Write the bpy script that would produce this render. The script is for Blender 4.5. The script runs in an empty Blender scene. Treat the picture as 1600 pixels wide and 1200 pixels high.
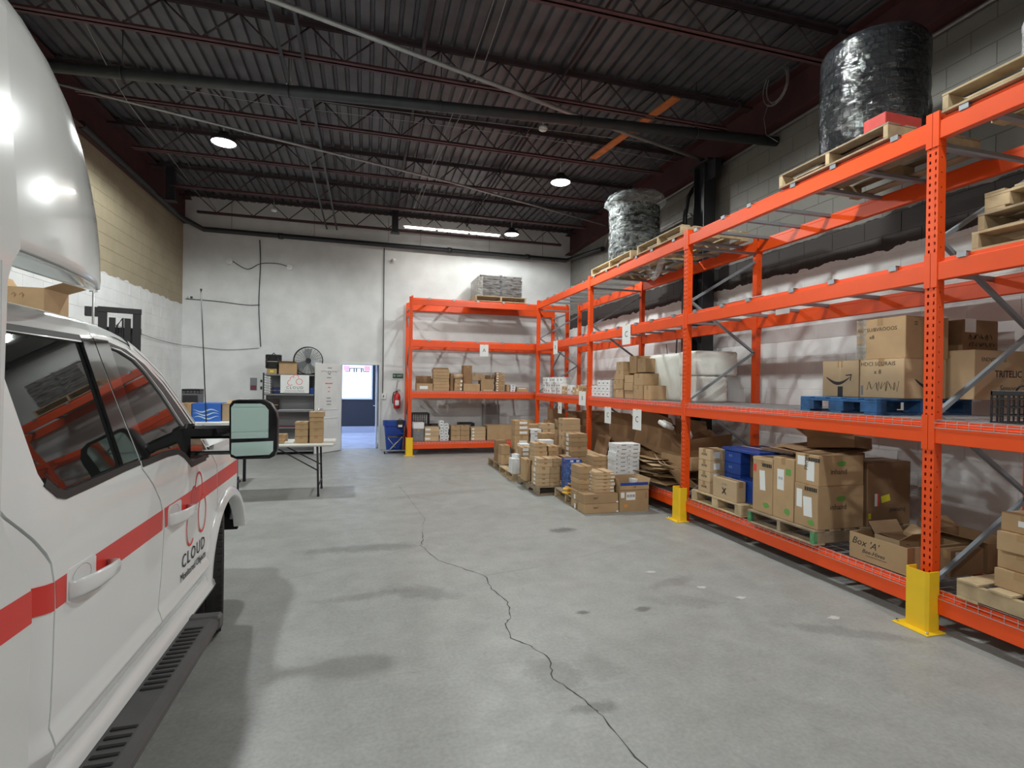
import bpy, bmesh, math, random
from mathutils import Vector, Matrix, Euler
from mathutils.geometry import tessellate_polygon
random.seed(7)
PI = math.pi
SC = bpy.context.scene
COL = SC.collection

# ------------------------------------------------------------------ camera
CAM_H = 1.618
yaw, pitch, roll = 0.2734, -0.0009, -0.0149
fwd = Vector((math.sin(yaw) * math.cos(pitch), math.cos(yaw) * math.cos(pitch), math.sin(pitch)))
rt = Vector((math.cos(yaw), -math.sin(yaw), 0))
upv = rt.cross(fwd)
rr = rt * math.cos(roll) - upv * math.sin(roll)
uu = rt * math.sin(roll) + upv * math.cos(roll)
cam = bpy.data.cameras.new('camera')
cam.sensor_width = 36.0
cam.lens = 36.0 * 809.9 / 1600
cam.clip_start = 0.05
cam_o = bpy.data.objects.new('camera', cam)
COL.objects.link(cam_o)
M = Matrix.Identity(4)
for i in range(3):
    M[i][0], M[i][1], M[i][2] = rr[i], uu[i], -fwd[i]
M[2][3] = CAM_H
cam_o.matrix_world = M
SC.camera = cam_o

# ------------------------------------------------------------------ world, exposure
SC.view_settings.view_transform = 'Standard'
SC.view_settings.look = 'None'
SC.view_settings.gamma = 1.0
SC.view_settings.exposure = 0.0
SC.view_settings.use_curve_mapping = False
wd = bpy.data.worlds.new('world'); SC.world = wd; wd.use_nodes = True
wd.node_tree.nodes['Background'].inputs[0].default_value = (0.55, 0.62, 0.72, 1)
wd.node_tree.nodes['Background'].inputs[1].default_value = 0.3

# ------------------------------------------------------------------ lamp positions and power
BAY_POWER = 350.0
BAYS = [(-2.0, 8.2, 4.97), (3.02, 8.0, 4.93), (3.12, 11.35, 5.0),
        (-2.0, 3.2, 4.97), (2.95, 3.5, 4.97), (-2.0, -1.6, 4.97), (2.9, -1.4, 4.97)]
BAY_K = [1.25, 1.1, 0.45, 1.1, 0.85, 1.25, 1.25]

# ------------------------------------------------------------------ materials
MATS = {}
def mat(name, col, rough=0.6, metal=0.0, noise=0.0, nscale=8.0, bump=0.0, bscale=60.0, emit=0.0, ior=None,
        coat=0.0, trans=0.0, alpha=1.0, spec=None, rand=0.0):
    if name in MATS: return MATS[name]
    m = bpy.data.materials.new(name); m.use_nodes = True
    nt = m.node_tree; b = nt.nodes['Principled BSDF']
    b.inputs['Base Color'].default_value = (*col, 1)
    b.inputs['Roughness'].default_value = rough
    b.inputs['Metallic'].default_value = metal
    b.inputs['Coat Weight'].default_value = coat
    b.inputs['Transmission Weight'].default_value = trans
    b.inputs['Alpha'].default_value = alpha
    if spec is not None: b.inputs['Specular IOR Level'].default_value = spec
    if ior: b.inputs['IOR'].default_value = ior
    if emit:
        b.inputs['Emission Color'].default_value = (*col, 1); b.inputs['Emission Strength'].default_value = emit
    if noise or rand or bump:
        tc = nt.nodes.new('ShaderNodeNewGeometry')
    if noise or rand:
        cur = None
        mix = nt.nodes.new('ShaderNodeMix'); mix.data_type = 'RGBA'; mix.blend_type = 'MULTIPLY'
        mix.inputs[0].default_value = 1.0
        mix.inputs[6].default_value = (*col, 1)
        n = nt.nodes.new('ShaderNodeTexNoise'); n.inputs['Scale'].default_value = nscale; n.inputs['Detail'].default_value = 5
        nt.links.new(tc.outputs['Position'], n.inputs['Vector'])
        mr = nt.nodes.new('ShaderNodeMapRange')
        mr.inputs[1].default_value = 0.3; mr.inputs[2].default_value = 0.7
        mr.inputs[3].default_value = 1 - noise; mr.inputs[4].default_value = 1 + noise * 0.5
        nt.links.new(n.outputs['Fac'], mr.inputs[0])
        src = mr.outputs[0]
        if rand:
            oi = nt.nodes.new('ShaderNodeObjectInfo')
            m2 = nt.nodes.new('ShaderNodeMapRange'); m2.inputs[3].default_value = 1 - rand; m2.inputs[4].default_value = 1 + rand * .6
            nt.links.new(oi.outputs['Random'], m2.inputs[0])
            mu = nt.nodes.new('ShaderNodeMath'); mu.operation = 'MULTIPLY'
            nt.links.new(src, mu.inputs[0]); nt.links.new(m2.outputs[0], mu.inputs[1]); src = mu.outputs[0]
        cc = nt.nodes.new('ShaderNodeCombineColor')
        for k in range(3): nt.links.new(src, cc.inputs[k])
        nt.links.new(cc.outputs[0], mix.inputs[7])
        nt.links.new(mix.outputs[2], b.inputs['Base Color'])
    if bump:
        n2 = nt.nodes.new('ShaderNodeTexNoise'); n2.inputs['Scale'].default_value = bscale; n2.inputs['Detail'].default_value = 4
        nt.links.new(tc.outputs['Position'], n2.inputs['Vector'])
        bp = nt.nodes.new('ShaderNodeBump'); bp.inputs['Strength'].default_value = bump; bp.inputs['Distance'].default_value = 0.01
        nt.links.new(n2.outputs['Fac'], bp.inputs['Height']); nt.links.new(bp.outputs[0], b.inputs['Normal'])
    MATS[name] = m
    return m

ORANGE = mat('orange_paint', (0.86, 0.085, 0.008), 0.38, noise=0.06, nscale=5, bump=0.02, bscale=25)
GREYSTEEL = mat('galvanised_steel', (0.36, 0.38, 0.40), 0.42, 0.6, noise=0.15, nscale=20)
ZINC = mat('zinc_wire', (0.62, 0.63, 0.64), 0.35, 0.7)
BRACE = mat('brace_grey', (0.30, 0.33, 0.36), 0.45, 0.4, noise=0.1)
YELLOW = mat('yellow_paint', (0.90, 0.58, 0.02), 0.38, noise=0.05)
CARD = mat('cardboard', (0.46, 0.305, 0.165), 0.85, noise=0.10, nscale=6, bump=0.08, bscale=140, rand=0.16)
CARDL = mat('cardboard_pale', (0.56, 0.40, 0.24), 0.85, noise=0.08, nscale=6, bump=0.06, bscale=140, rand=0.12)
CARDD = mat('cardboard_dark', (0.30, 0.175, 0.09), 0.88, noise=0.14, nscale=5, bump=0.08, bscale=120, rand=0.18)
TAPE = mat('packing_tape', (0.40, 0.25, 0.12), 0.25)
TAPEC = mat('clear_tape', (0.58, 0.42, 0.26), 0.15)
PAPER = mat('white_paper', (0.80, 0.81, 0.80), 0.7, noise=0.04)
WHITEBOX = mat('white_carton', (0.76, 0.77, 0.78), 0.6, noise=0.05, rand=0.08)
INK = mat('black_ink', (0.02, 0.02, 0.022), 0.6)
INKG = mat('grey_ink', (0.22, 0.22, 0.24), 0.7)
GREENINK = mat('green_ink', (0.08, 0.42, 0.05), 0.6)
REDINK = mat('red_ink', (0.75, 0.06, 0.05), 0.6)
BLUECARD = mat('blue_carton', (0.012, 0.06, 0.33), 0.45, noise=0.08, rand=0.1)
BLACKPL = mat('black_plastic', (0.018, 0.018, 0.02), 0.42)
BLACKST = mat('black_steel', (0.022, 0.022, 0.026), 0.5, noise=0.2)
RUBBER = mat('rubber', (0.018, 0.018, 0.018), 0.75, noise=0.2, nscale=30)
WOOD = mat('pallet_wood', (0.56, 0.42, 0.25), 0.85, noise=0.28, nscale=9, bump=0.1, bscale=60, rand=0.2)
WOODOLD = mat('pallet_wood_old', (0.36, 0.27, 0.18), 0.9, noise=0.3, nscale=9, bump=0.1, bscale=60, rand=0.2)
WOODBLUE = mat('pallet_wood_blue', (0.03, 0.12, 0.30), 0.8, noise=0.45, nscale=12, bump=0.1, rand=0.2)
WOODGREEN = mat('pallet_wood_green', (0.10, 0.30, 0.13), 0.8, noise=0.45, nscale=14, bump=0.1)
JOISTM = mat('joist_oxide_red', (0.095, 0.040, 0.045), 0.55, noise=0.3, nscale=6)
JOISTD = mat('joist_dark', (0.05, 0.032, 0.036), 0.55, noise=0.3, nscale=6)
GIRD = mat('girder_oxide', (0.07, 0.022, 0.024), 0.65, noise=0.25, nscale=4)
DECKM = mat('roof_deck_steel', (0.115, 0.112, 0.122), 0.5, 0.25, noise=0.35, nscale=3, bump=0.05, bscale=20)
PIPE = mat('dark_pipe', (0.05, 0.055, 0.06), 0.45, 0.3, noise=0.2)
CONDUIT = mat('conduit', (0.38, 0.38, 0.38), 0.4, 0.5, noise=0.15)
WHITEPAINT = mat('truck_white', (0.82, 0.865, 0.865), 0.22, noise=0.0, coat=0.5)
WHITEGEL = mat('box_white_gelcoat', (0.74, 0.785, 0.775), 0.16, coat=0.6)
STRIPE = mat('red_decal', (0.72, 0.045, 0.035), 0.35)
GLASSDK = mat('tinted_glass', (0.012, 0.014, 0.013), 0.015, spec=0.5, coat=0.15)
TRIMBLK = mat('black_trim', (0.02, 0.02, 0.02), 0.5)
TRIMGLOSS = mat('gloss_black_trim', (0.012, 0.012, 0.012), 0.08, coat=0.8)
DARKVOID = mat('shadow_lining', (0.01, 0.01, 0.01), 0.9)
MIRRORM = mat('mirror_silver', (0.62, 0.80, 0.74), 0.02, 1.0)
STEPM = mat('step_grey', (0.10, 0.10, 0.10), 0.6, noise=0.15)
CHROME = mat('chrome', (0.75, 0.75, 0.76), 0.15, 1.0)
BLUEPL = mat('blue_plastic', (0.012, 0.05, 0.30), 0.4)
REDPL = mat('red_enamel', (0.55, 0.015, 0.02), 0.3)
BUBBLE = mat('bubble_wrap', (0.84, 0.86, 0.80), 0.28, bump=0.7, bscale=80, noise=0.08, nscale=4)
BLACKFILM = mat('black_stretch_film', (0.010, 0.011, 0.013), 0.16, bump=1.0, bscale=11, coat=0.6)
YELLOWP = mat('yellow_envelope', (0.85, 0.52, 0.08), 0.6)
PANELW = mat('door_white', (0.74, 0.75, 0.73), 0.45, noise=0.03)
GREYSHELF = mat('shelf_grey', (0.22, 0.22, 0.23), 0.5, 0.3)
ORANGEWOOD = mat('orange_plank', (0.55, 0.16, 0.04), 0.7, noise=0.3)

def film_mat(name, col, alpha, rough=0.12, bs=14):
    m = bpy.data.materials.new(name); m.use_nodes = True
    nt = m.node_tree; b = nt.nodes['Principled BSDF']
    b.inputs['Base Color'].default_value = (*col, 1); b.inputs['Roughness'].default_value = rough
    b.inputs['Specular IOR Level'].default_value = 0.8
    g = nt.nodes.new('ShaderNodeNewGeometry')
    n = nt.nodes.new('ShaderNodeTexNoise'); n.inputs['Scale'].default_value = bs; n.inputs['Detail'].default_value = 6
    n.inputs['Distortion'].default_value = 1.0
    mp = nt.nodes.new('ShaderNodeMapping'); mp.inputs['Scale'].default_value = (1, 1, 2.4)
    nt.links.new(g.outputs['Position'], mp.inputs[0]); nt.links.new(mp.outputs[0], n.inputs['Vector'])
    mr = nt.nodes.new('ShaderNodeMapRange'); mr.inputs[1].default_value = .35; mr.inputs[2].default_value = .68
    mr.inputs[3].default_value = max(0, alpha - .25); mr.inputs[4].default_value = min(1, alpha + .3)
    nt.links.new(n.outputs['Fac'], mr.inputs[0]); nt.links.new(mr.outputs[0], b.inputs['Alpha'])
    bp = nt.nodes.new('ShaderNodeBump'); bp.inputs['Strength'].default_value = 1.0; bp.inputs['Distance'].default_value = 0.03
    nt.links.new(n.outputs['Fac'], bp.inputs['Height']); nt.links.new(bp.outputs[0], b.inputs['Normal'])
    return m
CLEARFILM = film_mat('clear_stretch_film', (0.50, 0.54, 0.54), 0.20, bs=7)
DARKFILM = film_mat('dark_stretch_film', (0.012, 0.013, 0.015), 0.68, .12, 9)
CLEARFILM2 = film_mat('clear_film_over_boxes', (0.72, 0.72, 0.72), 0.18)
BLUEFILM = film_mat('blue_stretch_film', (0.10, 0.20, 0.55), 0.55)

def floor_mat():
    m = bpy.data.materials.new('concrete_floor'); m.use_nodes = True
    nt = m.node_tree; N = nt.nodes; L = nt.links; b = N['Principled BSDF']
    g = N.new('ShaderNodeNewGeometry')
    def noise(s, d=6, dist=0.0):
        n = N.new('ShaderNodeTexNoise'); n.inputs['Scale'].default_value = s; n.inputs['Detail'].default_value = d
        n.inputs['Roughness'].default_value = .6
        n.inputs['Distortion'].default_value = dist; L.new(g.outputs['Position'], n.inputs['Vector']); return n.outputs['Fac']
    def ramp(src, a, bb, lo, hi):
        r = N.new('ShaderNodeMapRange'); r.inputs[1].default_value = a; r.inputs[2].default_value = bb
        r.inputs[3].default_value = lo; r.inputs[4].default_value = hi; L.new(src, r.inputs[0]); return r.outputs[0]
    def mth(op, a, c):
        k = N.new('ShaderNodeMath'); k.operation = op
        for i, v in enumerate((a, c)):
            if isinstance(v, (int, float)): k.inputs[i].default_value = v
            else: L.new(v, k.inputs[i])
        return k.outputs[0]
    v = mth('MULTIPLY', ramp(noise(0.6, 6, 0.4), .3, .7, .90, 1.06), ramp(noise(4, 10, 0.2), .35, .65, .90, 1.06))
    v = mth('MULTIPLY', v, ramp(noise(45, 6), .3, .7, .88, 1.10))
    v = mth('MULTIPLY', v, ramp(noise(9, 10, 0.8), .62, .72, 1.0, .86))
    v = mth('MULTIPLY', v, ramp(noise(16, 10, 1.5), .66, .74, 1.0, 1.18))
    wob = mth('MULTIPLY', mth('SUBTRACT', noise(7, 8, .5), .5), 1.7)
    sc_ = mth('MULTIPLY', mth('SUBTRACT', noise(40, 6), .5), 1.0)
    for (cx, cy, rx, ry, a, st) in STAINS:       # oil smears and tyre scuffs, each at its own place on the slab
        mp = N.new('ShaderNodeMapping'); mp.vector_type = 'TEXTURE'; mp.inputs['Location'].default_value = (cx, cy, 0)
        mp.inputs['Rotation'].default_value = (0, 0, a); mp.inputs['Scale'].default_value = (rx, ry, 1); L.new(g.outputs['Position'], mp.inputs[0])
        ln = N.new('ShaderNodeVectorMath'); ln.operation = 'LENGTH'; L.new(mp.outputs[0], ln.inputs[0])
        v = mth('MULTIPLY', v, ramp(mth('ADD', mth('ADD', ln.outputs['Value'], wob), sc_), .55, 1.15, 1 - st, 1.0))
    mix = N.new('ShaderNodeMix'); mix.data_type = 'RGBA'; mix.blend_type = 'MULTIPLY'; mix.inputs[0].default_value = 1
    mix.inputs[6].default_value = (0.325, 0.332, 0.318, 1)
    cc = N.new('ShaderNodeCombineColor')
    for k in range(3): L.new(v, cc.inputs[k])
    L.new(cc.outputs[0], mix.inputs[7]); L.new(mix.outputs[2], b.inputs['Base Color'])
    L.new(ramp(noise(3.0, 6, 1.0), .3, .7, .36, .6), b.inputs['Roughness'])
    bp = N.new('ShaderNodeBump'); bp.inputs['Strength'].default_value = .15; bp.inputs['Distance'].default_value = .004
    L.new(noise(30, 8), bp.inputs['Height']); L.new(bp.outputs[0], b.inputs['Normal'])
    return m
STAINS = [(0.02, 5.22, .62, .12, -.02, .30), (-.02, 4.05, .30, .07, .1, .22), (.42, 4.02, .32, .13, -.5, .28), (2.10, 5.38, .16, .10, 0, .55), (1.03, 2.72, .14, .22, .3, .22),
          (1.28, 2.72, .16, .14, 0, .2), (1.50, 3.4, .05, .03, 0, .6), (1.10, 2.38, .14, .05, 0, .35), (2.3, 3.4, .3, .10, -.4, .18), (2.45, 3.75, .25, .08, .3, .2), (1.95, 3.35, .06, .04, 0, .5), (3.1, 2.7, .5, .08, -.5, .2), (0.9, 7.5, 1.0, .15, .2, .12)]
FLOORM = floor_mat()

def wall_mat(name, bands, brick=False, axis='X'):
    """bands: list of (z_from, colour) painted bands by height; edges made uneven by noise"""
    m = bpy.data.materials.new(name); m.use_nodes = True
    nt = m.node_tree; N = nt.nodes; L = nt.links; b = N['Principled BSDF']
    g = N.new('ShaderNodeNewGeometry'); sp = N.new('ShaderNodeSeparateXYZ'); L.new(g.outputs['Position'], sp.inputs[0])
    n = N.new('ShaderNodeTexNoise'); n.inputs['Scale'].default_value = 6; n.inputs['Detail'].default_value = 6; L.new(g.outputs['Position'], n.inputs['Vector'])
    r = N.new('ShaderNodeMapRange'); r.inputs[3].default_value = -0.06; r.inputs[4].default_value = 0.06; L.new(n.outputs['Fac'], r.inputs[0])
    ad = N.new('ShaderNodeMath'); ad.operation = 'ADD'; L.new(sp.outputs['Z'], ad.inputs[0]); L.new(r.outputs[0], ad.inputs[1])
    prev = None
    for z0, c in bands:
        if prev is None:
            rgb = N.new('ShaderNodeRGB'); rgb.outputs[0].default_value = (*c, 1); prev = rgb.outputs[0]; continue
        gt = N.new('ShaderNodeMath'); gt.operation = 'GREATER_THAN'; gt.inputs[1].default_value = z0; L.new(ad.outputs[0], gt.inputs[0])
        mx = N.new('ShaderNodeMix'); mx.data_type = 'RGBA'; L.new(gt.outputs[0], mx.inputs[0]); L.new(prev, mx.inputs[6])
        mx.inputs[7].default_value = (*c, 1); prev = mx.outputs[2]
    n2 = N.new('ShaderNodeTexNoise'); n2.inputs['Scale'].default_value = 3; n2.inputs['Detail'].default_value = 8; L.new(g.outputs['Position'], n2.inputs['Vector'])
    r2 = N.new('ShaderNodeMapRange'); r2.inputs[1].default_value = .3; r2.inputs[2].default_value = .7; r2.inputs[3].default_value = .9; r2.inputs[4].default_value = 1.05
    L.new(n2.outputs['Fac'], r2.inputs[0])
    mx = N.new('ShaderNodeMix'); mx.data_type = 'RGBA'; mx.blend_type = 'MULTIPLY'; mx.inputs[0].default_value = 1
    cc = N.new('ShaderNodeCombineColor')
    for k in range(3): L.new(r2.outputs[0], cc.inputs[k])
    L.new(prev, mx.inputs[6]); L.new(cc.outputs[0], mx.inputs[7]); out = mx.outputs[2]
    L.new(out, b.inputs['Base Color']); b.inputs['Roughness'].default_value = .75
    bp = N.new('ShaderNodeBump'); bp.inputs['Strength'].default_value = .35; bp.inputs['Distance'].default_value = .004
    n3 = N.new('ShaderNodeTexNoise'); n3.inputs['Scale'].default_value = 70; L.new(g.outputs['Position'], n3.inputs['Vector'])
    L.new(n3.outputs['Fac'], bp.inputs['Height'])
    nrm = bp.outputs[0]
    if brick:
        cb = N.new('ShaderNodeCombineXYZ'); L.new(sp.outputs[axis], cb.inputs[0]); L.new(sp.outputs['Z'], cb.inputs[1])
        bt = N.new('ShaderNodeTexBrick'); bt.inputs['Scale'].default_value = 1; bt.inputs['Brick Width'].default_value = .4
        bt.inputs['Row Height'].default_value = .2; bt.inputs['Mortar Size'].default_value = .005; bt.inputs['Mortar Smooth'].default_value = .6
        L.new(cb.outputs[0], bt.inputs['Vector'])
        b2 = N.new('ShaderNodeBump'); b2.invert = True; b2.inputs['Strength'].default_value = .25; b2.inputs['Distance'].default_value = .004
        L.new(bt.outputs['Fac'], b2.inputs['Height']); L.new(nrm, b2.inputs['Normal']); nrm = b2.outputs[0]
    L.new(nrm, b.inputs['Normal'])
    return m
PWHITE = (0.70, 0.71, 0.71)
WALLB = wall_mat('painted_back_wall', [(0, PWHITE)], True, 'X')
WALLL = wall_mat('left_block', [(0, PWHITE), (3.22, (0.33, 0.28, 0.19))])
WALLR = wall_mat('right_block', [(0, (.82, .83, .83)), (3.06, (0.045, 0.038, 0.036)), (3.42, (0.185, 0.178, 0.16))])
MORTL = wall_mat('left_mortar', [(0, (.66, .67, .67)), (3.22, (0.23, 0.19, 0.125))])
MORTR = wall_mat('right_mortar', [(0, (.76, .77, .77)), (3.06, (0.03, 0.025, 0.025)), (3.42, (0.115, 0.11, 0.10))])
WALLF = wall_mat('painted_front_wall', [(0, (0.6, 0.6, 0.6)), (3.2, (0.3, 0.29, 0.27))], True, 'X')

# ------------------------------------------------------------------ mesh builder
class MB:
    def __init__(s): s.v = []; s.f = []; s.m = []; s.sm = []; s.cur = 0; s.smooth = False
    def addf(s, idx): s.f.append(idx); s.m.append(s.cur); s.sm.append(s.smooth)
    def box(s, x0, x1, y0, y1, z0, z1, mtx=None):
        n = len(s.v)
        pts = [(x0, y0, z0), (x1, y0, z0), (x1, y1, z0), (x0, y1, z0), (x0, y0, z1), (x1, y0, z1), (x1, y1, z1), (x0, y1, z1)]
        if mtx: pts = [tuple(mtx @ Vector(p)) for p in pts]
        s.v += pts
        for q in ((0, 3, 2, 1), (4, 5, 6, 7), (0, 1, 5, 4), (1, 2, 6, 5), (2, 3, 7, 6), (3, 0, 4, 7)): s.addf([n + i for i in q])
        return s
    def bbox(s, x0, x1, y0, y1, z0, z1, b=0.004, mtx=None):
        """box with chamfered edges"""
        n = len(s.v); P = []
        b = min(b, (x1 - x0) * .3, (y1 - y0) * .3, (z1 - z0) * .3)
        for sx in (0, 1):
            for sy in (0, 1):
                for sz in (0, 1):
                    X, Y, Z = (x1 if sx else x0), (y1 if sy else y0), (z1 if sz else z0)
                    dx, dy, dz = (-b if sx else b), (-b if sy else b), (-b if sz else b)
                    P += [(X, Y + dy, Z + dz), (X + dx, Y, Z + dz), (X + dx, Y + dy, Z)]
        if mtx: P = [tuple(mtx @ Vector(p)) for p in P]
        s.v += P
        def I(sx, sy, sz, k): return n + (sx * 4 + sy * 2 + sz) * 3 + k
        for sx in (0, 1):
            q = [I(sx, 0, 0, 0), I(sx, 1, 0, 0), I(sx, 1, 1, 0), I(sx, 0, 1, 0)]; s.addf(q if sx else q[::-1])
        for sy in (0, 1):
            q = [I(0, sy, 0, 1), I(1, sy, 0, 1), I(1, sy, 1, 1), I(0, sy, 1, 1)]; s.addf(q[::-1] if sy else q)
        for sz in (0, 1):
            q = [I(0, 0, sz, 2), I(1, 0, sz, 2), I(1, 1, sz, 2), I(0, 1, sz, 2)]; s.addf(q if sz else q[::-1])
        for a in (0, 1):
            for c in (0, 1):
                s.addf([I(a, c, 0, 0), I(a, c, 0, 1), I(a, c, 1, 1), I(a, c, 1, 0)] if a != c else [I(a, c, 0, 0), I(a, c, 1, 0), I(a, c, 1, 1), I(a, c, 0, 1)])
                s.addf([I(a, 0, c, 0), I(a, 1, c, 0), I(a, 1, c, 2), I(a, 0, c, 2)] if a == c else [I(a, 0, c, 0), I(a, 0, c, 2), I(a, 1, c, 2), I(a, 1, c, 0)])
                s.addf([I(0, a, c, 1), I(1, a, c, 1), I(1, a, c, 2), I(0, a, c, 2)] if a != c else [I(0, a, c, 1), I(0, a, c, 2), I(1, a, c, 2), I(1, a, c, 1)])
        for a in (0, 1):
            for c in (0, 1):
                for d in (0, 1):
                    q = [I(a, c, d, 0), I(a, c, d, 1), I(a, c, d, 2)]
                    s.addf(q if (a + c + d) % 2 else q[::-1])
        return s
    def tube(s, pts, r, n=8, cap=True, smooth=True, radii=None, twist=0):
        pts = [Vector(p) for p in pts]; base = len(s.v); k = len(pts); o = s.smooth; s.smooth = smooth
        prevu = None
        for i, p in enumerate(pts):
            d = (pts[min(i + 1, k - 1)] - pts[max(i - 1, 0)])
            if d.length < 1e-9: d = Vector((0, 0, 1))
            d.normalize()
            if prevu is None:
                u = d.cross(Vector((0, 0, 1)));
                if u.length < 1e-3: u = d.cross(Vector((1, 0, 0)))
            else: u = prevu - d * prevu.dot(d)
            u.normalize(); prevu = u; w = d.cross(u); R = radii[i] if radii else r
            for j in range(n):
                a = 2 * PI * j / n + twist
                s.v.append(tuple(p + u * math.cos(a) * R + w * math.sin(a) * R))
        for i in range(k - 1):
            for j in range(n):
                j2 = (j + 1) % n
                s.addf([base + i * n + j, base + (i + 1) * n + j, base + (i + 1) * n + j2, base + i * n + j2])
        s.smooth = False
        if cap:
            s.addf([base + j for j in range(n)]); s.addf([base + (k - 1) * n + j for j in range(n)][::-1])
        s.smooth = o
        return s
    def lathe(s, prof, n=24, cx=0, cy=0, smooth=True, jit=None):
        base = len(s.v); o = s.smooth; s.smooth = smooth
        for i, (r, z) in enumerate(prof):
            for j in range(n):
                a = 2 * PI * j / n; R = r * (jit(i, j) if jit else 1)
                s.v.append((cx + R * math.cos(a), cy + R * math.sin(a), z))
        for i in range(len(prof) - 1):
            for j in range(n):
                j2 = (j + 1) % n
                s.addf([base + i * n + j, base + i * n + j2, base + (i + 1) * n + j2, base + (i + 1) * n + j])
        s.smooth = o
        return s
    def poly(s, pts, mtx=None):
        n = len(s.v); s.v += [tuple(mtx @ Vector(p)) if mtx else tuple(p) for p in pts]; s.addf(list(range(n, n + len(pts)))); return s
    def prism(s, pts2, h0, h1, f):
        """extrude closed 2d outline between h0 and h1; f(u,v,h)->xyz"""
        n = len(s.v); k = len(pts2)
        s.v += [tuple(f(u, v, h0)) for u, v in pts2] + [tuple(f(u, v, h1)) for u, v in pts2]
        tris = tessellate_polygon([[Vector((u, v, 0)) for u, v in pts2]])
        for t in tris: s.addf([n + t[0], n + t[1], n + t[2]]); s.addf([n + k + t[2], n + k + t[1], n + k + t[0]])
        for i in range(k):
            j = (i + 1) % k; s.addf([n + i, n + j, n + k + j, n + k + i])
        return s
    def mesh(s, name, mats):
        me = bpy.data.meshes.new(name); me.from_pydata(s.v, [], s.f)
        for m in (mats if isinstance(mats, (list, tuple)) else [mats]): me.materials.append(m)
        me.polygons.foreach_set('material_index', s.m); me.polygons.foreach_set('use_smooth', s.sm); me.update()
        return me
def fixn(me):
    bm = bmesh.new(); bm.from_mesh(me); bmesh.ops.recalc_face_normals(bm, faces=bm.faces); bm.to_mesh(me); bm.free(); return me
def obj(name, mb, mats, parent=None, loc=(0, 0, 0), rot=(0, 0, 0), fix=True):
    me = mb if isinstance(mb, bpy.types.Mesh) else mb.mesh(name, mats)
    if fix and not isinstance(mb, bpy.types.Mesh): fixn(me)
    o = bpy.data.objects.new(name, me); COL.objects.link(o); o.location = loc; o.rotation_euler = rot
    if parent: o.parent = parent
    return o
def tag(o, label, cat, group=None):
    o['label'] = label; o['category'] = cat
    if group: o['group'] = group
    return o
def thing(name, label, cat, loc=(0, 0, 0), rz=0, group=None, rot=None):
    o = bpy.data.objects.new(name, None); COL.objects.link(o); o.empty_display_size = .1
    o.location = loc; o.rotation_euler = rot if rot else (0, 0, rz)
    return tag(o, label, cat, group)
def struct(name, mb, mats, parent=None):
    o = obj(name, mb, mats, parent)
    if not parent: o['kind'] = 'structure'
    return o
def copyo(o, parent=None, loc=None, rot=None, label=None):
    c = o.copy(); COL.objects.link(c)
    if parent is not None: c.parent = parent
    if loc is not None: c.location = loc
    if rot is not None: c.rotation_euler = rot
    if label: c['label'] = label
    return c
def copytree(o, loc, rot=None, label=None):
    c = copyo(o, None, loc, rot, label)
    for ch in list(o.children):
        d = copyo(ch, c)
        for g in list(ch.children): copyo(g, d)
    return c
def text_mesh(body, size, bold=0.0, ext=0.0004, align='CENTER', shear=0, sx=1.0, space=1.0):
    cu = bpy.data.curves.new('lettering', 'FONT'); cu.body = body; cu.size = size; cu.extrude = ext; cu.offset = bold
    cu.align_x = align; cu.align_y = 'CENTER'; cu.shear = shear; cu.space_character = space; cu.resolution_u = 2
    o = bpy.data.objects.new('lettering', cu); COL.objects.link(o)
    me = bpy.data.meshes.new_from_object(o); bpy.data.objects.remove(o)
    if sx != 1.0:
        for v in me.vertices: v.co.x *= sx
    return me
def text(body, size, loc, face, m, parent, name='lettering', bold=0.0, tilt=0, shear=0, sx=1.0, space=1.0, align='CENTER'):
    me = text_mesh(body, size, bold, shear=shear, sx=sx, space=space, align=align); me.materials.append(m)
    o = bpy.data.objects.new(name, me); COL.objects.link(o); o.parent = parent; o.location = loc
    rz = {'-Y': 0, '-X': -PI / 2, '+X': PI / 2, '+Y': PI}[face]
    o.rotation_euler = (Matrix.Rotation(rz, 3, 'Z') @ Matrix.Rotation(PI / 2, 3, 'X') @ Matrix.Rotation(tilt, 3, 'Z')).to_euler()
    return o
def sticker(parent, face, c, w, h, m, name='shipping_label', t=0.0008, tilt=0):
    """thin slab lying on a vertical face; c = centre on the surface"""
    mb = MB(); mb.box(-w / 2, w / 2, -h / 2, h / 2, 0, t)
    o = obj(name, mb, m, parent, c); rz = {'-Y': 0, '-X': -PI / 2, '+X': PI / 2}[face]
    o.rotation_euler = (Matrix.Rotation(rz, 3, 'Z') @ Matrix.Rotation(PI / 2, 3, 'X') @ Matrix.Rotation(tilt, 3, 'Z')).to_euler()
    return o
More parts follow.
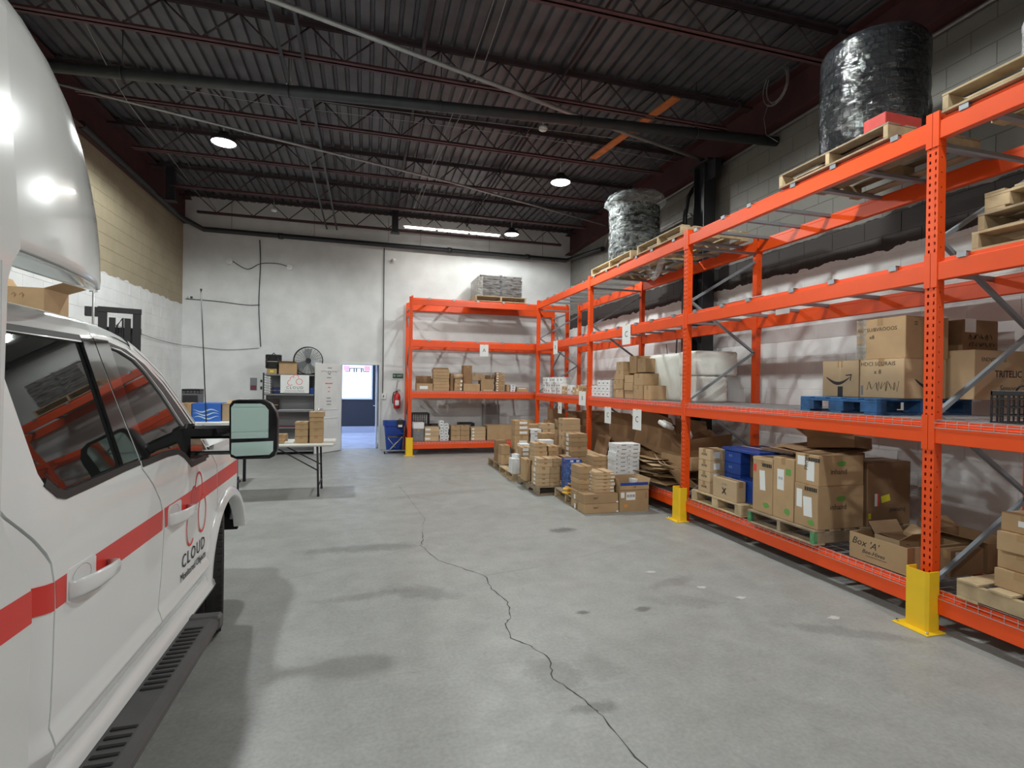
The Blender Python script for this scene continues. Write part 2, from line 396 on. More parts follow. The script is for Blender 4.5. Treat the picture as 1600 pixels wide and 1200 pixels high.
# ------------------------------------------------------------------ room shell
XL, XR, YB, YF, ZD = -3.87, 5.13, 12.75, -6.0, 5.58
fl = MB(); fl.box(XL - .3, XR + .3, YF - .3, YB + 5, -0.1, 0)
floor_o = struct('floor', fl, FLOORM)
CRACKM = mat('crack_dark', (0.07, 0.07, 0.068), 0.9)
def ribbon(name, pts, w, m, z=0.0012, sub=6, jag=.02, seed=1):
    rnd = random.Random(seed); P = []
    for i in range(len(pts) - 1):
        a, b = Vector(pts[i]), Vector(pts[i + 1])
        for k in range(sub): P.append(a.lerp(b, k / sub) + Vector((rnd.uniform(-jag, jag), rnd.uniform(-jag, jag))))
    P.append(Vector(pts[-1])); mb = MB()
    for i, p in enumerate(P):
        d = (P[min(i + 1, len(P) - 1)] - P[max(0, i - 1)]).normalized(); nn = Vector((-d.y, d.x)) * w * rnd.uniform(.3, 1.2)
        mb.v += [(p.x + nn.x, p.y + nn.y, z), (p.x - nn.x, p.y - nn.y, z)]
    for i in range(len(P) - 1): mb.addf([2 * i, 2 * i + 1, 2 * i + 3, 2 * i + 2])
    return obj(name, mb, m, floor_o)
ribbon('floor_crack', [(0.60, 5.6), (0.58, 5.38), (0.54, 5.18), (0.65, 4.72), (0.82, 4.47), (0.98, 4.24), (0.97, 3.96), (1.03, 3.7), (0.98, 3.45), (0.91, 3.34), (0.91, 3.16), (1.0, 3.04), (1.06, 2.87), (1.01, 2.68), (1.06, 2.57), (1.11, 2.42), (1.13, 2.31), (1.16, 1.95), (1.2, 1.2)], .0042, CRACKM, jag=.008, sub=5)
ribbon('floor_crack', [(0.60, 5.6), (0.68, 6.2), (0.6, 7.2), (0.5, 8.3)], .0016, CRACKM, jag=.01, seed=3)
ribbon('floor_crack', [(0.98, 4.24), (1.5, 4.35), (2.2, 4.6), (2.9, 4.9)], .0011, CRACKM, jag=.01, seed=5)
ribbon('floor_crack', [(0.54, 5.18), (-.1, 4.75), (-.6, 4.55)], .0010, CRACKM, jag=.01, seed=6)
# control joint across the floor by the office doorway, dark tyre scuffs
SCUFF = mat('floor_scuff', (0.20, 0.20, 0.195), 0.6, noise=.4, nscale=30)
def blotch(cx, cy, rx, ry, seed, m=SCUFF):
    rnd = random.Random(seed); n = 28; mb = MB()
    mb.poly([(cx + math.cos(2 * PI * i / n) * rx * rnd.uniform(.55, 1.1), cy + math.sin(2 * PI * i / n) * ry * rnd.uniform(.55, 1.1), .0008) for i in range(n)])
    return obj('floor_stain', mb, m, floor_o)
PALESC = mat('floor_paint_fleck', (0.52, 0.52, 0.50), 0.6)
for i, (x, y) in enumerate([(2.78, 3.35), (2.62, 3.6), (3.2, 2.9), (2.4, 4.0)]): blotch(x, y, .05, .03, 20 + i, PALESC)
# roof deck: corrugated sheet, ribs running from front to back
ce = MB(); pitch_ = 0.152; x = XL - .2; prof = []
while x < XR + .2:
    prof += [(x, ZD), (x + .095, ZD), (x + .108, ZD + .038), (x + .14, ZD + .038)]; x += pitch_
base = 0
for (px, pz) in prof: ce.v += [(px, YF - .3, pz), (px, YB + .3, pz)]
for i in range(len(prof) - 1): ce.addf([2 * i, 2 * i + 1, 2 * i + 3, 2 * i + 2])
ce.box(XL - .3, XR + .3, YF - .3, YB + .3, ZD + .05, ZD + .1)
struct('ceiling', ce, DECKM)
# walls
DX0, DX1, DZ = -0.56, 0.28, 2.01
wb = MB(); wb.box(XL - .3, DX0, YB, YB + .2, 0, ZD + .05).box(DX1, XR + .3, YB, YB + .2, 0, ZD + .05).box(DX0, DX1, YB, YB + .2, DZ, ZD + .05)
wall_back = struct('wall_back', wb, WALLB)
wf = MB(); wf.box(XL - .3, XR + .3, YF - .2, YF, 0, ZD + .05); struct('wall_front', wf, WALLF)
door = MB(); door.box(-3, 3.2, YF, YF + .04, 0, 3.6)
for k in range(7):
    door.box(-3, 3.2, YF + .04, YF + .055, k * .514 + .02, k * .514 + .49)
struct('door_2', door, mat('rollup_door', (.62, .64, .64), .5))
def block_wall(name, xin, sgn, y_rng, z_rng, M1, M2, zsplit):
    w = MB(); w.box(*((xin + .0035 * sgn, xin + .3 * sgn) if sgn > 0 else (xin + .3 * sgn, xin + .0035 * sgn)), YF - .3, YB + .2, 0, ZD + .05)
    root = struct(name, w, M2)
    one = MB(); one.bbox(-.005 if sgn < 0 else 0, 0 if sgn < 0 else .005, -.197, .197, -.097, .097, b=.002)
    # each block is proud of the recessed mortar
    one = MB(); d0, d1 = (0, .03) if sgn > 0 else (-.03, 0); one.bbox(d0, d1, -.197, .197, -.097, .097, b=.002)
    me = fixn(one.mesh('block', M1)); rest = MB(); n = 0
    rows = int(5.58 / .2); cells = []
    for r in range(rows):
        z = .1 + r * .2
        y = YB - .2 - (.2 if r % 2 else 0)
        if r % 2: rest.bbox(xin + d0, xin + d1, YB - .197, YB - .002, z - .097, z + .097, b=.002)
        while y > YF:
            cells.append((y, z)); y -= .4
    def key(c): return 0 if (y_rng[0] <= c[0] <= y_rng[1] and z_rng(c)) else 1
    for c in sorted(cells, key=lambda c: (key(c), c[0])):
        if key(c) == 0 and n < 300:
            o = bpy.data.objects.new('block', me); COL.objects.link(o); o.parent = root; o.location = (xin, c[0], c[1]); n += 1
        else: rest.bbox(xin + d0, xin + d1, c[0] - .197, c[0] + .197, c[1] - .097, c[1] + .097, b=.002)
    ro = obj('block', rest, M1, root); ro['kind'] = 'stuff'
    return root
block_wall('wall_left', XL, -1, (7.4, 12.8), lambda c: c[1] > 1.2 and c[1] < 5, WALLL, MORTL, 0)
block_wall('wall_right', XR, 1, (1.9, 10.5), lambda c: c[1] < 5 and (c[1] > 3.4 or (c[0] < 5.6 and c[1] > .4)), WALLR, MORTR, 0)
# girders along both side walls, conduit below the right one
g = MB(); g.box(XR - .16, XR, YF, YB, 5.0, 5.02).box(XR - .03, XR - .01, YF, YB, 5.02, 5.5).box(XR - .16, XR, YF, YB, 5.5, 5.52)
struct('trim_1', g, GIRD)
g = MB(); g.box(XL, XL + .16, YF, YB, 4.98, 5.0).box(XL + .01, XL + .03, YF, YB, 5.0, 5.5).box(XL, XL + .16, YF, YB, 5.5, 5.52)
struct('trim_2', g, GIRD)
tag(obj('wall_conduit', MB().tube([(XR - .05, YF + .5, 4.94), (XR - .05, 6.6, 4.94)], .016), CONDUIT), 'thin grey conduit under the red girder on the right wall, nearer length', 'conduit')
tag(obj('wall_conduit', MB().tube([(XR - .05, 7.3, 4.94), (XR - .05, 10.4, 4.94), (XR - .05, 10.6, 4.7)], .016), CONDUIT), 'thin grey conduit on the right wall beyond the black column', 'conduit')
tag(obj('wall_conduit', MB().tube([(XR - .1, 7.0, 4.1), (XR - .1, 7.35, 4.42), (XR - .1, 10.2, 4.42)], .02), CONDUIT), 'lower bent grey conduit leaving the black column towards the back', 'conduit')
# black column by the right wall
t = thing('steel_column', 'black steel column standing against the right wall behind the orange rack', 'column', (4.93, 6.85, 0))
obj('column_shaft', MB().box(-.10, .10, -.13, -.115, 0, 5.0).box(-.10, .10, .115, .13, 0, 5.0).box(-.01, .01, -.115, .115, 0, 5.0), BLACKST, t)
obj('base_plate', MB().box(-.15, .15, -.18, .18, 0, .02), BLACKST, t)
obj('cap_bracket', MB().box(-.13, .16, -.25, .25, 4.98, 5.0).box(-.05, .05, -.32, -.13, 4.7, 4.98), BLACKST, t)
tag(obj('downpipe', MB().tube([(4.80, 7.15, 0), (4.80, 7.15, 4.3), (4.85, 7.15, 4.6), (5.0, 7.2, 4.8)], .035), BLACKPL), 'black vertical pipe just behind the black steel column', 'pipe')

# ------------------------------------------------------------------ roof joists
JY = [(-1.75, 'roof joist behind the camera'), (1.4, 'roof joist right above the camera'), (2.97, 'roof joist just above the picture'), (4.53, 'nearest roof joist at the top edge of the picture'), (6.1, 'second roof joist from the top, before the thick dark pipe'),
      (7.68, 'third roof joist from the top, just behind the thick dark pipe'), (9.27, 'fourth roof joist from the top, behind the two hanging bay lamps'),
      (10.87, 'second last roof joist before the white back wall'), (12.42, 'last roof joist, close against the white back wall')]
ZT, ZB = 5.54, 5.15
rods = {}
def joist(y, lab):
    t = thing('roof_joist', 'steel ' + lab, 'roof joist', (0, y, 0))
    x0, x1 = XL + .1, XR - .1
    m = JOISTM
    obj('top_chord', MB().box(x0, x1, -.055, -.008, ZT, ZT + .006).box(x0, x1, .008, .055, ZT, ZT + .006).box(x0, x1, -.014, -.008, ZT - .045, ZT).box(x0, x1, .008, .014, ZT - .045, ZT), JOISTD, t)
    obj('bottom_chord', MB().box(x0 + .25, x1 - .3, -.05, -.008, ZB, ZB + .006).box(x0 + .25, x1 - .3, .008, .05, ZB, ZB + .006).box(x0 + .25, x1 - .3, -.014, -.008, ZB, ZB + .045).box(x0 + .25, x1 - .3, .008, .014, ZB, ZB + .045), m, t)
    obj('joist_seat', MB().box(x0 - .08, x0 + .12, -.06, .06, ZT - .07, ZT), JOISTD, t); obj('joist_seat', MB().box(x1 - .12, x1 + .08, -.06, .06, ZT - .07, ZT), JOISTD, t)
    if not rods:
        for s in (1, -1):
            rods[s] = fixn(MB().tube([(-.19 * s, 0, ZB + .02), (.19 * s, 0, ZT - .02)], .010, 6).mesh('web_rod', JOISTD))
    n = 23; w = (x1 - x0 - .55 - .04) / n; st = x0 + .27
    for k in range(n):
        o = bpy.data.objects.new('web_rod', rods[1 if k % 2 else -1]); COL.objects.link(o); o.parent = t
        o.location = (st + (k + .5) * w, 0, 0)
    return t
for y, lab in JY: joist(y, lab)
# bridging angles and other long members under the deck, front to back
def along(name, lab, cat, pts, r, m, n=6): return tag(obj(name, MB().tube(pts, r, n), m), lab, cat)
for dx, w in ((0, 'left'), (.22, 'right')):
    tag(obj('bridging_angle', MB().box(-.95 + dx, -.915 + dx, 1.0, 12.7, 5.115, 5.12).box(-.95 + dx, -.945 + dx, 1.0, 12.7, 5.12, 5.15), PIPE),
        w + ' one of two grey bridging bars running front to back left of the middle roof', 'bridging bar')
tag(obj('bridging_angle', MB().box(.56, .60, 1.0, 12.6, 5.49, 5.495).box(.56, .565, 1.0, 12.6, 5.44, 5.49), JOISTD), 'dark bridging bar running front to back along the middle of the roof', 'bridging bar')
tag(obj('bridging_angle', MB().box(2.3, 2.34, 1.0, 12.6, 5.49, 5.495).box(2.3, 2.305, 1.0, 12.6, 5.44, 5.49), JOISTD), 'dark bridging bar running front to back over the right lamp', 'bridging bar')
t = thing('hanging_post', 'short black steel box post hanging from the last joists in front of the back wall', 'post', (.57, 12.05, 0))
obj('post_shaft', MB().box(-.07, .07, -.06, .06, 5.0, 5.5), BLACKST, t); obj('end_plate', MB().box(-.10, .10, -.09, .09, 4.985, 5.0), BLACKST, t)
t = thing('hanging_post', 'black post and beam bracket at the far left girder end', 'post', (-3.52, 10.9, 0))
obj('post_shaft', MB().box(-.07, .07, -.05, .05, 4.9, 5.5), BLACKST, t); obj('end_plate', MB().box(-.10, .10, -.08, .08, 4.88, 4.9), BLACKST, t)
# thick pipe crossing the roof
t = thing('roof_pipe', 'thick dark round pipe crossing under the roof joists and ending at the right wall', 'pipe')
obj('pipe_run', MB().tube([(-3.8, 6.72, 4.93), (XR, 5.62, 4.84)], .062, 14), PIPE, t)
for x in (-2.6, -.9, .8, 2.5, 4.0):
    yy = 6.72 + (x + 3.8) / 8.93 * -1.10; zz = 4.93 - (x + 3.8) / 8.93 * .09
    obj('pipe_hanger', MB().tube([(x, yy, zz + .06), (x, yy, 5.5)], .006, 5).tube([(x, yy + .07 * math.cos(a), zz + .07 * math.sin(a)) for a in [i * PI / 6 for i in range(13)]], .006, 5), PIPE, t)
t = thing('wall_pipe', 'black drain pipe hung on rods along the top of the white back wall', 'pipe')
obj('pipe_run', MB().tube([(XL + .12, 8.3, 5.02), (XL + .12, 12.1, 4.95), (-3.45, 12.62, 4.86), (4.95, 12.62, 4.84), (5.03, 12.2, 4.82), (5.03, 10.6, 4.65)], .055, 12), BLACKST, t)
for x in (-2.9, -1.2, .45, 1.2, 2.9, 4.3): obj('pipe_hanger', MB().tube([(x, 12.62, 4.88), (x, 12.62, 5.5)], .007, 5), CONDUIT, t)
for x in (-1.9, 1.9, 3.9): obj('pipe_coupling', MB().tube([(x - .05, 12.62, 4.85), (x + .05, 12.62, 4.85)], .068, 12), BLACKST, t)
along('diagonal_conduit', 'long straight grey conduit slanting across under the nearer roof joists', 'conduit', [(-1.9, 4.9, 5.12), (2.56, 6.25, 5.10), (5.05, 6.9, 5.08)], .026, CONDUIT, 8)
along('diagonal_conduit', 'second slanting grey conduit between the two bay lamps, farther back', 'conduit', [(-3.6, 7.4, 5.10), (-1.56, 8.08, 5.10), (1.41, 8.95, 5.08), (4.9, 10.2, 5.05)], .018, CONDUIT, 6)
# loose wires
def wire(lab, pts, r=.004, m=None, sub=8):
    P = []
    pts = [Vector(p) for p in pts]
    for i in range(len(pts) - 1):
        a = pts[max(0, i - 1)]; b = pts[i]; c = pts[i + 1]; d = pts[min(len(pts) - 1, i + 2)]
        for k in range(sub):
            t_ = k / sub; P.append(.5 * ((2 * b) + (c - a) * t_ + (2 * a - 5 * b + 4 * c - d) * t_ ** 2 + (3 * b - a - 3 * c + d) * t_ ** 3))
    P.append(pts[-1])
    return tag(obj('cable', MB().tube(P, r, 5), m or CONDUIT), lab, 'cable')
wire('pale cable sagging across the roof below the thick pipe, nearer one', [(-2.9, 7.1, 5.2), (-1.5, 7.0, 5.15), (.2, 7.05, 5.2), (2, 6.9, 5.18), (4.5, 6.8, 5.2)])
wire('pale cable just behind it running over the left lamp to the right girder', [(-2.4, 7.5, 5.3), (-1.2, 7.35, 5.2), (.5, 7.3, 5.22), (2.6, 7.2, 5.2), (4.8, 7.4, 5.25)], .004)
wire('pair of thin pale cables running front to back beside the middle bridging bar, left cable', [(1.12, 3.6, 5.3), (1.1, 6, 5.25), (1.0, 9, 5.3), (.9, 11.5, 5.3)])
wire('pair of thin pale cables running front to back beside the middle bridging bar, right cable', [(1.2, 3.6, 5.32), (1.22, 6, 5.22), (1.05, 9, 5.3), (1.0, 11.5, 5.3)])
wire('pale cable looping down along the left girder above the beige block wall', [(-2.9, 6.3, 5.4), (-2.95, 7.6, 5.1), (-3.1, 9.5, 5.2), (-3.3, 12, 5.3)])
wire('dark cable from the left girder down to the corner of the back wall', [(-2.6, 8, 5.3), (-2.9, 10, 5.1), (-3.2, 12.6, 5.3)], .004, PIPE)
# coil of wire
t = thing('wire_coil', 'loose coil of thin grey wire hanging from the roof near the right wall', 'wire coil', (4.93, 5.43, 5.42), 0)
for k in range(5):
    a0 = k * .5; R = .2 + .02 * math.sin(k * 2)
    obj('wire_loop', MB().tube([(.012 * k - .02, R * math.cos(a0 + i * PI / 12) * (1 - .04 * k), R * 1.1 * math.sin(a0 + i * PI / 12) + .012 * k) for i in range(25)], .004, 5), CONDUIT, t)
obj('wire_tail', MB().tube([(0, .12, -.15), (0, .2, -.3), (-.02, .13, -.55), (0, -.05, -.72)], .004, 5), CONDUIT, t)
obj('wire_tie', MB().tube([(0, 0, .2), (0, .02, .3)], .004, 5), CONDUIT, t)
# orange plank strip lodged in the joists
t = obj('wooden_plank', MB().bbox(-.06, .06, -.95, .95, -.012, .012, b=.003), ORANGEWOOD, None, (3.49, 6.55, 5.165), (0, 0, .14)); tag(t, 'orange stained plank laid over the thick pipe and roof joists', 'plank')

# ------------------------------------------------------------------ lamps
EM = mat('lamp_lens', (1.0, 0.98, 0.94), emit=14.0)
def bay(i, p, label, group=None):
    t = thing('bay_lamp', label, 'lamp', p, 0, group)
    obj('lamp_housing', MB().lathe([(.0, .14), (.07, .14), (.08, .10), (.14, .07), (.17, .03), (.175, .0), (.165, -.004)], 28), BLACKST, t)
    ln = MB().lathe([(.0, -.02), (.08, -.016), (.14, -.006), (.155, .004)], 28); ln.smooth = True
    obj('lamp_lens', ln, EM, t)
    obj('hanging_hook', MB().tube([(0, 0, .14), (0, 0, ZD - p[2])], .007, 6), CONDUIT, t)
    li = bpy.data.lights.new('bay_light', 'SPOT'); li.spot_size = math.radians(172); li.spot_blend = .25; li.shadow_soft_size = .10; li.energy = BAY_POWER * BAY_K[i]
    li.color = (.95, 1.0, .975)
    lo = bpy.data.objects.new('lamp_glow', li); COL.objects.link(lo); lo.parent = t; lo.location = (0, 0, -.04)
    return t
labs = ['round bay lamp hanging on the left under the roof', 'round bay lamp hanging right of the middle under the roof', 'small round lamp at the right end of the long tube light',
        'bay lamp above the truck, out of the picture', 'bay lamp above the near aisle, out of the picture', 'bay lamp behind the camera on the truck side', 'bay lamp behind the camera on the rack side']
for i, p in enumerate(BAYS): bay(i, p, labs[i])
t = thing('tube_light', 'long fluorescent strip light glowing in front of the back wall joist', 'lamp', (1.85, 11.75, 5.06))
obj('light_channel', MB().box(-1.12, 1.12, -.05, .05, .02, .07), PANELW, t)
TUBEM = mat('tube_glass', (1, .97, .9), emit=9.0)
for k in (-1, 0, 1):
    for s in (-.022, .022):
        obj('tube', MB().tube([(k * .74 - .34, s, 0), (k * .74 + .34, s, 0)], .013, 8), TUBEM, t)
li = bpy.data.lights.new('tube_glow', 'AREA'); li.shape = 'RECTANGLE'; li.size = 2.1; li.size_y = .08; li.energy = 26; li.color = (1, .97, .9)
lo = bpy.data.objects.new('tube_glow', li); COL.objects.link(lo); lo.parent = t; lo.location = (0, 0, -.03)

# smoke detectors etc. under the deck
for x, y, lab in ((-.95, 6.9, 'small round detector on the roof above the thick pipe, left'), (2.35, 6.95, 'small round detector on the roof right of the middle'), (-1.95, 12.0, 'flat round detector near the left end of the back wall')):
    t = thing('smoke_detector', lab, 'detector', (x, y, 5.2)); obj('detector_body', MB().lathe([(0, 0), (.05, 0), (.065, .02), (.06, .05), (0, .05)], 16), PANELW, t)
    obj('detector_stem', MB().tube([(0, 0, .05), (0, 0, .38)], .008, 6), CONDUIT, t)

# ------------------------------------------------------------------ back wall fittings, office doorway
fr = MB()
FW = .045
fr.box(DX0 - FW, DX0, YB - .02, YB + .2, 0, DZ + FW).box(DX1, DX1 + FW, YB - .02, YB + .2, 0, DZ + FW).box(DX0, DX1, YB - .02, YB + .2, DZ, DZ + FW)
struct('trim_3', fr, PANELW)
# office beyond the doorway
RY = 17.0
NAVY = mat('navy_wall', (0.020, 0.023, 0.034), .6)
OFFW = mat('office_white', (.70, .76, .90), .5)
rb = MB(); rb.box(-2.6, .78, RY, RY + .1, 0, 3.0); struct('wall_office_back', rb, NAVY)
rb = MB(); rb.box(.42, .5, YB + .95, RY, 0, 3.0); struct('wall_office_right', rb, OFFW)
rb = MB(); rb.box(-2.7, -2.6, YB + .2, RY, 0, 3.0); struct('wall_office_left', rb, OFFW)
rb = MB(); rb.box(-2.7, .9, YB + .2, RY + .1, 2.9, 3.0); struct('ceiling_office', rb, OFFW)
rb = MB(); rb.bbox(.225, .265, 13.0, 13.85, .01, 2.05); d4 = struct('door_4', rb, OFFW); obj('door_handle', MB().tube([(.225, 13.7, 1.0), (.18, 13.7, 1.0), (.18, 13.6, 1.0)], .01, 8), CHROME, d4)
rb = MB(); rb.box(-2.6, .42, RY - .02, RY, 0, .20); struct('baseboard_office', rb, mat('office_baseboard', (.40, .44, .55), .5))
rb = MB(); rb.box(-2.6, .42, YB + .2, RY, 0.0, .004)
OFLR = mat('office_vinyl_floor', (.55, .62, .78), .22, noise=.15, nscale=2)
struct('floor_office', rb, OFLR)
# daylit frosted window with printing
WX0, WX1, WZ0, WZ1 = -1.75, .13, 1.10, 2.12
WINM = mat('frosted_daylit_glass', (.86, .93, 1.0), emit=.7)
wn = MB(); wn.box(WX0, WX1, RY - .02, RY - .012, WZ0, WZ1); win = struct('window_1', wn, WINM)
wf_ = MB(); wf_.box(WX0 - .05, WX0, RY - .05, RY, WZ0 - .05, WZ1 + .05).box(WX1, WX1 + .05, RY - .05, RY, WZ0 - .05, WZ1 + .05).box(WX0, WX1, RY - .05, RY, WZ0 - .05, WZ0).box(WX0, WX1, RY - .05, RY, WZ1, WZ1 + .05)
obj('window_frame', wf_, OFFW, win)
PINK = mat('pink_print', (.85, .35, .42), emit=.5)
GREYPR = mat('pale_print', (.50, .58, .72), .6)
for a, b_ in ((-.70, -.52), (-.08, .10)): obj('printed_panel', MB().box(a, b_, RY - .026, RY - .021, 1.95, 2.10), PINK, win)
obj('printed_bracket', MB().box(-.66, -.50, RY - .028, RY - .022, 1.915, 1.937).box(-.52, -.498, RY - .028, RY - .022, 1.93, 2.03).box(-.52, -.10, RY - .028, RY - .022, 2.01, 2.03).box(-.122, -.10, RY - .028, RY - .022, 1.93, 2.03).box(-.10, .08, RY - .028, RY - .022, 1.915, 1.937), INK, win)
for x in (-.40, -.33, -.18): obj('printed_bar', MB().box(x, x + .032, RY - .03, RY - .022, 1.90, 2.03), INK, win)
for k in range(14):
    z = 1.86 - k * .05
    rnd = random.Random(k); x = -.68
    mb = MB()
    while x < .0:
        w = rnd.uniform(.02, .09); mb.box(x, x + w, RY - .024, RY - .0215, z, z + .012); x += w + .02
    obj('printed_line', mb, GREYPR, win)
li = bpy.data.lights.new('office_light', 'AREA'); li.shape = 'RECTANGLE'; li.size = 1.2; li.size_y = 2.0; li.energy = 60; li.color = (.72, .82, 1.0)
t = thing('ceiling_panel_light', 'office ceiling light beyond the doorway, above the view', 'lamp', (-.9, 15.0, 2.86)); obj('light_panel', MB().box(-.6, .6, -1.0, 1.0, .01, .035), mat('office_light_panel', (.75, .85, 1), emit=3), t)
lo = bpy.data.objects.new('light_glow', li); COL.objects.link(lo); lo.parent = t; lo.location = (0, 0, 0)
# open door leaf with two moulded panels, hinged on the left jamb and swung into the warehouse
ang = math.atan2(12.08 - 12.72, -1.085 + .575)
dl = thing('door_3', 'x', 'door', (DX0 - .01, 12.72, 0.01), ang); del dl['label']; del dl['category']; dl['kind'] = 'structure'
obj('door_slab', MB().bbox(0, .82, -.02, .02, 0, 2.0, b=.004), PANELW, dl)
def ring(x0, x1, z0, z1, w=.022, d=.008, y=.02):
    m = MB()
    for (a, b, c, e) in ((x0, x1, z0, z0 + w), (x0, x1, z1 - w, z1), (x0, x0 + w, z0, z1), (x1 - w, x1, z0, z1)): m.bbox(a, b, y, y + d, c, e, b=.004)
    return m
for s in (1, -1):
    obj('door_moulding', ring(.12, .70, .95, 1.85, y=.02 if s > 0 else -.028), PANELW, dl)
    obj('door_moulding', ring(.12, .70, .15, .78, y=.02 if s > 0 else -.028), PANELW, dl)
obj('door_handle', MB().tube([(.76, .02, .98), (.76, .07, .98), (.66, .07, .98)], .01, 8), CHROME, dl)
def dtext(b, s, x, z, m=INKG):
    me = text_mesh(b, s); me.materials.append(m); o = bpy.data.objects.new('lettering', me); COL.objects.link(o); o.parent = dl
    o.location = (x, .0215, z); o.rotation_euler = (PI / 2, 0, PI)
dtext('Q', .12, .42, 1.79, INK)
def dline(x0, x1, z, m, h=.03, sd=1):
    rn = random.Random(sd); mb = MB(); x = x0
    while x < x1: w = rn.uniform(.008, .022); mb.box(x, x + w, .0212, .0222, z - h / 2, z + h / 2 * rn.uniform(.4, 1)); x += w + .008
    obj('printed_line', mb, m, dl)
for k, (a_, b_, z_, m_) in enumerate(((.35, .47, 1.90, INKG), (.36, .47, 1.68, INKG), (.32, .52, 1.55, REDINK), (.38, .46, 1.46, REDINK), (.40, .45, 1.37, REDINK), (.37, .47, 1.22, INKG), (.35, .48, 1.15, INKG), (.35, .48, 1.08, INKG))): dline(a_, b_, z_, m_, sd=k)
for s_ in (-1, 1): obj('printed_line', MB().tube([(.42 + s_ * .07, .0215, 1.80), (.42 + s_ * .16, .0215, 1.83), (.42 + s_ * .24, .0215, 1.80)], .003, 4), INKG, dl)
# wall conduit and switch
tag(obj('wall_conduit', MB().tube([(.37, YB - .02, 1.3), (.36, YB - .02, 4.8)], .009, 8), PIPE), 'thin vertical conduit on the back wall down to the switch by the doorway', 'conduit')
t = thing('light_switch', 'grey switch box on the back wall right of the doorway', 'switch', (.39, YB - .03, 1.27))
obj('switch_box', MB().bbox(-.055, .055, -.02, .03, -.07, .07), PAPER, t); obj('switch_lever', MB().box(-.01, .01, -.035, -.02, -.02, .02), INK, t)
t = thing('exit_sign', 'small dark green exit arrow sign on the back wall beside the orange rack', 'sign', (.72, YB - .01, 1.76))
obj('sign_plate', MB().bbox(-.12, .12, -.01, .01, -.055, .055), mat('sign_green', (.02, .10, .06), .5), t)
text('\u2190', .09, (-.07, -.0115, 0), '-Y', PAPER, t); text('EXIT', .06, (.045, -.0115, 0), '-Y', PAPER, t)
t = thing('fire_extinguisher', 'red fire extinguisher hanging on the back wall above the blue bin', 'fire extinguisher', (.70, YB - .1, .98))
obj('cylinder_body', MB().lathe([(0, 0), (.06, 0), (.075, .015), (.078, .05), (.078, .30), (.06, .35), (.03, .375), (.03, .39), (0, .39)], 24), REDPL, t)
obj('extinguisher_label', MB().box(-.045, .045, -.0805, -.0755, .08, .2), PAPER, t)
obj('valve_handle', MB().box(-.02, .02, -.02, .02, .39, .42).box(-.02, .09, -.008, .008, .42, .43).box(-.02, .07, -.008, .008, .445, .455), BLACKPL, t)
obj('hose', MB().tube([(-.02, 0, .4), (-.08, -.01, .38), (-.1, -.02, .25), (-.095, -.03, .12)], .012, 8), RUBBER, t)
obj('wall_bracket', MB().box(-.02, .02, .075, .098, .1, .42), REDPL, t)
t = thing('hanging_hook', 'thin wire with tag hanging on the wall above the fire extinguisher', 'hook', (.70, YB - .02, 1.42))
obj('hook_wire', MB().tube([(0, 0, 0), (0, 0, .2), (.03, 0, .24), (.05, 0, .21)], .004, 5), CONDUIT, t)
# upper wall cables and detectors on the back wall
t = thing('wall_device', 'round white sensor high on the back wall, left of the hanging cable', 'sensor', (-2.95, YB - .03, 4.22)); obj('sensor_body', MB().tube([(0, .03, 0), (0, -.04, 0)], .06, 16), PAPER, t); obj('sensor_face', MB().tube([(0, -.04, 0), (0, -.05, 0)], .04, 16), PANELW, t)
t = thing('wall_device', 'round white sensor high on the back wall, right of the hanging cable', 'sensor', (-1.72, YB - .03, 4.18)); obj('sensor_body', MB().tube([(0, .03, 0), (0, -.04, 0)], .06, 16), PAPER, t); obj('sensor_face', MB().tube([(0, -.04, 0), (0, -.05, 0)], .04, 16), PANELW, t)
wire('thin cable joining the two round sensors high on the back wall', [(-2.92, YB - .02, 4.25), (-2.6, YB - .02, 4.08), (-2.33, YB - .02, 4.22), (-2.0, YB - .02, 4.25), (-1.75, YB - .02, 4.2)], .008, PIPE)
wire('black cable hanging down the left part of the back wall', [(-2.35, YB - .03, 4.75), (-2.33, YB - .03, 4.2), (-2.35, YB - .03, 3.3), (-2.30, YB - .03, 2.36)], .011, BLACKPL)
wire('thin cable running from the left corner across to the hanging black cable, upper', [(-3.8, YB - .02, 3.35), (-3.2, YB - .02, 3.33), (-2.6, YB - .02, 3.28), (-2.33, YB - .02, 3.30)], .007, PIPE)
wire('thin cable running from behind the lift mast to the hanging black cable, lower', [(XL + .03, 9.6, 2.45), (XL + .03, 11.2, 2.36), (XL + .03, 12.5, 2.34), (-3.7, YB - .05, 2.33), (-3.0, YB - .03, 2.27), (-2.33, YB - .03, 2.33)], .005, PIPE)
t = thing('security_camera', 'tiny camera in the corner where beige block meets the back wall', 'camera', (-3.72, YB - .041, 3.38)); obj('camera_body', MB().lathe([(0, -.03), (.035, -.02), (.04, .02), (0, .03)], 12), PAPER, t); obj('camera_lens', MB().tube([(.03, -.02, 0), (.06, -.04, 0)], .02, 10), BLACKPL, t)
t = thing('security_camera', 'small dome camera on the back wall above the orange rack end', 'camera', (.58, YB - .06, 4.52)); obj('camera_body', MB().lathe([(0, -.04), (.03, -.03), (.045, 0), (.045, .03), (0, .03)], 12), PAPER, t); obj('camera_mount', MB().box(-.02, .02, 0, .058, -.0, .02), PAPER, t)
for (z0, z1, x, lab) in ((1.51, 1.60, -2.34, 'upper'), (1.40, 1.50, -2.34, 'lower')):
    pass
t = thing('wall_poster', 'small grey and red notice on the back wall left of the shelving', 'sign', (-2.44, YB - .004, 1.52))
obj('notice_sheet', MB().box(-.07, .07, -.003, .003, -.14, .14), INKG, t); obj('notice_band', MB().box(-.06, .06, -.005, -.003, -.13, -.03), mat('maroon', (.18, .04, .06), .6), t)
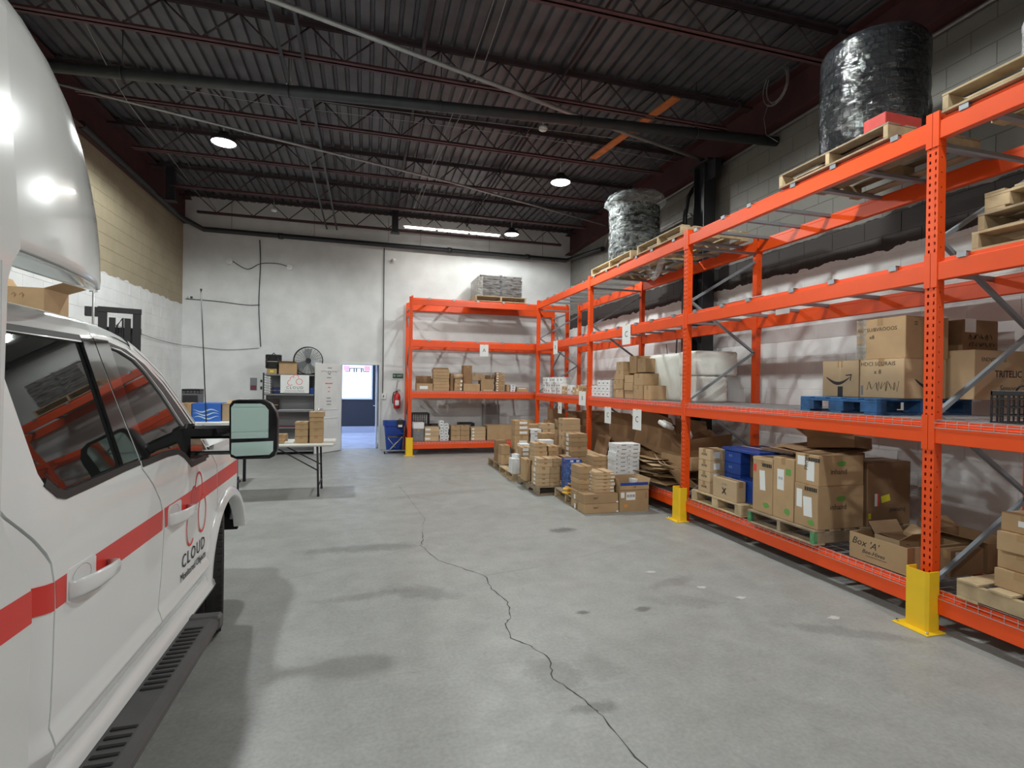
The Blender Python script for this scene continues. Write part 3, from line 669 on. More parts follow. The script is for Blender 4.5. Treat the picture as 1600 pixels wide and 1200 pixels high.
t = thing('wall_poster', 'thin dark strip notice beside the grey and red notice', 'sign', (-2.28, YB - .004, 1.52)); obj('notice_sheet', MB().box(-.02, .02, -.003, .003, .04, .1).box(-.02, .02, -.003, .003, -.12, -.05), INK, t)
# ------------------------------------------------------------------ pallet racking
FX, DEP, Y0, BAY = 3.70, 1.07, 2.64, 2.84
CW, CD = .076, .070          # column face and depth
PH = 3.545
LZ = [0.27, 1.408, 2.51, 3.466]   # beam tops
BH = .152
def column_mesh(name, face_dir):
    """perforated column; local origin at the base corner, face in plane x=0 (towards -x when face_dir=-1), y from -CW/2..CW/2"""
    mb = MB()
    pitch = .0508; n = int(PH / pitch)
    ys = [-CW / 2, -.024, -.012, .006, .014, CW / 2]    # outer, hole A (paired teardrops), ridge, hole B
    ys = [-CW / 2, -.026, -.016, .010, .022, CW / 2]
    for i in range(n):
        z = i * pitch; zs = [z, z + .012, z + .034, z + pitch]
        for a in range(3):
            for b in range(5):
                if a == 1 and b in (1, 3): continue
                mb.poly([(0, ys[b], zs[a]), (0, ys[b + 1], zs[a]), (0, ys[b + 1], zs[a + 1]), (0, ys[b], zs[a + 1])])
    # side faces with a row of small holes
    xs = [0, .028, .036, CD]; p2 = .1016
    for sy in (-CW / 2, CW / 2):
        for i in range(int(n * pitch / p2)):
            z = i * p2; zs = [z, z + .04, z + .05, z + p2]
            for a in range(3):
                for b in range(3):
                    if a == 1 and b == 1: continue
                    mb.poly([(xs[b], sy, zs[a]), (xs[b + 1], sy, zs[a]), (xs[b + 1], sy, zs[a + 1]), (xs[b], sy, zs[a + 1])])
    H = n * pitch
    mb.box(CD - .003, CD, -CW / 2, CW / 2, 0, H); mb.box(0, CD, -CW / 2, CW / 2, H, H + .002)
    return mb.mesh(name, ORANGE)
COLME = column_mesh('column', -1)
foot = fixn(MB().box(-.03, .10, -.065, .065, 0, .008).mesh('foot_plate', ORANGE))
def rack(name, label, nb, bl, levels, heights, group=None):
    """rack in local frame: front plane x=0 facing -x, bays along +y, depth to +x"""
    t = thing(name, label, 'pallet rack')
    t['nb'] = nb; del t['nb']
    ne = nb + 1
    for k in range(ne):
        y = k * bl
        for x, s in ((0, 1), (DEP, -1)):
            o = bpy.data.objects.new('column', COLME); COL.objects.link(o); o.parent = t; o.location = (x, y, 0)
            o.rotation_euler = (0, 0, 0 if s > 0 else PI)
            f = bpy.data.objects.new('foot_plate', foot); COL.objects.link(f); f.parent = o
        zz = [.15, .62, 1.30, 1.90, 2.55, 3.15]
        P = [(CD, .3), (DEP - CD, .85), (CD, 1.45), (DEP - CD, 2.05), (CD, 2.65), (DEP - CD, 3.2)]
        for i in range(len(P) - 1):
            a = Vector((P[i][0], y, P[i][1])); b = Vector((P[i + 1][0], y, P[i + 1][1]))
            obj('diagonal_brace', MB().tube([a, b], .02, 4, smooth=False, twist=PI / 4), BRACE, t)
        for z in (.2, 3.30):
            obj('cross_brace', MB().tube([(CD, y, z), (DEP - CD, y, z)], .02, 4, smooth=False, twist=PI / 4), BRACE, t)
    return t
beam_cache = {}
def beam(t, y0, y1, z, front=True, x=0.0, clips=None):
    """front beam: face at x-0.012 ... ; connector plates at both ends"""
    L = y1 - y0; key = round(L, 3)
    if key not in beam_cache:
        mb = MB(); mb.bbox(-.055, 0, CW / 2, L - CW / 2, -BH, -.03, b=.004); mb.bbox(-.030, 0, CW / 2, L - CW / 2, -.032, 0, b=.003)
        cs = []
        for yy, sgn in ((CW / 2, -1), (L - CW / 2, 1)):
            a, b = (yy - .036, yy + .004) if sgn < 0 else (yy - .004, yy + .036)
            c = MB(); c.box(-.061, -.056, a, b, -BH - .045, .04)
            c.box(-.056, 0, *((yy, yy + .004) if sgn < 0 else (yy - .004, yy)), -BH - .045, .04); cs.append(fixn(c.mesh('beam_connector', ORANGE)))
        beam_cache[key] = (fixn(mb.mesh('beam', ORANGE)), cs)
    me, ce_ = beam_cache[key]
    o = bpy.data.objects.new('beam', me); COL.objects.link(o); o.parent = t
    for q in ce_: c = bpy.data.objects.new('beam_connector', q); COL.objects.link(c); c.parent = o
    if front: o.location = (x + .054, y0, z)
    else: o.location = (x - .054, y0 + L, z); o.rotation_euler = (0, 0, PI)
    return o
clipme = None
def bars(t, y0, offs, z, clip=True):
    global clipme
    if clipme is None:
        b = MB().box(.0, DEP, -.022, .022, -.03, -.026).box(.0, DEP, -.022, -.019, -.026, 0).box(.0, DEP, .019, .022, -.026, 0)
        c = MB().box(-.006, -.003, -.028, .028, -.028, .008).box(-.006, .045, -.028, .028, .004, .008)
        hole = MB().tube([(-.007, 0, -.008), (-.0061, 0, -.008)], .006, 8)
        clipme = (fixn(b.mesh('support_bar', BRACE)), fixn(c.mesh('bar_clip', GREYSTEEL)), fixn(hole.mesh('bolt', INK)))
    for f in offs:
        o = bpy.data.objects.new('support_bar', clipme[0]); COL.objects.link(o); o.parent = t; o.location = (0, y0 + f, z)
        c = bpy.data.objects.new('bar_clip', clipme[1]); COL.objects.link(c); c.parent = o
deckcache = {}
def deck(t, y0, y1, z):
    L = round(y1 - y0, 3)
    if L not in deckcache:
        mb = MB(); r = .0026
        def rod(a, b, r=r):
            mb.tube([a, b], r, 3, cap=False, smooth=False)
        n = int(L / .066)
        for i in range(n + 1):
            y = i * L / n
            mb.tube([(-.004, y, -.045), (-.004, y, .004), (DEP + .004, y, .004), (DEP + .004, y, -.03)], r, 3, cap=False, smooth=False)
        for k in range(9): rod((.02 + k * (DEP - .04) / 8, 0, .0075), (.02 + k * (DEP - .04) / 8, L, .0075))
        rod((-.0065, 0, -.045), (-.0065, L, -.045)); rod((-.0065, 0, -.012), (-.0065, L, -.012))
        ch = MB()
        for f in (.15, .5, .85): ch.box(.056, DEP - .056, L * f - .02, L * f + .02, -.032, 0)
        deckcache[L] = (mb.mesh('wire_deck', ZINC), fixn(ch.mesh('deck_channel', GREYSTEEL)))
    o = bpy.data.objects.new('wire_deck', deckcache[L][0]); COL.objects.link(o); o.parent = t; o.location = (0, y0, z)
    c = bpy.data.objects.new('deck_channel', deckcache[L][1]); COL.objects.link(c); c.parent = o
OFFS = [.27, .79, 1.21, 1.77, 2.17, 2.65]
R1 = rack('pallet_rack', 'long orange pallet rack with four shelf levels along the right wall', 5, BAY, None, None)
R1.location = (FX, Y0 - 2 * BAY, 0)
for k in range(5):
    y0, y1 = k * BAY, (k + 1) * BAY
    for i, z in enumerate(LZ):
        beam(R1, y0, y1, z, True); beam(R1, y0, y1, z, False, DEP)
        if i >= 2: bars(R1, y0, OFFS, z)
        else:
            h = (BAY - CW - .02) / 2
            deck(R1, y0 + CW / 2 + .005, y0 + CW / 2 + .005 + h, z); deck(R1, y0 + CW / 2 + .015 + h, y0 + CW / 2 + .015 + 2 * h, z)
# rack along the back wall: local frame rotated so the front faces the camera
AY, AX0, AL = 11.62, .925, 3.70
R2 = rack('pallet_rack', 'orange pallet rack with four shelf levels standing along the white back wall', 1, AL, None, None)
R2.rotation_euler = (0, 0, -PI / 2)       # local +x -> world -y ; flip below
# local +x must map to world +y and local +y to world -x ; so rotate by +90 degrees and start at the right end
R2.rotation_euler = (0, 0, PI / 2); R2.location = (AX0 + AL, AY, 0)
LZA = [.288, 1.418, 2.56, 3.49]
for i, z in enumerate(LZA):
    beam(R2, 0, AL, z, True); beam(R2, 0, AL, z, False, DEP)
    if i >= 2: bars(R2, 0, [.4, 1.0, 1.6, 2.2, 2.75, 3.3], z)
    else:
        h = (AL - CW - .03) / 3
        for q in range(3): deck(R2, CW / 2 + .005 + q * (h + .01), CW / 2 + .005 + q * (h + .01) + h, z)
# yellow post protectors
def guard(x, y, rz, label):
    t = thing('post_guard', label, 'post guard', (x, y, 0), rz)
    mb = MB(); o = [(-.085, -.075), (-.085, .075), (.045, .11), (.045, .10), (-.073, .067), (-.073, -.067), (.045, -.10), (.045, -.11)]
    # angled steel shield, open towards the post
    mb.prism([(-.075, -.062), (-.058, -.078), (.03, -.078), (.03, -.070), (-.054, -.070), (-.067, -.058), (-.067, .058), (-.054, .070), (.03, .070), (.03, .078), (-.058, .078), (-.075, .062)], .008, .40, lambda u, v, h: (u, v, h))
    obj('shield', mb, YELLOW, t); obj('base_plate', MB().bbox(-.13, .04, -.12, .12, 0, .008), YELLOW, t)
    for sy in (-.1, .1): obj('anchor_bolt', MB().tube([(-.105, sy, .008), (-.105, sy, .024)], .009, 6), CHROME, t)
guard(FX - .02, Y0, 0, 'nearest yellow post guard, at the foot of the big orange column')
guard(FX - .02, Y0 + BAY, 0, 'yellow post guard at the second orange column, in front of the flattened boxes')
guard(AX0 - .005, AY - .02, PI / 2, 'yellow post guard at the left end of the back rack beside the blue bin')
# hanging paper signs
def sign(x, y, z, face, txt, w, h, label, m=PAPER):
    t = thing('paper_sign', label, 'sign', (x, y, z))
    a = .0015
    if face == '-Y': obj('sheet', MB().box(-w / 2, w / 2, -a, a, -h, 0), m, t)
    else: obj('sheet', MB().box(-a, a, -w / 2, w / 2, -h, 0), m, t)
    text(txt, h * .42, (0, -a - .0006, -h * .5) if face == '-Y' else (-a - .0006, 0, -h * .5), face, INK, t)
    tp = MB().box(-.02, .02, -a - .001, a, -.01, .01) if face == '-Y' else MB().box(-a - .001, a, -.02, .02, -.01, .01)
    obj('tape_tab', tp, TAPEC, t)
sign(2.58, AY - .015, 2.50, '-Y', 'A', .20, .27, 'white paper sign with letter A hung on the back rack')
sign(FX - .012, 9.92, 2.50, '-X', 'B', .24, .27, 'white paper sign on the second highest beam in the far corner of the long rack')
sign(FX - .012, 6.93, 2.52, '-X', 'C', .25, .30, 'white paper sign with letter C on the second highest beam of the long rack')
sign(FX - .012, 9.62, 1.26, '-X', 'B', .20, .22, 'farthest small white sign hung under the second shelf beam')
sign(FX - .02, 8.50, 1.50, '-X', 'B', .30, .25, 'tilted white sign on the beam beside the third orange column')
sign(FX - .012, 7.50, 1.27, '-X', 'C', .22, .26, 'small white sign hung under the beam left of its neighbour above the torn cartons')
sign(FX - .012, 6.58, 1.28, '-X', 'C', .24, .29, 'larger white sign hung under the beam right above the torn cartons')
# ------------------------------------------------------------------ pallets
boardc = {}
def pallet(x, y, z, lx, ly, label, m=WOOD, rz=0, style='stringer', group=None, bend=WOOD, boards_along='x', notch=False):
    """x,y = low corner; lx, ly sizes; stringers run along y when boards_along == 'x'"""
    t = thing('wooden_pallet', label, 'pallet', (x + lx / 2, y + ly / 2, z), rz, group)
    sw = boards_along == 'x'
    A, B = (lx, ly) if sw else (ly, lx)      # A = board length, B = stringer length
    def put(name, mb, mm, loc):
        if sw: return obj(name, mb, mm, t, loc)
        return obj(name, mb, mm, t, (-loc[1], loc[0], loc[2]), (0, 0, PI / 2))
    nb = max(5, int(B / .155)); bw = B / nb * .72
    key = (round(A, 2), round(B, 2), m.name, style, notch)
    if key not in boardc:
        boardc[key] = (fixn(MB().bbox(-A / 2, A / 2, -bw / 2, bw / 2, 0, .016, b=.002).mesh('deck_board', m)),)
    me = boardc[key][0]
    def b(yy, zz, rot=0, nm='deck_board'):
        o = bpy.data.objects.new(nm, me); COL.objects.link(o); o.parent = t
        o.location = (0, yy, zz) if sw else (-yy, 0, zz); o.rotation_euler = (0, 0, (0 if sw else PI / 2) + rot)
    H = .125
    for i in range(nb): b(-B / 2 + bw / 2 + i * (B - bw) / (nb - 1), H - .016, random.uniform(-.006, .006))
    for f in (0, .5, 1): b(-B / 2 + bw / 2 + f * (B - bw), 0)
    if style == 'stringer':
        for xx in (-A / 2 + .022, 0, A / 2 - .022):
            if notch:
                n_ = [(-B / 2, .0162), (-B / 2 + .18, .0162), (-B / 2 + .21, .055), (-B / 2 + .39, .055), (-B / 2 + .42, .0162), (B / 2 - .42, .0162), (B / 2 - .39, .055), (B / 2 - .21, .055), (B / 2 - .18, .0162), (B / 2, .0162), (B / 2, .1088), (-B / 2, .1088)]
                mb = MB(); mb.prism(n_, -.019, .019, lambda u, v, h: (h, u, v))
            else: mb = MB().bbox(-.019, .019, -B / 2, B / 2, .0162, .1088, b=.002)
            put('stringer', mb, bend, (xx, 0, 0))
    else:
        for xx in (-A / 2 + .05, 0, A / 2 - .05):
            put('stringer_board', MB().bbox(-.05, .05, -B / 2, B / 2, .092, .1088, b=.002), m, (xx, 0, 0))
            for yy in (-B / 2 + .07, 0, B / 2 - .07):
                put('block', MB().bbox(-.05, .05, -.07, .07, .0162, .0918, b=.003), bend, (xx, yy, 0))
    return t
# ------------------------------------------------------------------ cartons
bodyc = {}
def carton(x, y, z, w, d, h, label, m=CARD, rz=0, group=None, tape=True, lab=None, name='cardboard_box', tm=None, cat='box'):
    """closed carton; x,y = low corner in the unrotated frame, z = base; lab: list of (face, fu, fv, w, h, material)"""
    key = (round(w, 3), round(d, 3), round(h, 3), m.name)
    if key not in bodyc:
        mb = MB(); mb.bbox(-w / 2, w / 2, -d / 2, d / 2, 0, h - .003, b=.004)
        g = .0012
        if w >= d: mb.bbox(-w / 2 + .001, w / 2 - .001, -d / 2 + .001, -g, h - .0035, h, b=.001).bbox(-w / 2 + .001, w / 2 - .001, g, d / 2 - .001, h - .0035, h, b=.001)
        else: mb.bbox(-w / 2 + .001, -g, -d / 2 + .001, d / 2 - .001, h - .0035, h, b=.001).bbox(g, w / 2 - .001, -d / 2 + .001, d / 2 - .001, h - .0035, h, b=.001)
        me = fixn(mb.mesh('carton', m)); tp = MB(); tw = min(.024, min(w, d) * .2); e = .0006; dn = min(.06, h * .35)
        if w >= d: tp.box(-w / 2 - e, w / 2 + e, -tw, tw, h, h + e).box(-w / 2 - e, -w / 2 + .0003, -tw, tw, h - dn, h).box(w / 2 - .0003, w / 2 + e, -tw, tw, h - dn, h)
        else: tp.box(-tw, tw, -d / 2 - e, d / 2 + e, h, h + e).box(-tw, tw, -d / 2 - e, -d / 2 + .0003, h - dn, h).box(-tw, tw, d / 2 - .0003, d / 2 + e, h - dn, h)
        bodyc[key] = (me, fixn(tp.mesh('packing_tape', tm or (TAPE if m is not WHITEBOX else PAPER))))
    me, tme = bodyc[key]
    o = bpy.data.objects.new(name, me); COL.objects.link(o)
    o.location = (x + w / 2, y + d / 2, z); o.rotation_euler = (0, 0, rz); tag(o, label, cat, group)
    if tape:
        c = bpy.data.objects.new('packing_tape', tme); COL.objects.link(c); c.parent = o
    for L in (lab or []):
        face, fu, fv, lw, lh, lm = L[:6]
        if face == '-Y': sticker(o, '-Y', ((fu - .5) * w, -d / 2, fv * h), lw, lh, lm)
        elif face == '-X': sticker(o, '-X', (-w / 2, (.5 - fu) * d, fv * h), lw, lh, lm)
        if len(L) > 6:
            p = ((fu - .5) * w, -d / 2 - .0014, fv * h) if face == '-Y' else (-w / 2 - .0014, (.5 - fu) * d, fv * h)
            text(L[6], L[7], p, face, L[8] if len(L) > 8 else INK, o)
    return o
ORD = ['lowest', 'second', 'third', 'fourth', 'fifth', 'sixth', 'seventh', 'eighth', 'ninth', 'tenth', 'eleventh', 'twelfth']
def stack(x, y, z, w, d, hs, desc, where, m=CARD, lab=None, jit=.006, group=None, rz=0, tape=True):
    n = len(hs)
    for i, h in enumerate(hs):
        o_ = 'topmost' if i == n - 1 and n > 1 else (ORD[i] + (' up' if i else ''))
        L = f'{desc}, {o_} in {where}' if n > 1 else f'{desc}, {where}'
        carton(x + random.uniform(-jit, jit), y + random.uniform(-jit, jit), z, w, d, h - .001, L, m, rz + random.uniform(-.02, .02) * (1 if jit > .003 else .3), group or where, tape, lab)
        z += h
    return z
def open_box(x, y, z, w, d, h, label, m=CARD, flaps=None, rz=0, t_=.005, inner=None, group=None, rot=None):
    """open carton with folded out flaps: dict side -> (angle from vertical, length)"""
    t = thing('cardboard_box', label, 'box', (x + w / 2, y + d / 2, z), rz, group, rot)
    mb = MB(); mb.box(-w / 2, w / 2, -d / 2, d / 2, 0, t_).box(-w / 2, -w / 2 + t_, -d / 2, d / 2, t_, h).box(w / 2 - t_, w / 2, -d / 2, d / 2, t_, h)
    mb.box(-w / 2 + t_, w / 2 - t_, -d / 2, -d / 2 + t_, t_, h).box(-w / 2 + t_, w / 2 - t_, d / 2 - t_, d / 2, t_, h)
    obj('box_body', mb, m, t)
    for s, (a, l) in (flaps or {}).items():
        f = MB().box(-.5, .5, -.003, .003, 0, l)
        if s in 'NS':
            f = MB().box(-w / 2 + .004, w / 2 - .004, -.0015, .0015, 0, l); o = obj('flap', f, inner or m, t, (0, (d / 2 - .002) * (1 if s == 'N' else -1), h))
            o.rotation_euler = (-a if s == 'N' else a, 0, 0)
        else:
            f = MB().box(-.0015, .0015, -d / 2 + .004, d / 2 - .004, 0, l); o = obj('flap', f, inner or m, t, ((w / 2 - .002) * (1 if s == 'E' else -1), 0, h))
            o.rotation_euler = (0, a if s == 'E' else -a, 0)
    return t
def sheet(x, y, z, w, d, rot, label, m=CARD, group=None, fold=0.0):
    """flattened piece of cardboard with a crease"""
    mb = MB(); n = 6
    th = .004
    for s in (0, 1):
        for i in range(n + 1):
            for j in (0, 1):
                u = -w / 2 + i * w / n; zz = (abs(u) ** 1.3) * fold + (th if s else 0)
                mb.v.append((u, -d / 2 + j * d, zz))
    k = (n + 1) * 2
    for i in range(n):
        a = i * 2; mb.addf([a, a + 2, a + 3, a + 1]); mb.addf([k + a, k + a + 1, k + a + 3, k + a + 2])
        mb.addf([a, k + a, k + a + 2, a + 2]); mb.addf([a + 1, a + 3, k + a + 3, k + a + 1])
    mb.addf([0, 1, k + 1, k]); mb.addf([2 * n, k + 2 * n, k + 2 * n + 1, 2 * n + 1])
    o = obj('cardboard_sheet', mb, m, None, (x, y, z), rot); return tag(o, label, 'cardboard', group)
def crate(x, y, z, w, d, h, label, rz=0):
    t = thing('plastic_crate', label, 'crate', (x + w / 2, y + d / 2, z), rz)
    a, b = w / 2, d / 2
    obj('crate_base', MB().box(-a, a, -b, b, 0, .008), BLACKPL, t)
    obj('crate_rim', MB().bbox(-a, a, -b, -b + .014, h - .03, h, b=.003).bbox(-a, a, b - .014, b, h - .03, h, b=.003).bbox(-a, -a + .014, -b, b, h - .03, h, b=.003).bbox(a - .014, a, -b, b, h - .03, h, b=.003), BLACKPL, t)
    bar = MB(); k = max(4, int(w / .045))
    for i in range(k + 1):
        u = -a + .004 + i * (w - .008) / k
        for s in (-b + .006, b - .006): bar.box(u - .004, u + .004, s - .004, s + .004, 0, h - .02)
    k2 = max(4, int(d / .045))
    for i in range(k2 + 1):
        u = -b + .004 + i * (d - .008) / k2
        for s in (-a + .006, a - .006): bar.box(s - .004, s + .004, u - .004, u + .004, 0, h - .02)
    r_ = 4
    for i in range(1, r_):
        zz = i * h / r_; bar.box(-a, a, -b + .001, -b + .007, zz - .004, zz + .004).box(-a, a, b - .007, b - .001, zz - .004, zz + .004).box(-a + .001, -a + .007, -b, b, zz - .004, zz + .004).box(a - .007, a - .001, -b, b, zz - .004, zz + .004)
    o = obj('crate_lattice', bar, BLACKPL, t)
    return t
ZL1, ZL2, ZL3, ZL4 = .2815, 1.4195, 2.5190, 3.4750
ZLA1, ZLA2, ZLA4 = .2995, 1.4295, 3.4990

# ================================================================== floor pallets in front of the long rack
G = 'cartons on the floor pallets'
pallet(2.64, 6.2, 0, 1.0, .85, 'nearest floor pallet, under the tall carton stack with the yellow envelopes', WOODOLD, boards_along='y')
pallet(2.40, 7.12, 0, 1.02, 1.02, 'second floor pallet from the front, grey and worn with notched side', WOODOLD, notch=True, boards_along='x', bend=WOODOLD)
pallet(2.34, 8.22, 0, 1.0, .90, 'third floor pallet from the front, pale new wood under the white carton', WOOD, boards_along='y')
pallet(2.37, 9.2, 0, 1.0, .95, 'farthest floor pallet, mostly hidden behind the labelled cartons', WOODOLD, boards_along='y')
PZ = .1265
lb = lambda u=.5, v=.5, w=.06, h=.035: [('-Y', u, v, w, h, PAPER)]
# nearest pallet
stack(2.68, 6.24, PZ, .17, .30, [.065] * 5 + [.10], 'plain brown carton', 'the tall narrow stack on the nearest floor pallet', CARD)
stack(3.10, 6.75, PZ, .24, .26, [.068] * 7, 'seamed brown carton', 'the stack behind the blue wrapped bundle', CARD)
stack(2.88, 6.42, PZ, .17, .2, [.06, .06], 'small grey brown carton', 'the gap behind the narrow stack', CARDD)
for i, (ex, ey, ez, r) in enumerate([(2.70, 6.62, PZ, .3), (2.73, 6.70, PZ + .03, -.4), (2.71, 6.62, PZ + .06, .9), (2.75, 6.66, PZ + .10, 1.2)]):
    mb = MB(); mb.bbox(-.09, .09, -.06, .06, 0, .018, b=.006); o = obj('padded_envelope', mb, YELLOWP, None, (ex, ey, ez), (.25 * (i > 1), .2 * (i > 1), r))
    tag(o, ['flat yellow padded envelope at the bottom of the little heap', 'second yellow padded envelope of the heap', 'third yellow padded envelope, tilted up', 'topmost yellow padded envelope standing askew'][i] + ' beside the tall stack', 'envelope', 'yellow envelopes'); obj('envelope_flap', MB().box(-.09, -.05, -.058, .058, .018, .0195), YELLOWP, o)
# blue wrapped bundle
zz = stack(2.76, 6.86, PZ, .22, .22, [.11, .11, .11, .09], 'dark blue carton', 'the blue wrapped bundle on the nearest pallet', BLUECARD, [('-Y', .3, .75, .05, .03, PAPER), ('-Y', .72, .75, .05, .03, PAPER)], jit=.002)
def film(name, label, prof, cx, cy, m, n=32, amp=.03, sq=None, cat='plastic wrap', seed=1, z0=0):
    rnd = random.Random(seed); offs = [[1 + rnd.uniform(-amp, amp) for _ in range(n)] for _ in prof]
    mb = MB(); mb.smooth = True
    base = 0
    for i, (r, z) in enumerate(prof):
        for j in range(n):
            a = 2 * PI * j / n; c, s_ = math.cos(a), math.sin(a)
            if sq:
                k = max(abs(c) / sq[0], abs(s_) / sq[1]); kk = (abs(c / sq[0]) ** 6 + abs(s_ / sq[1]) ** 6) ** (1 / 6); R = r / kk
            else: R = r
            R *= offs[i][j]; mb.v.append((R * c, R * s_, z))
    for i in range(len(prof) - 1):
        for j in range(n):
            j2 = (j + 1) % n; mb.addf([i * n + j, i * n + j2, (i + 1) * n + j2, (i + 1) * n + j])
    o = obj(name, mb, m, None, (cx, cy, z0)); tag(o, label, cat); return o
film('stretch_film', 'crumpled blue stretch film around the blue carton bundle', [(1.16, .01), (1.1, .1), (1.12, .2), (1.08, .32), (1.1, .40)], 2.87, 6.97, BLUEFILM, 28, .04, sq=(.115, .115), z0=PZ)
# cartons on the bare floor in front
def dtx(b): return [('-Y', .97, .12, .03, .02, PAPER), ('-X', .3, .3, .05, .06, PAPER)]
o = carton(2.64, 5.98, 0, .47, .44, .118, 'lower of the two long flat cartons lying on the floor at the front', CARD, lab=dtx(0)); text('24LP', .035, (-.08, -.2215, .07), '-Y', INK, o)
o = carton(2.64, 5.99, .119, .47, .44, .118, 'upper of the two long flat cartons lying on the floor at the front', CARD, lab=dtx(0)); text('24LP', .035, (-.08, -.2215, .07), '-Y', INK, o)
stack(2.82, 6.06, .2375, .27, .30, [.044] * 6, 'flat brown carton', 'the short stack on top of the long flat cartons', CARDL, [('-X', .4, .5, .10, .025, PAPER), ('-Y', .88, .5, .05, .014, PAPER)], jit=.008)
ob = open_box(3.12, 5.97, 0, .41, .42, .325, 'big open carton with blue inner flap on the floor by the rack', CARD, {'W': (.25, .1), 'E': (.3, .1), 'N': (-.1, .08)})
obj('inner_flap', MB().box(-.195, .195, -.212, -.207, .325, .372), BLUECARD, ob)
obj('rolled_flap', MB().box(-.20, .205, -.218, -.211, .285, .335), CARD, ob)
sticker(ob, '-Y', (-.05, -.21, .20), .13, .10, PAPER); sticker(ob, '-Y', (-.165, -.21, .215), .05, .07, PAPER)
text('\u2261\u2261\u2261', .07, (-.05, -.2125, .20), '-Y', INK, ob); text('UP', .035, (0, -.219, .315), '-Y', INK, ob)
sticker(ob, '-Y', (-.12, -.21, .08), .05, .04, mat('orange_label', (.65, .28, .08), .6)); sticker(ob, '-Y', (.17, -.21, .20), .03, .08, CARDD)
o = carton(3.46, 6.26, .255, .15, .12, .10, 'small white carton with blue emblem standing in the big open carton', WHITEBOX); sticker(o, '-Y', (0, -.06, .04), .06, .04, BLUECARD)
carton(3.45, 6.2, .006, .2, .17, .245, 'brown carton down inside the big open carton', CARD)
carton(3.30, 6.42, 0, .36, .30, .25, 'brown carton on the floor hidden behind the open carton', CARD)
carton(3.30, 6.44, .2505, .33, .28, .09, 'brown carton directly under the tall white carton stack', CARDL)
z = .342
for i in range(8):
    for s in (0, 1):
        o = carton(3.31 + s * .185 + random.uniform(-.003, .003) - (.012 if i < 6 else 0), 6.45 + random.uniform(-.004, .004), z, .182, .24, .0575, f'white carton, {"left" if s == 0 else "right"} column, row {ORD[i]}, of the tall white stack', WHITEBOX, 0, 'white cartons in the tall stack', True,
                   [('-Y', .62, .72, .07, .012, INKG), ('-Y', .12, .35, .02, .012, INKG)])
    z += .0582
# second pallet
def pairrow(x, y, z, w1, w2, d, h, row, where, m1=CARD, m2=CARD):
    carton(x, y, z, w1, d, h - .001, f'{row} left carton in {where}', m1, 0, where, True, [('-X', .5, .5, .08, h * .6, PAPER)])
    carton(x + w1 + .003, y, z, w2, d, h - .001, f'{row} right carton in {where}', m2, 0, where, True)
W = 'the low block of cartons on the worn second pallet'
z = PZ
for row, h in (('lowest', .055), ('second lowest', .06), ('second highest', .065), ('highest', .095)): pairrow(2.41, 7.14, z, .185, .165, .30, h, row, W, CARDL); z += h
W = 'the pair layer above the low block'
for row, h in (('lower', .062), ('upper', .062)): pairrow(2.43, 7.17, z, .22, .15, .28, h, row, W, CARDL, CARD); z += h
stack(2.47, 7.48, PZ, .20, .26, [.10, .10, .10, .09, .07, .07, .06], 'grey brown carton', 'the middle column on the second pallet', CARDL)
stack(2.70, 7.48, PZ, .16, .26, [.12, .12, .12, .10, .08], 'brown carton', 'the column right of middle on the second pallet', CARD)
stack(2.35, 7.58, PZ, .09, .26, [.33], 'upright narrow carton standing', 'at the left rear edge of the second pallet', CARD)
stack(2.93, 7.45, PZ, .14, .24, [.13, .13, .12], 'small brown carton', 'the low column behind the blue bundle', CARD)
stack(3.12, 7.62, 0, .28, .30, [.10, .10, .10, .09, .08, .08, .08, .075, .07, .06], 'side labelled carton', 'the tall stack before the third orange column', CARD, [('-X', .5, .5, .10, .05, PAPER)])
stack(3.14, 7.95, 0, .28, .28, [.2, .2, .2, .16, .10, .10, .09], 'pale brown carton', 'the highest stack behind, reaching the shelf signs', CARDL)
stack(2.86, 7.9, 0, .22, .22, [.2, .2, .2], 'plain brown carton', 'the stack between the second and third pallets', CARDD)
# third pallet
o = carton(2.33, 8.24, PZ, .14, .20, .245, 'plain white carton standing upright at the front corner of the third pallet', WHITEBOX)
stack(2.49, 8.24, PZ, .17, .26, [.072] * 6, 'brown carton', 'the front labelled stack beside the upright white carton', CARD, [('-Y', .45, .5, .10, .05, PAPER)])
stack(2.68, 8.26, PZ, .12, .25, [.1, .1, .1, .1], 'narrow brown carton', 'the stack right of the labelled one', CARD)
stack(2.82, 8.30, PZ, .26, .25, [.13, .13, .12, .08], 'grey brown carton', 'the wide stack on the third pallet', CARDL)
carton(2.84, 8.30, PZ + .462, .24, .2, .075, 'white carton lying on the wide grey brown stack', WHITEBOX)
carton(2.40, 8.30, PZ + .246, .10, .16, .06, 'small white carton lying slanted on the upright white carton', WHITEBOX, rz=.4)
stack(2.58, 8.62, PZ, .18, .2, [.11, .11, .11, .11], 'white carton', 'the white stack in the middle of the third pallet', WHITEBOX)
stack(3.0, 8.7, 0, .24, .25, [.18, .18, .16, .12, .10], 'brown carton', 'the rear right stack of the third pallet', CARD)
carton(3.40, 8.7, 0, .16, .2, .42, 'small dark brown carton beside the column foot', CARDD); 
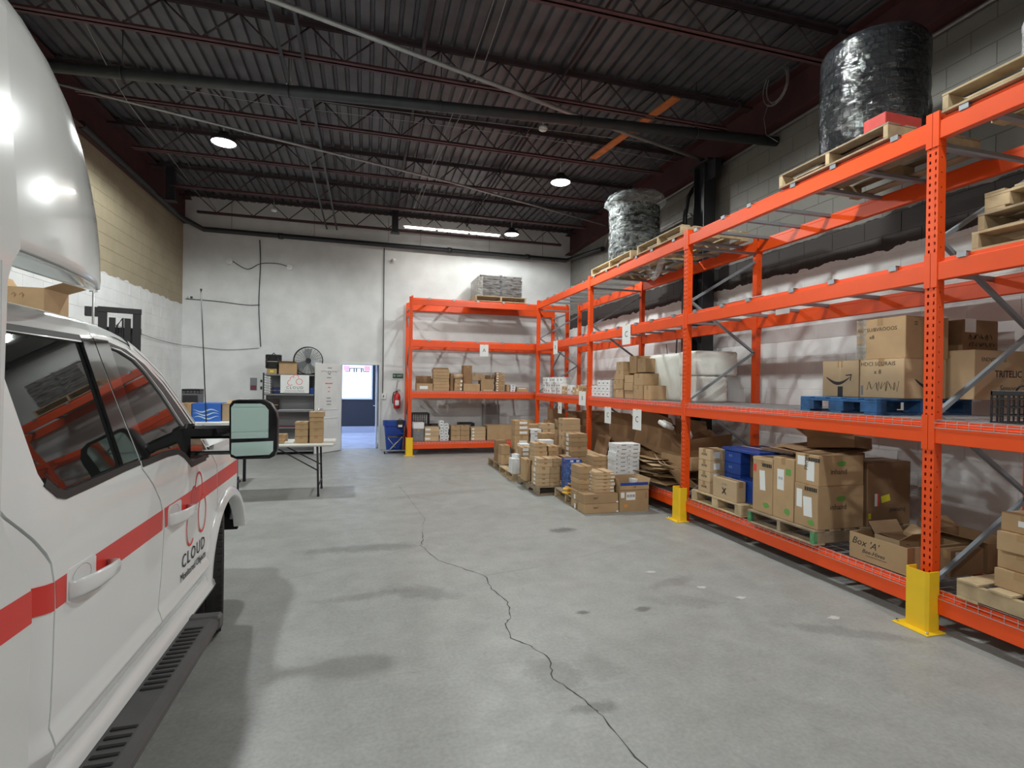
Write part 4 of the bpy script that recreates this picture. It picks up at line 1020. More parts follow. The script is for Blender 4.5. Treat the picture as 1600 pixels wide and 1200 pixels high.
# farthest pallet
stack(2.40, 9.22, PZ, .16, .24, [.18, .17], 'brown carton', 'the short stack at the front left of the farthest pallet', CARD)
stack(2.66, 9.22, PZ, .27, .28, [.27, .26, .095, .09, .09], 'brown carton', 'the tall top labelled stack on the farthest pallet', CARD, [('-Y', .6, .55, .15, .045, PAPER)])
stack(2.96, 9.22, PZ, .22, .24, [.12, .12, .12, .12, .08, .08], 'white carton', 'the white stack on the farthest pallet', WHITEBOX, [('-Y', .5, .5, .06, .02, INKG)])
stack(3.20, 9.25, PZ, .25, .26, [.22, .22, .2, .1], 'pale brown carton', 'the stack next to the far white stack', CARDL)
stack(2.40, 9.6, PZ, .2, .2, [.2, .2], 'dull brown carton', 'the rear left corner of the farthest pallet', CARDD)
stack(2.92, 9.58, PZ, .5, .3, [.35, .35], 'large brown carton', 'the back row of the farthest pallet', CARD)
# ================================================================== long rack, floor level, far bays (torn and flattened cartons)
y = 10.0
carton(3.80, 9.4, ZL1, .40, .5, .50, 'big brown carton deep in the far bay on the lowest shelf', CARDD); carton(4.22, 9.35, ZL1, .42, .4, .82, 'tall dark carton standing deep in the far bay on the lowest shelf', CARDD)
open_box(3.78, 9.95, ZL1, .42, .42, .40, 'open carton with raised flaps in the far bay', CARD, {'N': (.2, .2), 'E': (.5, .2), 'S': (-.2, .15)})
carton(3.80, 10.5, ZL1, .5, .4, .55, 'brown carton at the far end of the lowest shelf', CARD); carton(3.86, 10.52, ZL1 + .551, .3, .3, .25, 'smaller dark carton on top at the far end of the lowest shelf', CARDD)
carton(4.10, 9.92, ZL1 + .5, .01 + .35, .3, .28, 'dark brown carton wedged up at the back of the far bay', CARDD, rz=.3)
def sh(*a, **k): return sheet(*a, **k)
for i, (x, y, z, w, d, r, lab, m) in enumerate([
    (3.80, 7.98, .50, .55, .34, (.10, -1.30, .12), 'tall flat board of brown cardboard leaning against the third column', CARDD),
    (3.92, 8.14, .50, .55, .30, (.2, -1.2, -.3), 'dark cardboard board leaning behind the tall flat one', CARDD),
    (3.60, 8.06, .42, .26, .30, (.3, -.6, .4), 'pale torn flap of cardboard sticking out beside the carton stacks', CARDL),
    (3.66, 8.15, .31, .26, .18, (.1, -.9, .8), 'small folded pale cardboard piece at the foot of the leaning boards', CARDL)]):
    sh(x, y, z, w, d, r, lab, m)
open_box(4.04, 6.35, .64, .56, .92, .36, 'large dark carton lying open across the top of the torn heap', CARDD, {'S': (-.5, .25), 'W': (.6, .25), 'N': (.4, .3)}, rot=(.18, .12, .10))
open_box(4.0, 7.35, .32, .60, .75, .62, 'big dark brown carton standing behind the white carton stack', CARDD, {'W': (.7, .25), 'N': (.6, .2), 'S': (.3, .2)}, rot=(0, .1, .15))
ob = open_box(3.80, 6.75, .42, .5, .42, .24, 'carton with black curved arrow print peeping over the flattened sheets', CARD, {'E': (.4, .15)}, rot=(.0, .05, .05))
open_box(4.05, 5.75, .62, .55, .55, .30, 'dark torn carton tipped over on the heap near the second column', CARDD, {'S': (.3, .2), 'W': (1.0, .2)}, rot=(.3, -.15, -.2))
carton(3.92, 5.68, .55, .55, .62, .16, 'long flat brown carton lying over the flattened sheets', CARD, rz=.08)
rnd = random.Random(5)
for i in range(34):
    z = ZL1 + .014 + i * .0095
    a = rnd.uniform(-.5, .5)
    sheet(3.98 + rnd.uniform(-.08, .10), 6.45 + rnd.uniform(-.32, .35), z + rnd.uniform(0, .02), rnd.uniform(.45, .7), rnd.uniform(.5, .85), (rnd.uniform(-.05, .05), rnd.uniform(-.09, .05), a),
          'flattened brown carton in the loose pile on the lowest shelf beside the second orange column', [CARD, CARDL, CARDL][i % 3], 'flattened cartons in the pile', fold=rnd.uniform(-.02, .06))
for i, (y, z, w, r, lab) in enumerate([(6.02, .52, .62, (.55, -.12, 1.35), 'pale cardboard sheet bending down over the front of the pile'), (5.92, .46, .60, (.95, -.05, 1.45), 'second pale cardboard sheet bending down beside the yellow guard'),
                                   (5.75, .44, .5, (.7, .1, 1.2), 'third bent sheet hanging close behind the second orange column')]):
    sheet(3.86, y, z, w, .32, r, lab, CARDL, fold=.25)
for i, (x, y, z, w, d, h, r) in enumerate([(3.9, 6.2, 1.06, .2, .16, .06, .3), (3.95, 5.80, .96, .16, .12, .08, .8)]):
    mb = MB(); mb.bbox(-w / 2, w / 2, -d / 2, d / 2, 0, h, b=.02); o = obj('packing_foam', mb, PAPER, None, (x, y, z), (.4, .3, r)); tag(o, ['white foam scrap on the upper dark carton', 'white foam scrap by the second column'][i], 'packing foam'); obj('foam_ridge', MB().bbox(-w / 3, w / 3, -d / 4, d / 4, h, h + .02, b=.01), PAPER, o)

# ================================================================== long rack, second bay, lowest shelf
pallet(3.70, 4.46, ZL1, 1.0, .84, 'pale pallet on the lowest shelf just right of the second orange column', WOOD, boards_along='y', style='block')
P1Z = ZL1 + .1265
xl = [('-X', .7, .5, .10, .05, CARDL)]
where = 'the left column on the pale pallet'
for i, h in enumerate((.125, .115, .13, .125)):
    o = carton(3.74, 5.02, P1Z + sum((.125, .115, .13, .125)[:i]), .24, .21, h - .001, f'sand coloured marked carton, {ORD[i] if i < 3 else "topmost"} in {where}', CARDL, 0, where, True)
    text('XOVIS', .034, (-.1205, 0, h / 2), '-X', INK, o, bold=.0008); sticker(o, '-Y', (-.03, -.105, h * .5), .08, .07, PAPER)
o = carton(3.72, 4.56, P1Z, .12, .38, .215, 'sand coloured carton with big black X standing at the front of the pale pallet', CARDL); text('X', .085, (-.0605, 0, .085), '-X', INK, o, bold=.004); text('XOVIS', .03, (-.0605, 0, .16), '-X', INKG, o)
where = 'the dark blue stack in the middle of the pale pallet'
for i in range(4):
    o = carton(3.90, 4.72, P1Z + .0 + i * .125, .13, .26, .124, f'dark blue carton, {ORD[i] if i < 3 else "topmost"} in {where}', BLUECARD, 0, where, True, tm=BLUECARD); text('\u2261\u2261', .05, (-.0655, .03, .07), '-X', mat('pale_blue_ink', (.25, .4, .7), .6), o)
carton(3.86, 4.47, P1Z, .34, .245, .23, 'big dark blue carton standing low at the right end of the pale pallet', BLUECARD, tm=BLUECARD)
stack(4.035, 4.72, P1Z, .26, .25, [.12, .12, .125, .125], 'brown carton', 'the column right of the dark blue stack', CARD)
carton(3.88, 4.42, .912, .55, .58, .032, 'flat dark blue carton lying across the blue and brown columns', BLUECARD, tm=PAPER); sheet(4.28, 4.35, .950, .42, .6, (0.0, .0, .1), 'flat dark panel lying over the flat blue carton', mat('dark_panel', (.10, .095, .09), .4), fold=.0)
pallet(3.66, 3.52, ZL1, 1.12, .80, 'pallet with green painted ends on the lowest shelf under the tall brown cartons', WOODOLD, boards_along='y', bend=WOODOLD)
for yy in (3.522, 4.275):
    obj('painted_end', MB().bbox(-.041, .0, -.0, .044, .0162, .1090, b=.002), WOODGREEN, bpy.data.objects[[o.name for o in COL.objects if o.name.startswith('wooden_pallet')][-1]], (-.522, yy - 3.92, 0))
def prints(o, x, y, z, w=.13, h=.034):
    rn = random.Random(int(z * 1000)); mb = MB(); u = -w / 2
    while u < w / 2 - .01:
        k = rn.uniform(.012, .02); mb.box(x - .0006, x + .0008, y + u, y + u + k, z - h / 2, z + h / 2)
        u += k + .005
    obj('print_block', mb, INK, o)
def scribble(o, x, y, z, w, h, n=26, sd=3, axis='y'):
    rn = random.Random(sd); P = []
    for i in range(n): a = -w / 2 + w * i / n + rn.uniform(-.02, .02); b = (h / 2 if i % 2 else -h / 2) * rn.uniform(.5, 1); P.append((x, y - a, z + b) if axis == 'y' else (x + a, y, z + b))
    obj('scribble', MB().tube(P, .0018, 4), INK, o)
GP = mat('green_print', (.13, .33, .07), .6)
def leaf(o, face, c, rx_, ry_, sd=1):
    rn = random.Random(sd); mb = MB(); mb.prism([(rx_ * rn.uniform(.8, 1.1) * math.cos(a * PI / 9), ry_ * rn.uniform(.7, 1.1) * math.sin(a * PI / 9)) for a in range(18)], 0, .0008, lambda u, v, h: (u, v, h))
    q = obj('green_leaf_print', mb, GP, o, c); rz = 0 if face == '-Y' else -PI / 2; q.rotation_euler = (Matrix.Rotation(rz, 3, 'Z') @ Matrix.Rotation(PI / 2, 3, 'X')).to_euler()
def inh(o, w, d, h, front=True, z=.5):
    text('inhand', .068, (0.02 - w * .1, -d / 2 - .001, z - .03), '-Y', INK, o); leaf(o, '-Y', (.05 - w * .1, -d / 2 - .0004, z + .04), .055, .028)
c1 = carton(3.70, 4.04, P1Z, .46, .26, .53, 'first tall brown carton from the left on the green ended pallet', CARD)
sticker(c1, '-X', (-.23, .0, .31), .07, .19, PAPER, tilt=.06); sticker(c1, '-X', (-.23, .1, .42), .04, .07, REDINK); prints(c1, -.2310, -.05, .46); leaf(c1, '-X', (-.2304, -.05, .08), .04, .03, 2)
sticker(c1, '-X', (-.23, 0, .515), .26, .02, TAPEC, 'tape_band')
c2 = carton(3.70, 3.79, P1Z, .46, .245, .56, 'second tall brown carton from the left on the green ended pallet', CARD)
sticker(c2, '-X', (-.23, .03, .36), .08, .19, PAPER); sticker(c2, '-X', (-.23, -.06, .44), .06, .06, GP, 'green_label'); leaf(c2, '-X', (-.2304, -.05, .08), .035, .032, 3); text('\u2261\u2261', .05, (-.2315, .03, .37), '-X', INKG, c2)
c3 = carton(3.70, 3.53, P1Z, .50, .25, .37, 'lower brown carton at the near end of the green ended pallet, with green leaf print', CARD)
sticker(c3, '-X', (-.25, .07, .24), .06, .16, PAPER); sticker(c3, '-X', (-.25, -.02, .18), .09, .17, PAPER, tilt=.05); prints(c3, -.2510, -.05, .335); leaf(c3, '-X', (-.2504, -.06, .05), .035, .028, 4)
inh(c3, .5, .25, .37, z=.22)
c4 = carton(3.71, 3.535, P1Z + .371, .49, .25, .26, 'upper brown carton at the near end of the green ended pallet, with white sheet', CARD)
sticker(c4, '-X', (-.245, -.04, .12), .08, .17, PAPER); sticker(c4, '-X', (-.245, .06, .20), .08, .08, PAPER); prints(c4, -.2460, -.07, .22); text('FROM', .05, (-.2463, .0, .19), '-X', INK, c4, tilt=1.5)
inh(c4, .49, .25, .26, z=.15)
carton(4.17, 3.85, P1Z, .42, .44, .60, 'tall brown carton at the back of the green ended pallet', CARDD)
o = carton(4.24, 3.53, P1Z, .50, .28, .56, 'tall dark brown carton with red and yellow stickers beside the printed cartons', CARDD)
sticker(o, '-Y', (-.15, -.14, .23), .03, .11, PAPER); sticker(o, '-Y', (-.125, -.14, .23), .02, .11, REDINK); sticker(o, '-Y', (-.04, -.14, .24), .10, .06, mat('yellow_label', (.7, .62, .03), .6), tilt=.2); sticker(o, '-Y', (-.22, -.14, .09), .03, .05, mat('yellow_label', (.7, .62, .03), .6)); text('pueuruj', .06, (.10, -.1405, .14), '-Y', INK, o)
for i, (x, y, z, w, d, r, lab) in enumerate([(4.05, 3.98, 1.02, .55, .62, (0.02, -.04, .2), 'flat carton lying at a slant on top of the tall brown cartons, lowest'), (4.12, 3.90, 1.05, .5, .6, (.05, -.1, -.1), 'second slanting flat carton on top of the tall brown cartons')]):
    sheet(x, y, z, w, d, r, lab, CARDD, fold=.05)
open_box(4.08, 3.60, 1.06, .30, .42, .10, 'shallow dark open carton tipped on top of the printed cartons', CARDD, {'N': (.9, .2), 'W': (.9, .15)}, rot=(-.12, .12, .25))
# shallow tray carton with handwriting
bx = open_box(3.74, 2.80, ZL1, .62, .46, .20, 'shallow open brown carton with handwriting, behind the big near column', CARD, {}, rz=0)
text("Box 'A'", .075, (-.3105, .10, .135), '-X', INK, bx, shear=.3, tilt=-.05); text('Bee-Hives', .045, (-.3105, .03, .075), '-X', INK, bx, shear=.3); obj('underline', MB().box(-.311, -.3102, -.08, .09, .045, .048), INK, bx)
ib = open_box(3.90, 2.98, ZL1 + .02, .30, .2, .17, 'small open carton with raised flaps inside the shallow one', CARDL, {'S': (.9, .12), 'N': (.6, .1), 'E': (1.0, .1)})
sheet(4.1, 3.1, ZL1 + .16, .3, .2, (.2, .1, .2), 'loose dark cardboard piece lying in the shallow carton', CARDD)
bx2 = open_box(4.385, 2.70, ZL1, .34, .42, .215, 'dark open carton with white label, right of the big near column', CARDD, {'W': (1.3, .14), 'N': (1.0, .12)})
sticker(bx2, '-Y', (-.0, -.21, .16), .001, .001, CARDD)
o = carton(4.02, 2.705, ZL1 + .0, .001 + .33, .07, .19, 'narrow carton with white label leaning in front of the dark open carton', CARDD, lab=[('-Y', .3, .8, .10, .05, PAPER)]) 
# nearest bay, lowest shelf
pallet(3.68, 1.42, ZL1, 1.0, 1.02, 'pallet at the right edge of the picture on the lowest shelf', WOOD, boards_along='x')
for i, (h, dx, r) in enumerate([(.115, 0, .02), (.115, .03, -.03), (.115, -.0, .04), (.112, .04, -.01)]):
    o = carton(3.77 + dx, 2.04 - i * .004, P1Z + i * .1155, .40, .25, h, f'brown carton, {["lowest", "second from the bottom", "third from the bottom", "topmost, with small white label"][i]}, of the stack at the right picture edge', CARD, r, 'stack at the right edge')
    if i == 3: sticker(o, '-X', (-.2, .0, .06), .07, .035, PAPER)
carton(3.8, 1.6, P1Z, .4, .3, .3, 'brown carton hidden behind the stack at the right picture edge', CARD)
# ================================================================== second shelf of the long rack
B1Z = ZL2
pallet(3.73, 3.04, ZL2, 1.0, .72, 'blue block pallet on the second shelf under the cartons with black smile arrows', WOODBLUE, boards_along='x', style='block', bend=WOODBLUE)
B2Z = ZL2 + .1265
def smile(o, face, cx, cz, w, dep):
    """black curved arrow under a swoosh"""
    mb = MB(); n = 14; up, lo = [], []
    for i in range(n + 1):
        u = -w / 2 + w * i / n * .86; k = (i / n); c = -math.sin(PI * k) * w * .20; th = w * .10 * math.sin(PI * min(1, k * .85 + .1)) + .001
        up.append((u, c + th / 2)); lo.append((u, c - th / 2))
    mb.prism(up + lo[::-1], 0, .0008, lambda u, v, h: (u, v, h))
    ax = w * .36; mb.prism([(ax - w * .16, w * .075), (ax + w * .07, w * .10), (ax + w * .03, -w * .12), (ax - w * .0, -w * .10), (ax + w * .03, w * .055), (ax - w * .14, w * .045)], 0, .0008, lambda u, v, h: (u, v, h))
    q = obj('curved_arrow_print', mb, INK, o, (cx, dep, cz) if face == '-Y' else (dep, cx, cz)); rz = 0 if face == '-Y' else -PI / 2
    q.rotation_euler = (Matrix.Rotation(rz, 3, 'Z') @ Matrix.Rotation(PI / 2, 3, 'X')).to_euler()
a1 = carton(4.0, 3.425, B2Z, .42, .36, .315, 'carton with black curved arrow facing the aisle, left end of the blue pallet', CARDL)
smile(a1, '-X', 0, .17, .27, -.2105); sticker(a1, '-X', (-.21, .0, .155), .018, .31, TAPEC, 'tape_band'); obj('print_block', MB().box(-.2115, -.2105, -.03, .02, .0, .09), INK, a1)
a2 = carton(4.0, 3.04, B2Z, .44, .375, .315, 'carton with scribbled handwriting on the blue pallet, beside the left one', CARDL)
text('HDCI SCURAIS', .045, (-.2205, .03, .275), '-X', INK, a2); text('x 8', .05, (-.2205, .03, .21), '-X', INK, a2); scribble(a2, -.2205, -.02, .095, .26, .085)
sticker(a2, '-X', (-.22, .165, .06), .02, .08, INKG); smile(a2, '-Y', .03, .15, .27, -.1885)
a3 = carton(4.01, 3.04, B2Z + .316, .45, .42, .33, 'largest carton on top of the blue pallet load, wrapped in clear tape with handwriting', CARD)
text('AGTSU/BVROOOS', .042, (-.2255, .03, .24), '-X', INK, a3); text('x8', .045, (-.2255, .07, .18), '-X', INK, a3); text('\u2261', .07, (-.12, -.2105, .27), '-Y', INK, a3)
obj('clear_tape_patch', MB().box(-.2262, -.2252, .12, .208, .0, .33), CLEARFILM, a3)
pr_ = carton(4.47, 2.86, B2Z, .62, .40, .385, 'wide carton with printed word and handwriting, right of the near orange column', CARDL)
text('ENDVOUAMS', .045, (-.10, -.2005, .31), '-Y', INK, pr_); text('x 5', .045, (-.12, -.2005, .25), '-Y', INK, pr_); text('TRITELIC', .075, (.06, -.2005, .20), '-Y', INK, pr_, bold=.001); text('Sensors', .065, (.06, -.2005, .09), '-Y', INK, pr_, shear=.3)
obj('underline', MB().box(-.08, .18, -.201, -.2003, .045, .05), INK, pr_); scribble(pr_, -.3105, .05, .33, .08, .03, 8, 8)
p2_ = carton(4.55, 3.0, B2Z + .386, .40, .38, .25, 'dark carton with white sheet and scribble standing on the wide printed carton', CARDD, lab=[('-Y', .22, .82, .12, .11, PAPER)])
scribble(p2_, 0, -.1905, .115, .28, .05, 22, 5, 'x'); scribble(p2_, .02, -.1905, .055, .3, .04, 26, 6, 'x')
rl = thing('paper_roll', 'upright white roll beside the largest carton on the blue pallet load', 'roll', (4.505, 3.12, B2Z + .386)); obj('roll_body', MB().lathe([(0, 0), (.032, 0), (.032, .28), (.012, .28), (.012, .27), (0, .27)], 16), WHITEBOX, rl); obj('roll_core', MB().lathe([(.010, .0), (.010, .281), (.012, .281)], 12), CARDD, rl)
cr = crate(3.75, 1.75, ZL2, .40, .56, .20, 'black lattice crate at the right edge of the picture on the second shelf')
carton(3.95, 1.9, ZL2 + .01, .18, .32, .30, 'upright pale carton standing in the black lattice crate', CARDL)
wire('black cable loop hanging out of the lattice crate', [(3.78, 2.2, 1.60), (3.76, 2.15, 1.65), (3.77, 2.0, 1.63), (3.76, 1.95, 1.5), (3.77, 2.1, 1.46)], .006, BLACKPL)
# third bay: brown cartons then bubble wrap bundles
w_ = 'the brown group on the second shelf'
stack(3.76, 7.15, ZL2, .24, .24, [.14, .14, .14, .14], 'brown carton', 'the rear column of ' + w_, CARD); stack(3.76, 6.84, ZL2, .24, .26, [.12, .12, .11], 'brown carton', 'the middle column of ' + w_, CARD)
stack(3.76, 6.55, ZL2, .30, .27, [.20, .17], 'plain brown carton', 'the near column of ' + w_, CARD)
carton(3.86, 6.92, ZL2 + .381, .26, .22, .26, 'square dark brown carton on top of the middle column', CARD); carton(3.84, 6.64, ZL2 + .39, .24, .22, .20, 'square brown carton topping the near column, shifted back', CARD)
stack(4.06, 7.0, ZL2, .3, .3, [.3, .28], 'brown carton', 'the back row of ' + w_, CARDD); stack(3.80, 7.41, ZL2, .18, .12, [.13, .13, .12], 'narrow carton', 'the far edge of ' + w_, CARD)
carton(3.76, 6.35, ZL2, .34, .18, .20, 'low brown carton at the near end of the group, beside the bubble wrap', CARD)
gl = 'white cartons on the second shelf behind the third column'
for i in range(5):
    for j in range(3):
        carton(3.76, 7.60 + i * .155, ZL2 + j * .092, .22, .15, .09, f'small white carton, {ORD[j]} row, {ORD[i].replace("lowest", "nearest")} along, of the white block behind the third column', WHITEBOX, 0, gl, True, [('-X', .5, .5, .05, .02, INKG)]) if not (j == 2 and i > 2) else None
gl = 'little cartons and white packages in the far bay of the second shelf'
rnd = random.Random(11)
for i in range(14):
    yy = 8.72 + i * .155; hh = rnd.uniform(.09, .2); mm = rnd.choice([WHITEBOX, CARDL, WHITEBOX, CARD]) if i < 7 else WHITEBOX
    cn = {WHITEBOX: 'white', CARDL: 'sand coloured', CARD: 'brown'}[mm]
    n = 1 if i < 7 else 3
    for j in range(n):
        carton(3.76 + rnd.uniform(0, .05), yy, ZL2 + j * (.115), .2, .145, hh if n == 1 else .114, f'small {cn} carton, {"number " + str(i + 1) if 0 else ORD[min(i, 11)].replace("lowest", "nearest")} {"and last " if i == 12 else ("and farthest " if i == 13 else "")}along the shelf edge beyond the third column, level {ORD[j]}', mm, 0, gl, True, [('-X', .5, .5, .05, .03, PAPER if mm is not WHITEBOX else INKG)])
carton(3.98, 8.8, ZL2, .3, .5, .20, 'flat white carton lying behind the little packages', WHITEBOX)
# bubble wrap bundles
def bundle(name, label, cx, cy, z, rx, ry, h, m, cat, seed, band=True, sqn=3.2):
    t = thing(name, label, cat, (cx, cy, z)); rnd = random.Random(seed); n = 40; rows = 14
    mb = MB(); mb.smooth = True
    for i in range(rows + 1):
        f = i / rows; k = 1 - .012 * abs(math.sin(f * 7)) - (.05 if i in (0, rows) else 0)
        for j in range(n):
            a = 2 * PI * j / n; c, s_ = math.cos(a), math.sin(a); q = (abs(c) ** sqn + abs(s_) ** sqn) ** (-1 / sqn)
            w = k * q * (1 + rnd.uniform(-.010, .010)); mb.v.append((rx * c * w, ry * s_ * w, f * h))
    for i in range(rows):
        for j in range(n): mb.addf([i * n + j, i * n + (j + 1) % n, (i + 1) * n + (j + 1) % n, (i + 1) * n + j])
    mb.addf([rows * n + j for j in range(n)]); mb.addf([j for j in range(n)][::-1]); obj('wrap_body', mb, m, t)
    if band: obj('tape_band', MB().box(-rx * .98, rx * .98, -ry * 1.0, -ry * .99, h * .48, h * .52), TAPEC, t)
    return t
bundle('bubble_wrap_bundle', 'pale bubble wrapped bundle on the second shelf, left of the second orange column', 4.27, 6.45, ZL2, .27, .42, .64, BUBBLE, 'bubble wrap', 3, False, 9)
bundle('bubble_wrap_bundle', 'wide bubble wrapped bundle on the second shelf, behind the second orange column', 4.20, 5.80, ZL2, .24, .20, .33, BUBBLE, 'bubble wrap', 4, False, 9)
bundle('bubble_wrap_bundle', 'upper bubble wrapped bundle resting on the wide one behind the second column', 4.26, 5.80, ZL2 + .335, .32, .215, .31, BUBBLE, 'bubble wrap', 5, False, 9)
wire('black cable loop hung on the rear beam beside the bubble wrap', [(4.72, 7.2, 2.36), (4.68, 7.15, 2.0), (4.68, 7.05, 1.8), (4.68, 6.98, 1.95), (4.70, 7.05, 2.36)], .012, BLACKPL)
wire('thin black cable dangling down the wall side of the near bay', [(4.72, 7.5, 2.3), (4.70, 7.4, 1.9), (4.70, 7.45, 1.6)], .006, BLACKPL)
# ================================================================== third shelf: bare pallets
pallet(3.80, 1.32, ZL3, 1.05, 1.15, 'lowest of the three stacked pallets on the third shelf at the right edge', WOOD, rz=.04, boards_along='y')
pallet(3.84, 1.30, ZL3 + .132, 1.05, 1.15, 'middle of the three stacked pallets on the third shelf at the right edge', WOODOLD, rz=-.03, boards_along='y')
pallet(3.88, 1.34, ZL3 + .264, 1.0, 1.1, 'topmost of the three stacked pallets on the third shelf, chunky block ends', WOOD, rz=.0, boards_along='x', style='block')
t = thing('paper_tag', 'loose white strip hanging below the third shelf beam between the columns', 'paper', (3.98, 4.25, 2.45)); obj('strip', MB().box(-.001, .001, -.09, .09, -.10, 0), PAPER, t); obj('tape_tab', MB().box(-.002, .002, -.02, .02, -.005, .03), TAPEC, t)
sheet(3.80, 4.55, ZL3 + .006, .10, .55, (0, 0, 0), 'thin white strip of sheeting lying along the third shelf beam', PAPER, fold=0)
# ================================================================== top shelf
pallet(3.69, 1.60, ZL4, 1.05, .98, 'pale pallet on the top shelf at the right edge of the picture', WOOD, boards_along='y')
bundle('plastic_bag', 'grey white plastic bag on the top shelf pallet at the right picture edge', 4.12, 2.02, ZL4 + .127, .26, .30, .34, film_mat('milky_film', (.6, .6, .62), .75), 'bag', 9, band=True)
# black wrapped tyres
def tyre_mesh(R, w, r_in, name='tyre', lugs=True):
    mb = MB(); mb.smooth = True; n = 40
    prof = [(r_in, .03 * w), (r_in + .02, 0), (R * .80, 0), (R * .95, .06 * w), (R, .18 * w), (R, .82 * w), (R * .95, .94 * w), (R * .8, w), (r_in + .02, w), (r_in, .97 * w), (r_in, .03 * w)]
    mb.lathe(prof, n)
    mb.smooth = False
    if lugs:
        for j in range(n):
            a = 2 * PI * j / n
            for q, (z0, z1) in enumerate(((.08, .30), (.34, .62), (.66, .92))):
                aa = a + (PI / n if q == 1 else 0); m = Matrix.Rotation(aa, 4, 'Z')
                mb.box(R - .01, R + .010, -R * .055, R * .055, z0 * w, z1 * w, m)
    return fixn(mb.mesh(name, RUBBER))
TM = tyre_mesh(.40, .23, .22)
def tyres(cx, cy, z, n, wrap, where, R=1.0, h=.235, grp=None):
    for i in range(n):
        o = bpy.data.objects.new('tyre', TM); COL.objects.link(o); o.location = (cx, cy, z + i * h); o.scale = (R, R, h / .236)
        o.rotation_euler = (0, 0, i * .3); tag(o, f'black treaded tyre, {ORD[i] if i < n - 1 else "topmost"} in {where}', 'tyre', grp)
pallet(3.69, 2.95, ZL4, .95, 1.06, 'pallet on the top shelf under the black wrapped tyre stack, red board at one end', WOODOLD, boards_along='y')
tyres(4.10, 3.42, ZL4 + .1275, 5, True, 'the black wrapped stack on the top shelf', .90, .172, 'tyres in the black wrapped stack')
def wrapf(name, label, cx, cy, z, prof, m, seed, amp=.015, n=48):
    rnd = random.Random(seed); mb = MB(); mb.smooth = True; k = len(prof)
    for i, (r, zz) in enumerate(prof):
        for j in range(n):
            a = 2 * PI * j / n; R = r * (1 + rnd.uniform(-amp, amp) + .01 * math.sin(7 * a + zz * 9)); mb.v.append((R * math.cos(a), R * math.sin(a), zz))
    for i in range(k - 1):
        for j in range(n): mb.addf([i * n + j, i * n + (j + 1) % n, (i + 1) * n + (j + 1) % n, (i + 1) * n + j])
    o = obj(name, mb, m, None, (cx, cy, z)); return tag(o, label, 'plastic wrap')
pf = [(.392, .005), (.395, .1), (.388, .2), (.395, .3), (.388, .4), (.395, .5), (.388, .6), (.395, .72), (.390, .80), (.388, .90), (.36, .955), (.29, .985), (.20, 1.0), (.10, 1.01), (.02, 1.015)]
wrapf('stretch_film', 'shiny black stretch film over the tall tyre stack near the roof', 4.10, 3.42, ZL4 + .128, [(r_, z_ * .93) for r_, z_ in pf], DARKFILM, 4, .008)
t = thing('board_scrap', 'red painted board lying at the near end of the tyre pallet', 'board', (3.86, 3.14, ZL4 + .128)); obj('board_plank', MB().bbox(-.16, .20, -.16, .02, 0, .09), mat('red_board', (.55, .06, .05), .5, noise=.15), t)
# clear wrapped tyres
pallet(3.70, 6.85, ZL4, 1.0, 1.40, 'pale pallet on the top shelf under the clear wrapped tyre stack', WOOD, boards_along='y')
pallet(3.69, 5.56, ZL4, .98, 1.10, 'pallet on the top shelf over the second orange column', WOOD, boards_along='y')
tyres(4.22, 7.70, ZL4 + .1275, 4, True, 'the clear wrapped stack on the top shelf', .98, .235, 'tyres in the clear wrapped stack')
pf = [(.40, .0), (.425, .06), (.40, .15), (.42, .24), (.40, .34), (.42, .46), (.405, .58), (.42, .70), (.41, .82), (.42, .93), (.47, .97), (.50, 1.00), (.47, 1.06), (.43, 1.11), (.30, 1.13), (.1, 1.14), (.01, 1.14)]
wrapf('stretch_film', 'clear stretch film with ragged hood over the tyre stack on the top shelf', 4.22, 7.70, ZL4 + .128, pf, CLEARFILM, 8, .03)
t = thing('plastic_strip', 'loop of clear plastic film hanging down below the top shelf beam', 'plastic wrap', (3.95, 6.62, 3.46)); mb = MB(); mb.smooth = True
P = [Vector((0, -.22 + .44 * k / 14, -.05 - .24 * math.sin(PI * k / 14))) for k in range(15)]
for p in P: mb.v += [(p.x - .05, p.y, p.z), (p.x + .0, p.y, p.z - .05 ), (p.x + .05, p.y, p.z)]
for k in range(14):
    for q in (0, 1): mb.addf([k * 3 + q, k * 3 + q + 1, k * 3 + q + 4, k * 3 + q + 3])
obj('film_loop', mb, film_mat('hanging_film', (.75, .77, .78), .55), t); obj('film_knot', MB().lathe([(0, -.06), (.03, -.03), (.035, 0), (0, .03)], 10), film_mat('hanging_film2', (.75, .77, .78), .7), t)
# ================================================================== back rack contents
pallet(2.36, 11.63, ZLA4, 1.22, 1.0, 'pallet on top of the back rack under the dark strapped load', WOOD, boards_along='x')
ld = thing('wrapped_load', 'dark brown bundle of flat cartons wrapped in clear film on top of the back rack', 'wrapped load', (2.98, 12.12, ZLA4 + .127))
LDM = mat('load_brown', (.085, .066, .055), .5, noise=.3, nscale=12)
for i in range(12):
    obj('carton_layer', MB().bbox(-.50, .50, -.42, .42, i * .041, i * .041 + .039, b=.004), LDM, ld, (random.uniform(-.012, .012), random.uniform(-.008, .008), 0))
obj('strap', MB().box(-.002 - .02, .02, -.44, -.436, 0, .495).box(-.02, .02, -.44, .44, .493, .497), INK, ld)
mb = MB()
mb.prism([(-.52, -.45), (.52, -.45), (.52, .45), (-.52, .45)], .002, .505, lambda u, v, h: (u, v, h)); obj('film_wrap', mb, film_mat('thin_film', (.5, .5, .52), .04, bs=9), ld)
carton(2.42, 11.66, ZLA4 + .13, .12, .85, .44, 'pale upright board at the left side of the load on the back rack', film_mat('pale_wrapped', (.5, .48, .44), .7), tape=False)
z2 = ZLA2; yb = 11.68
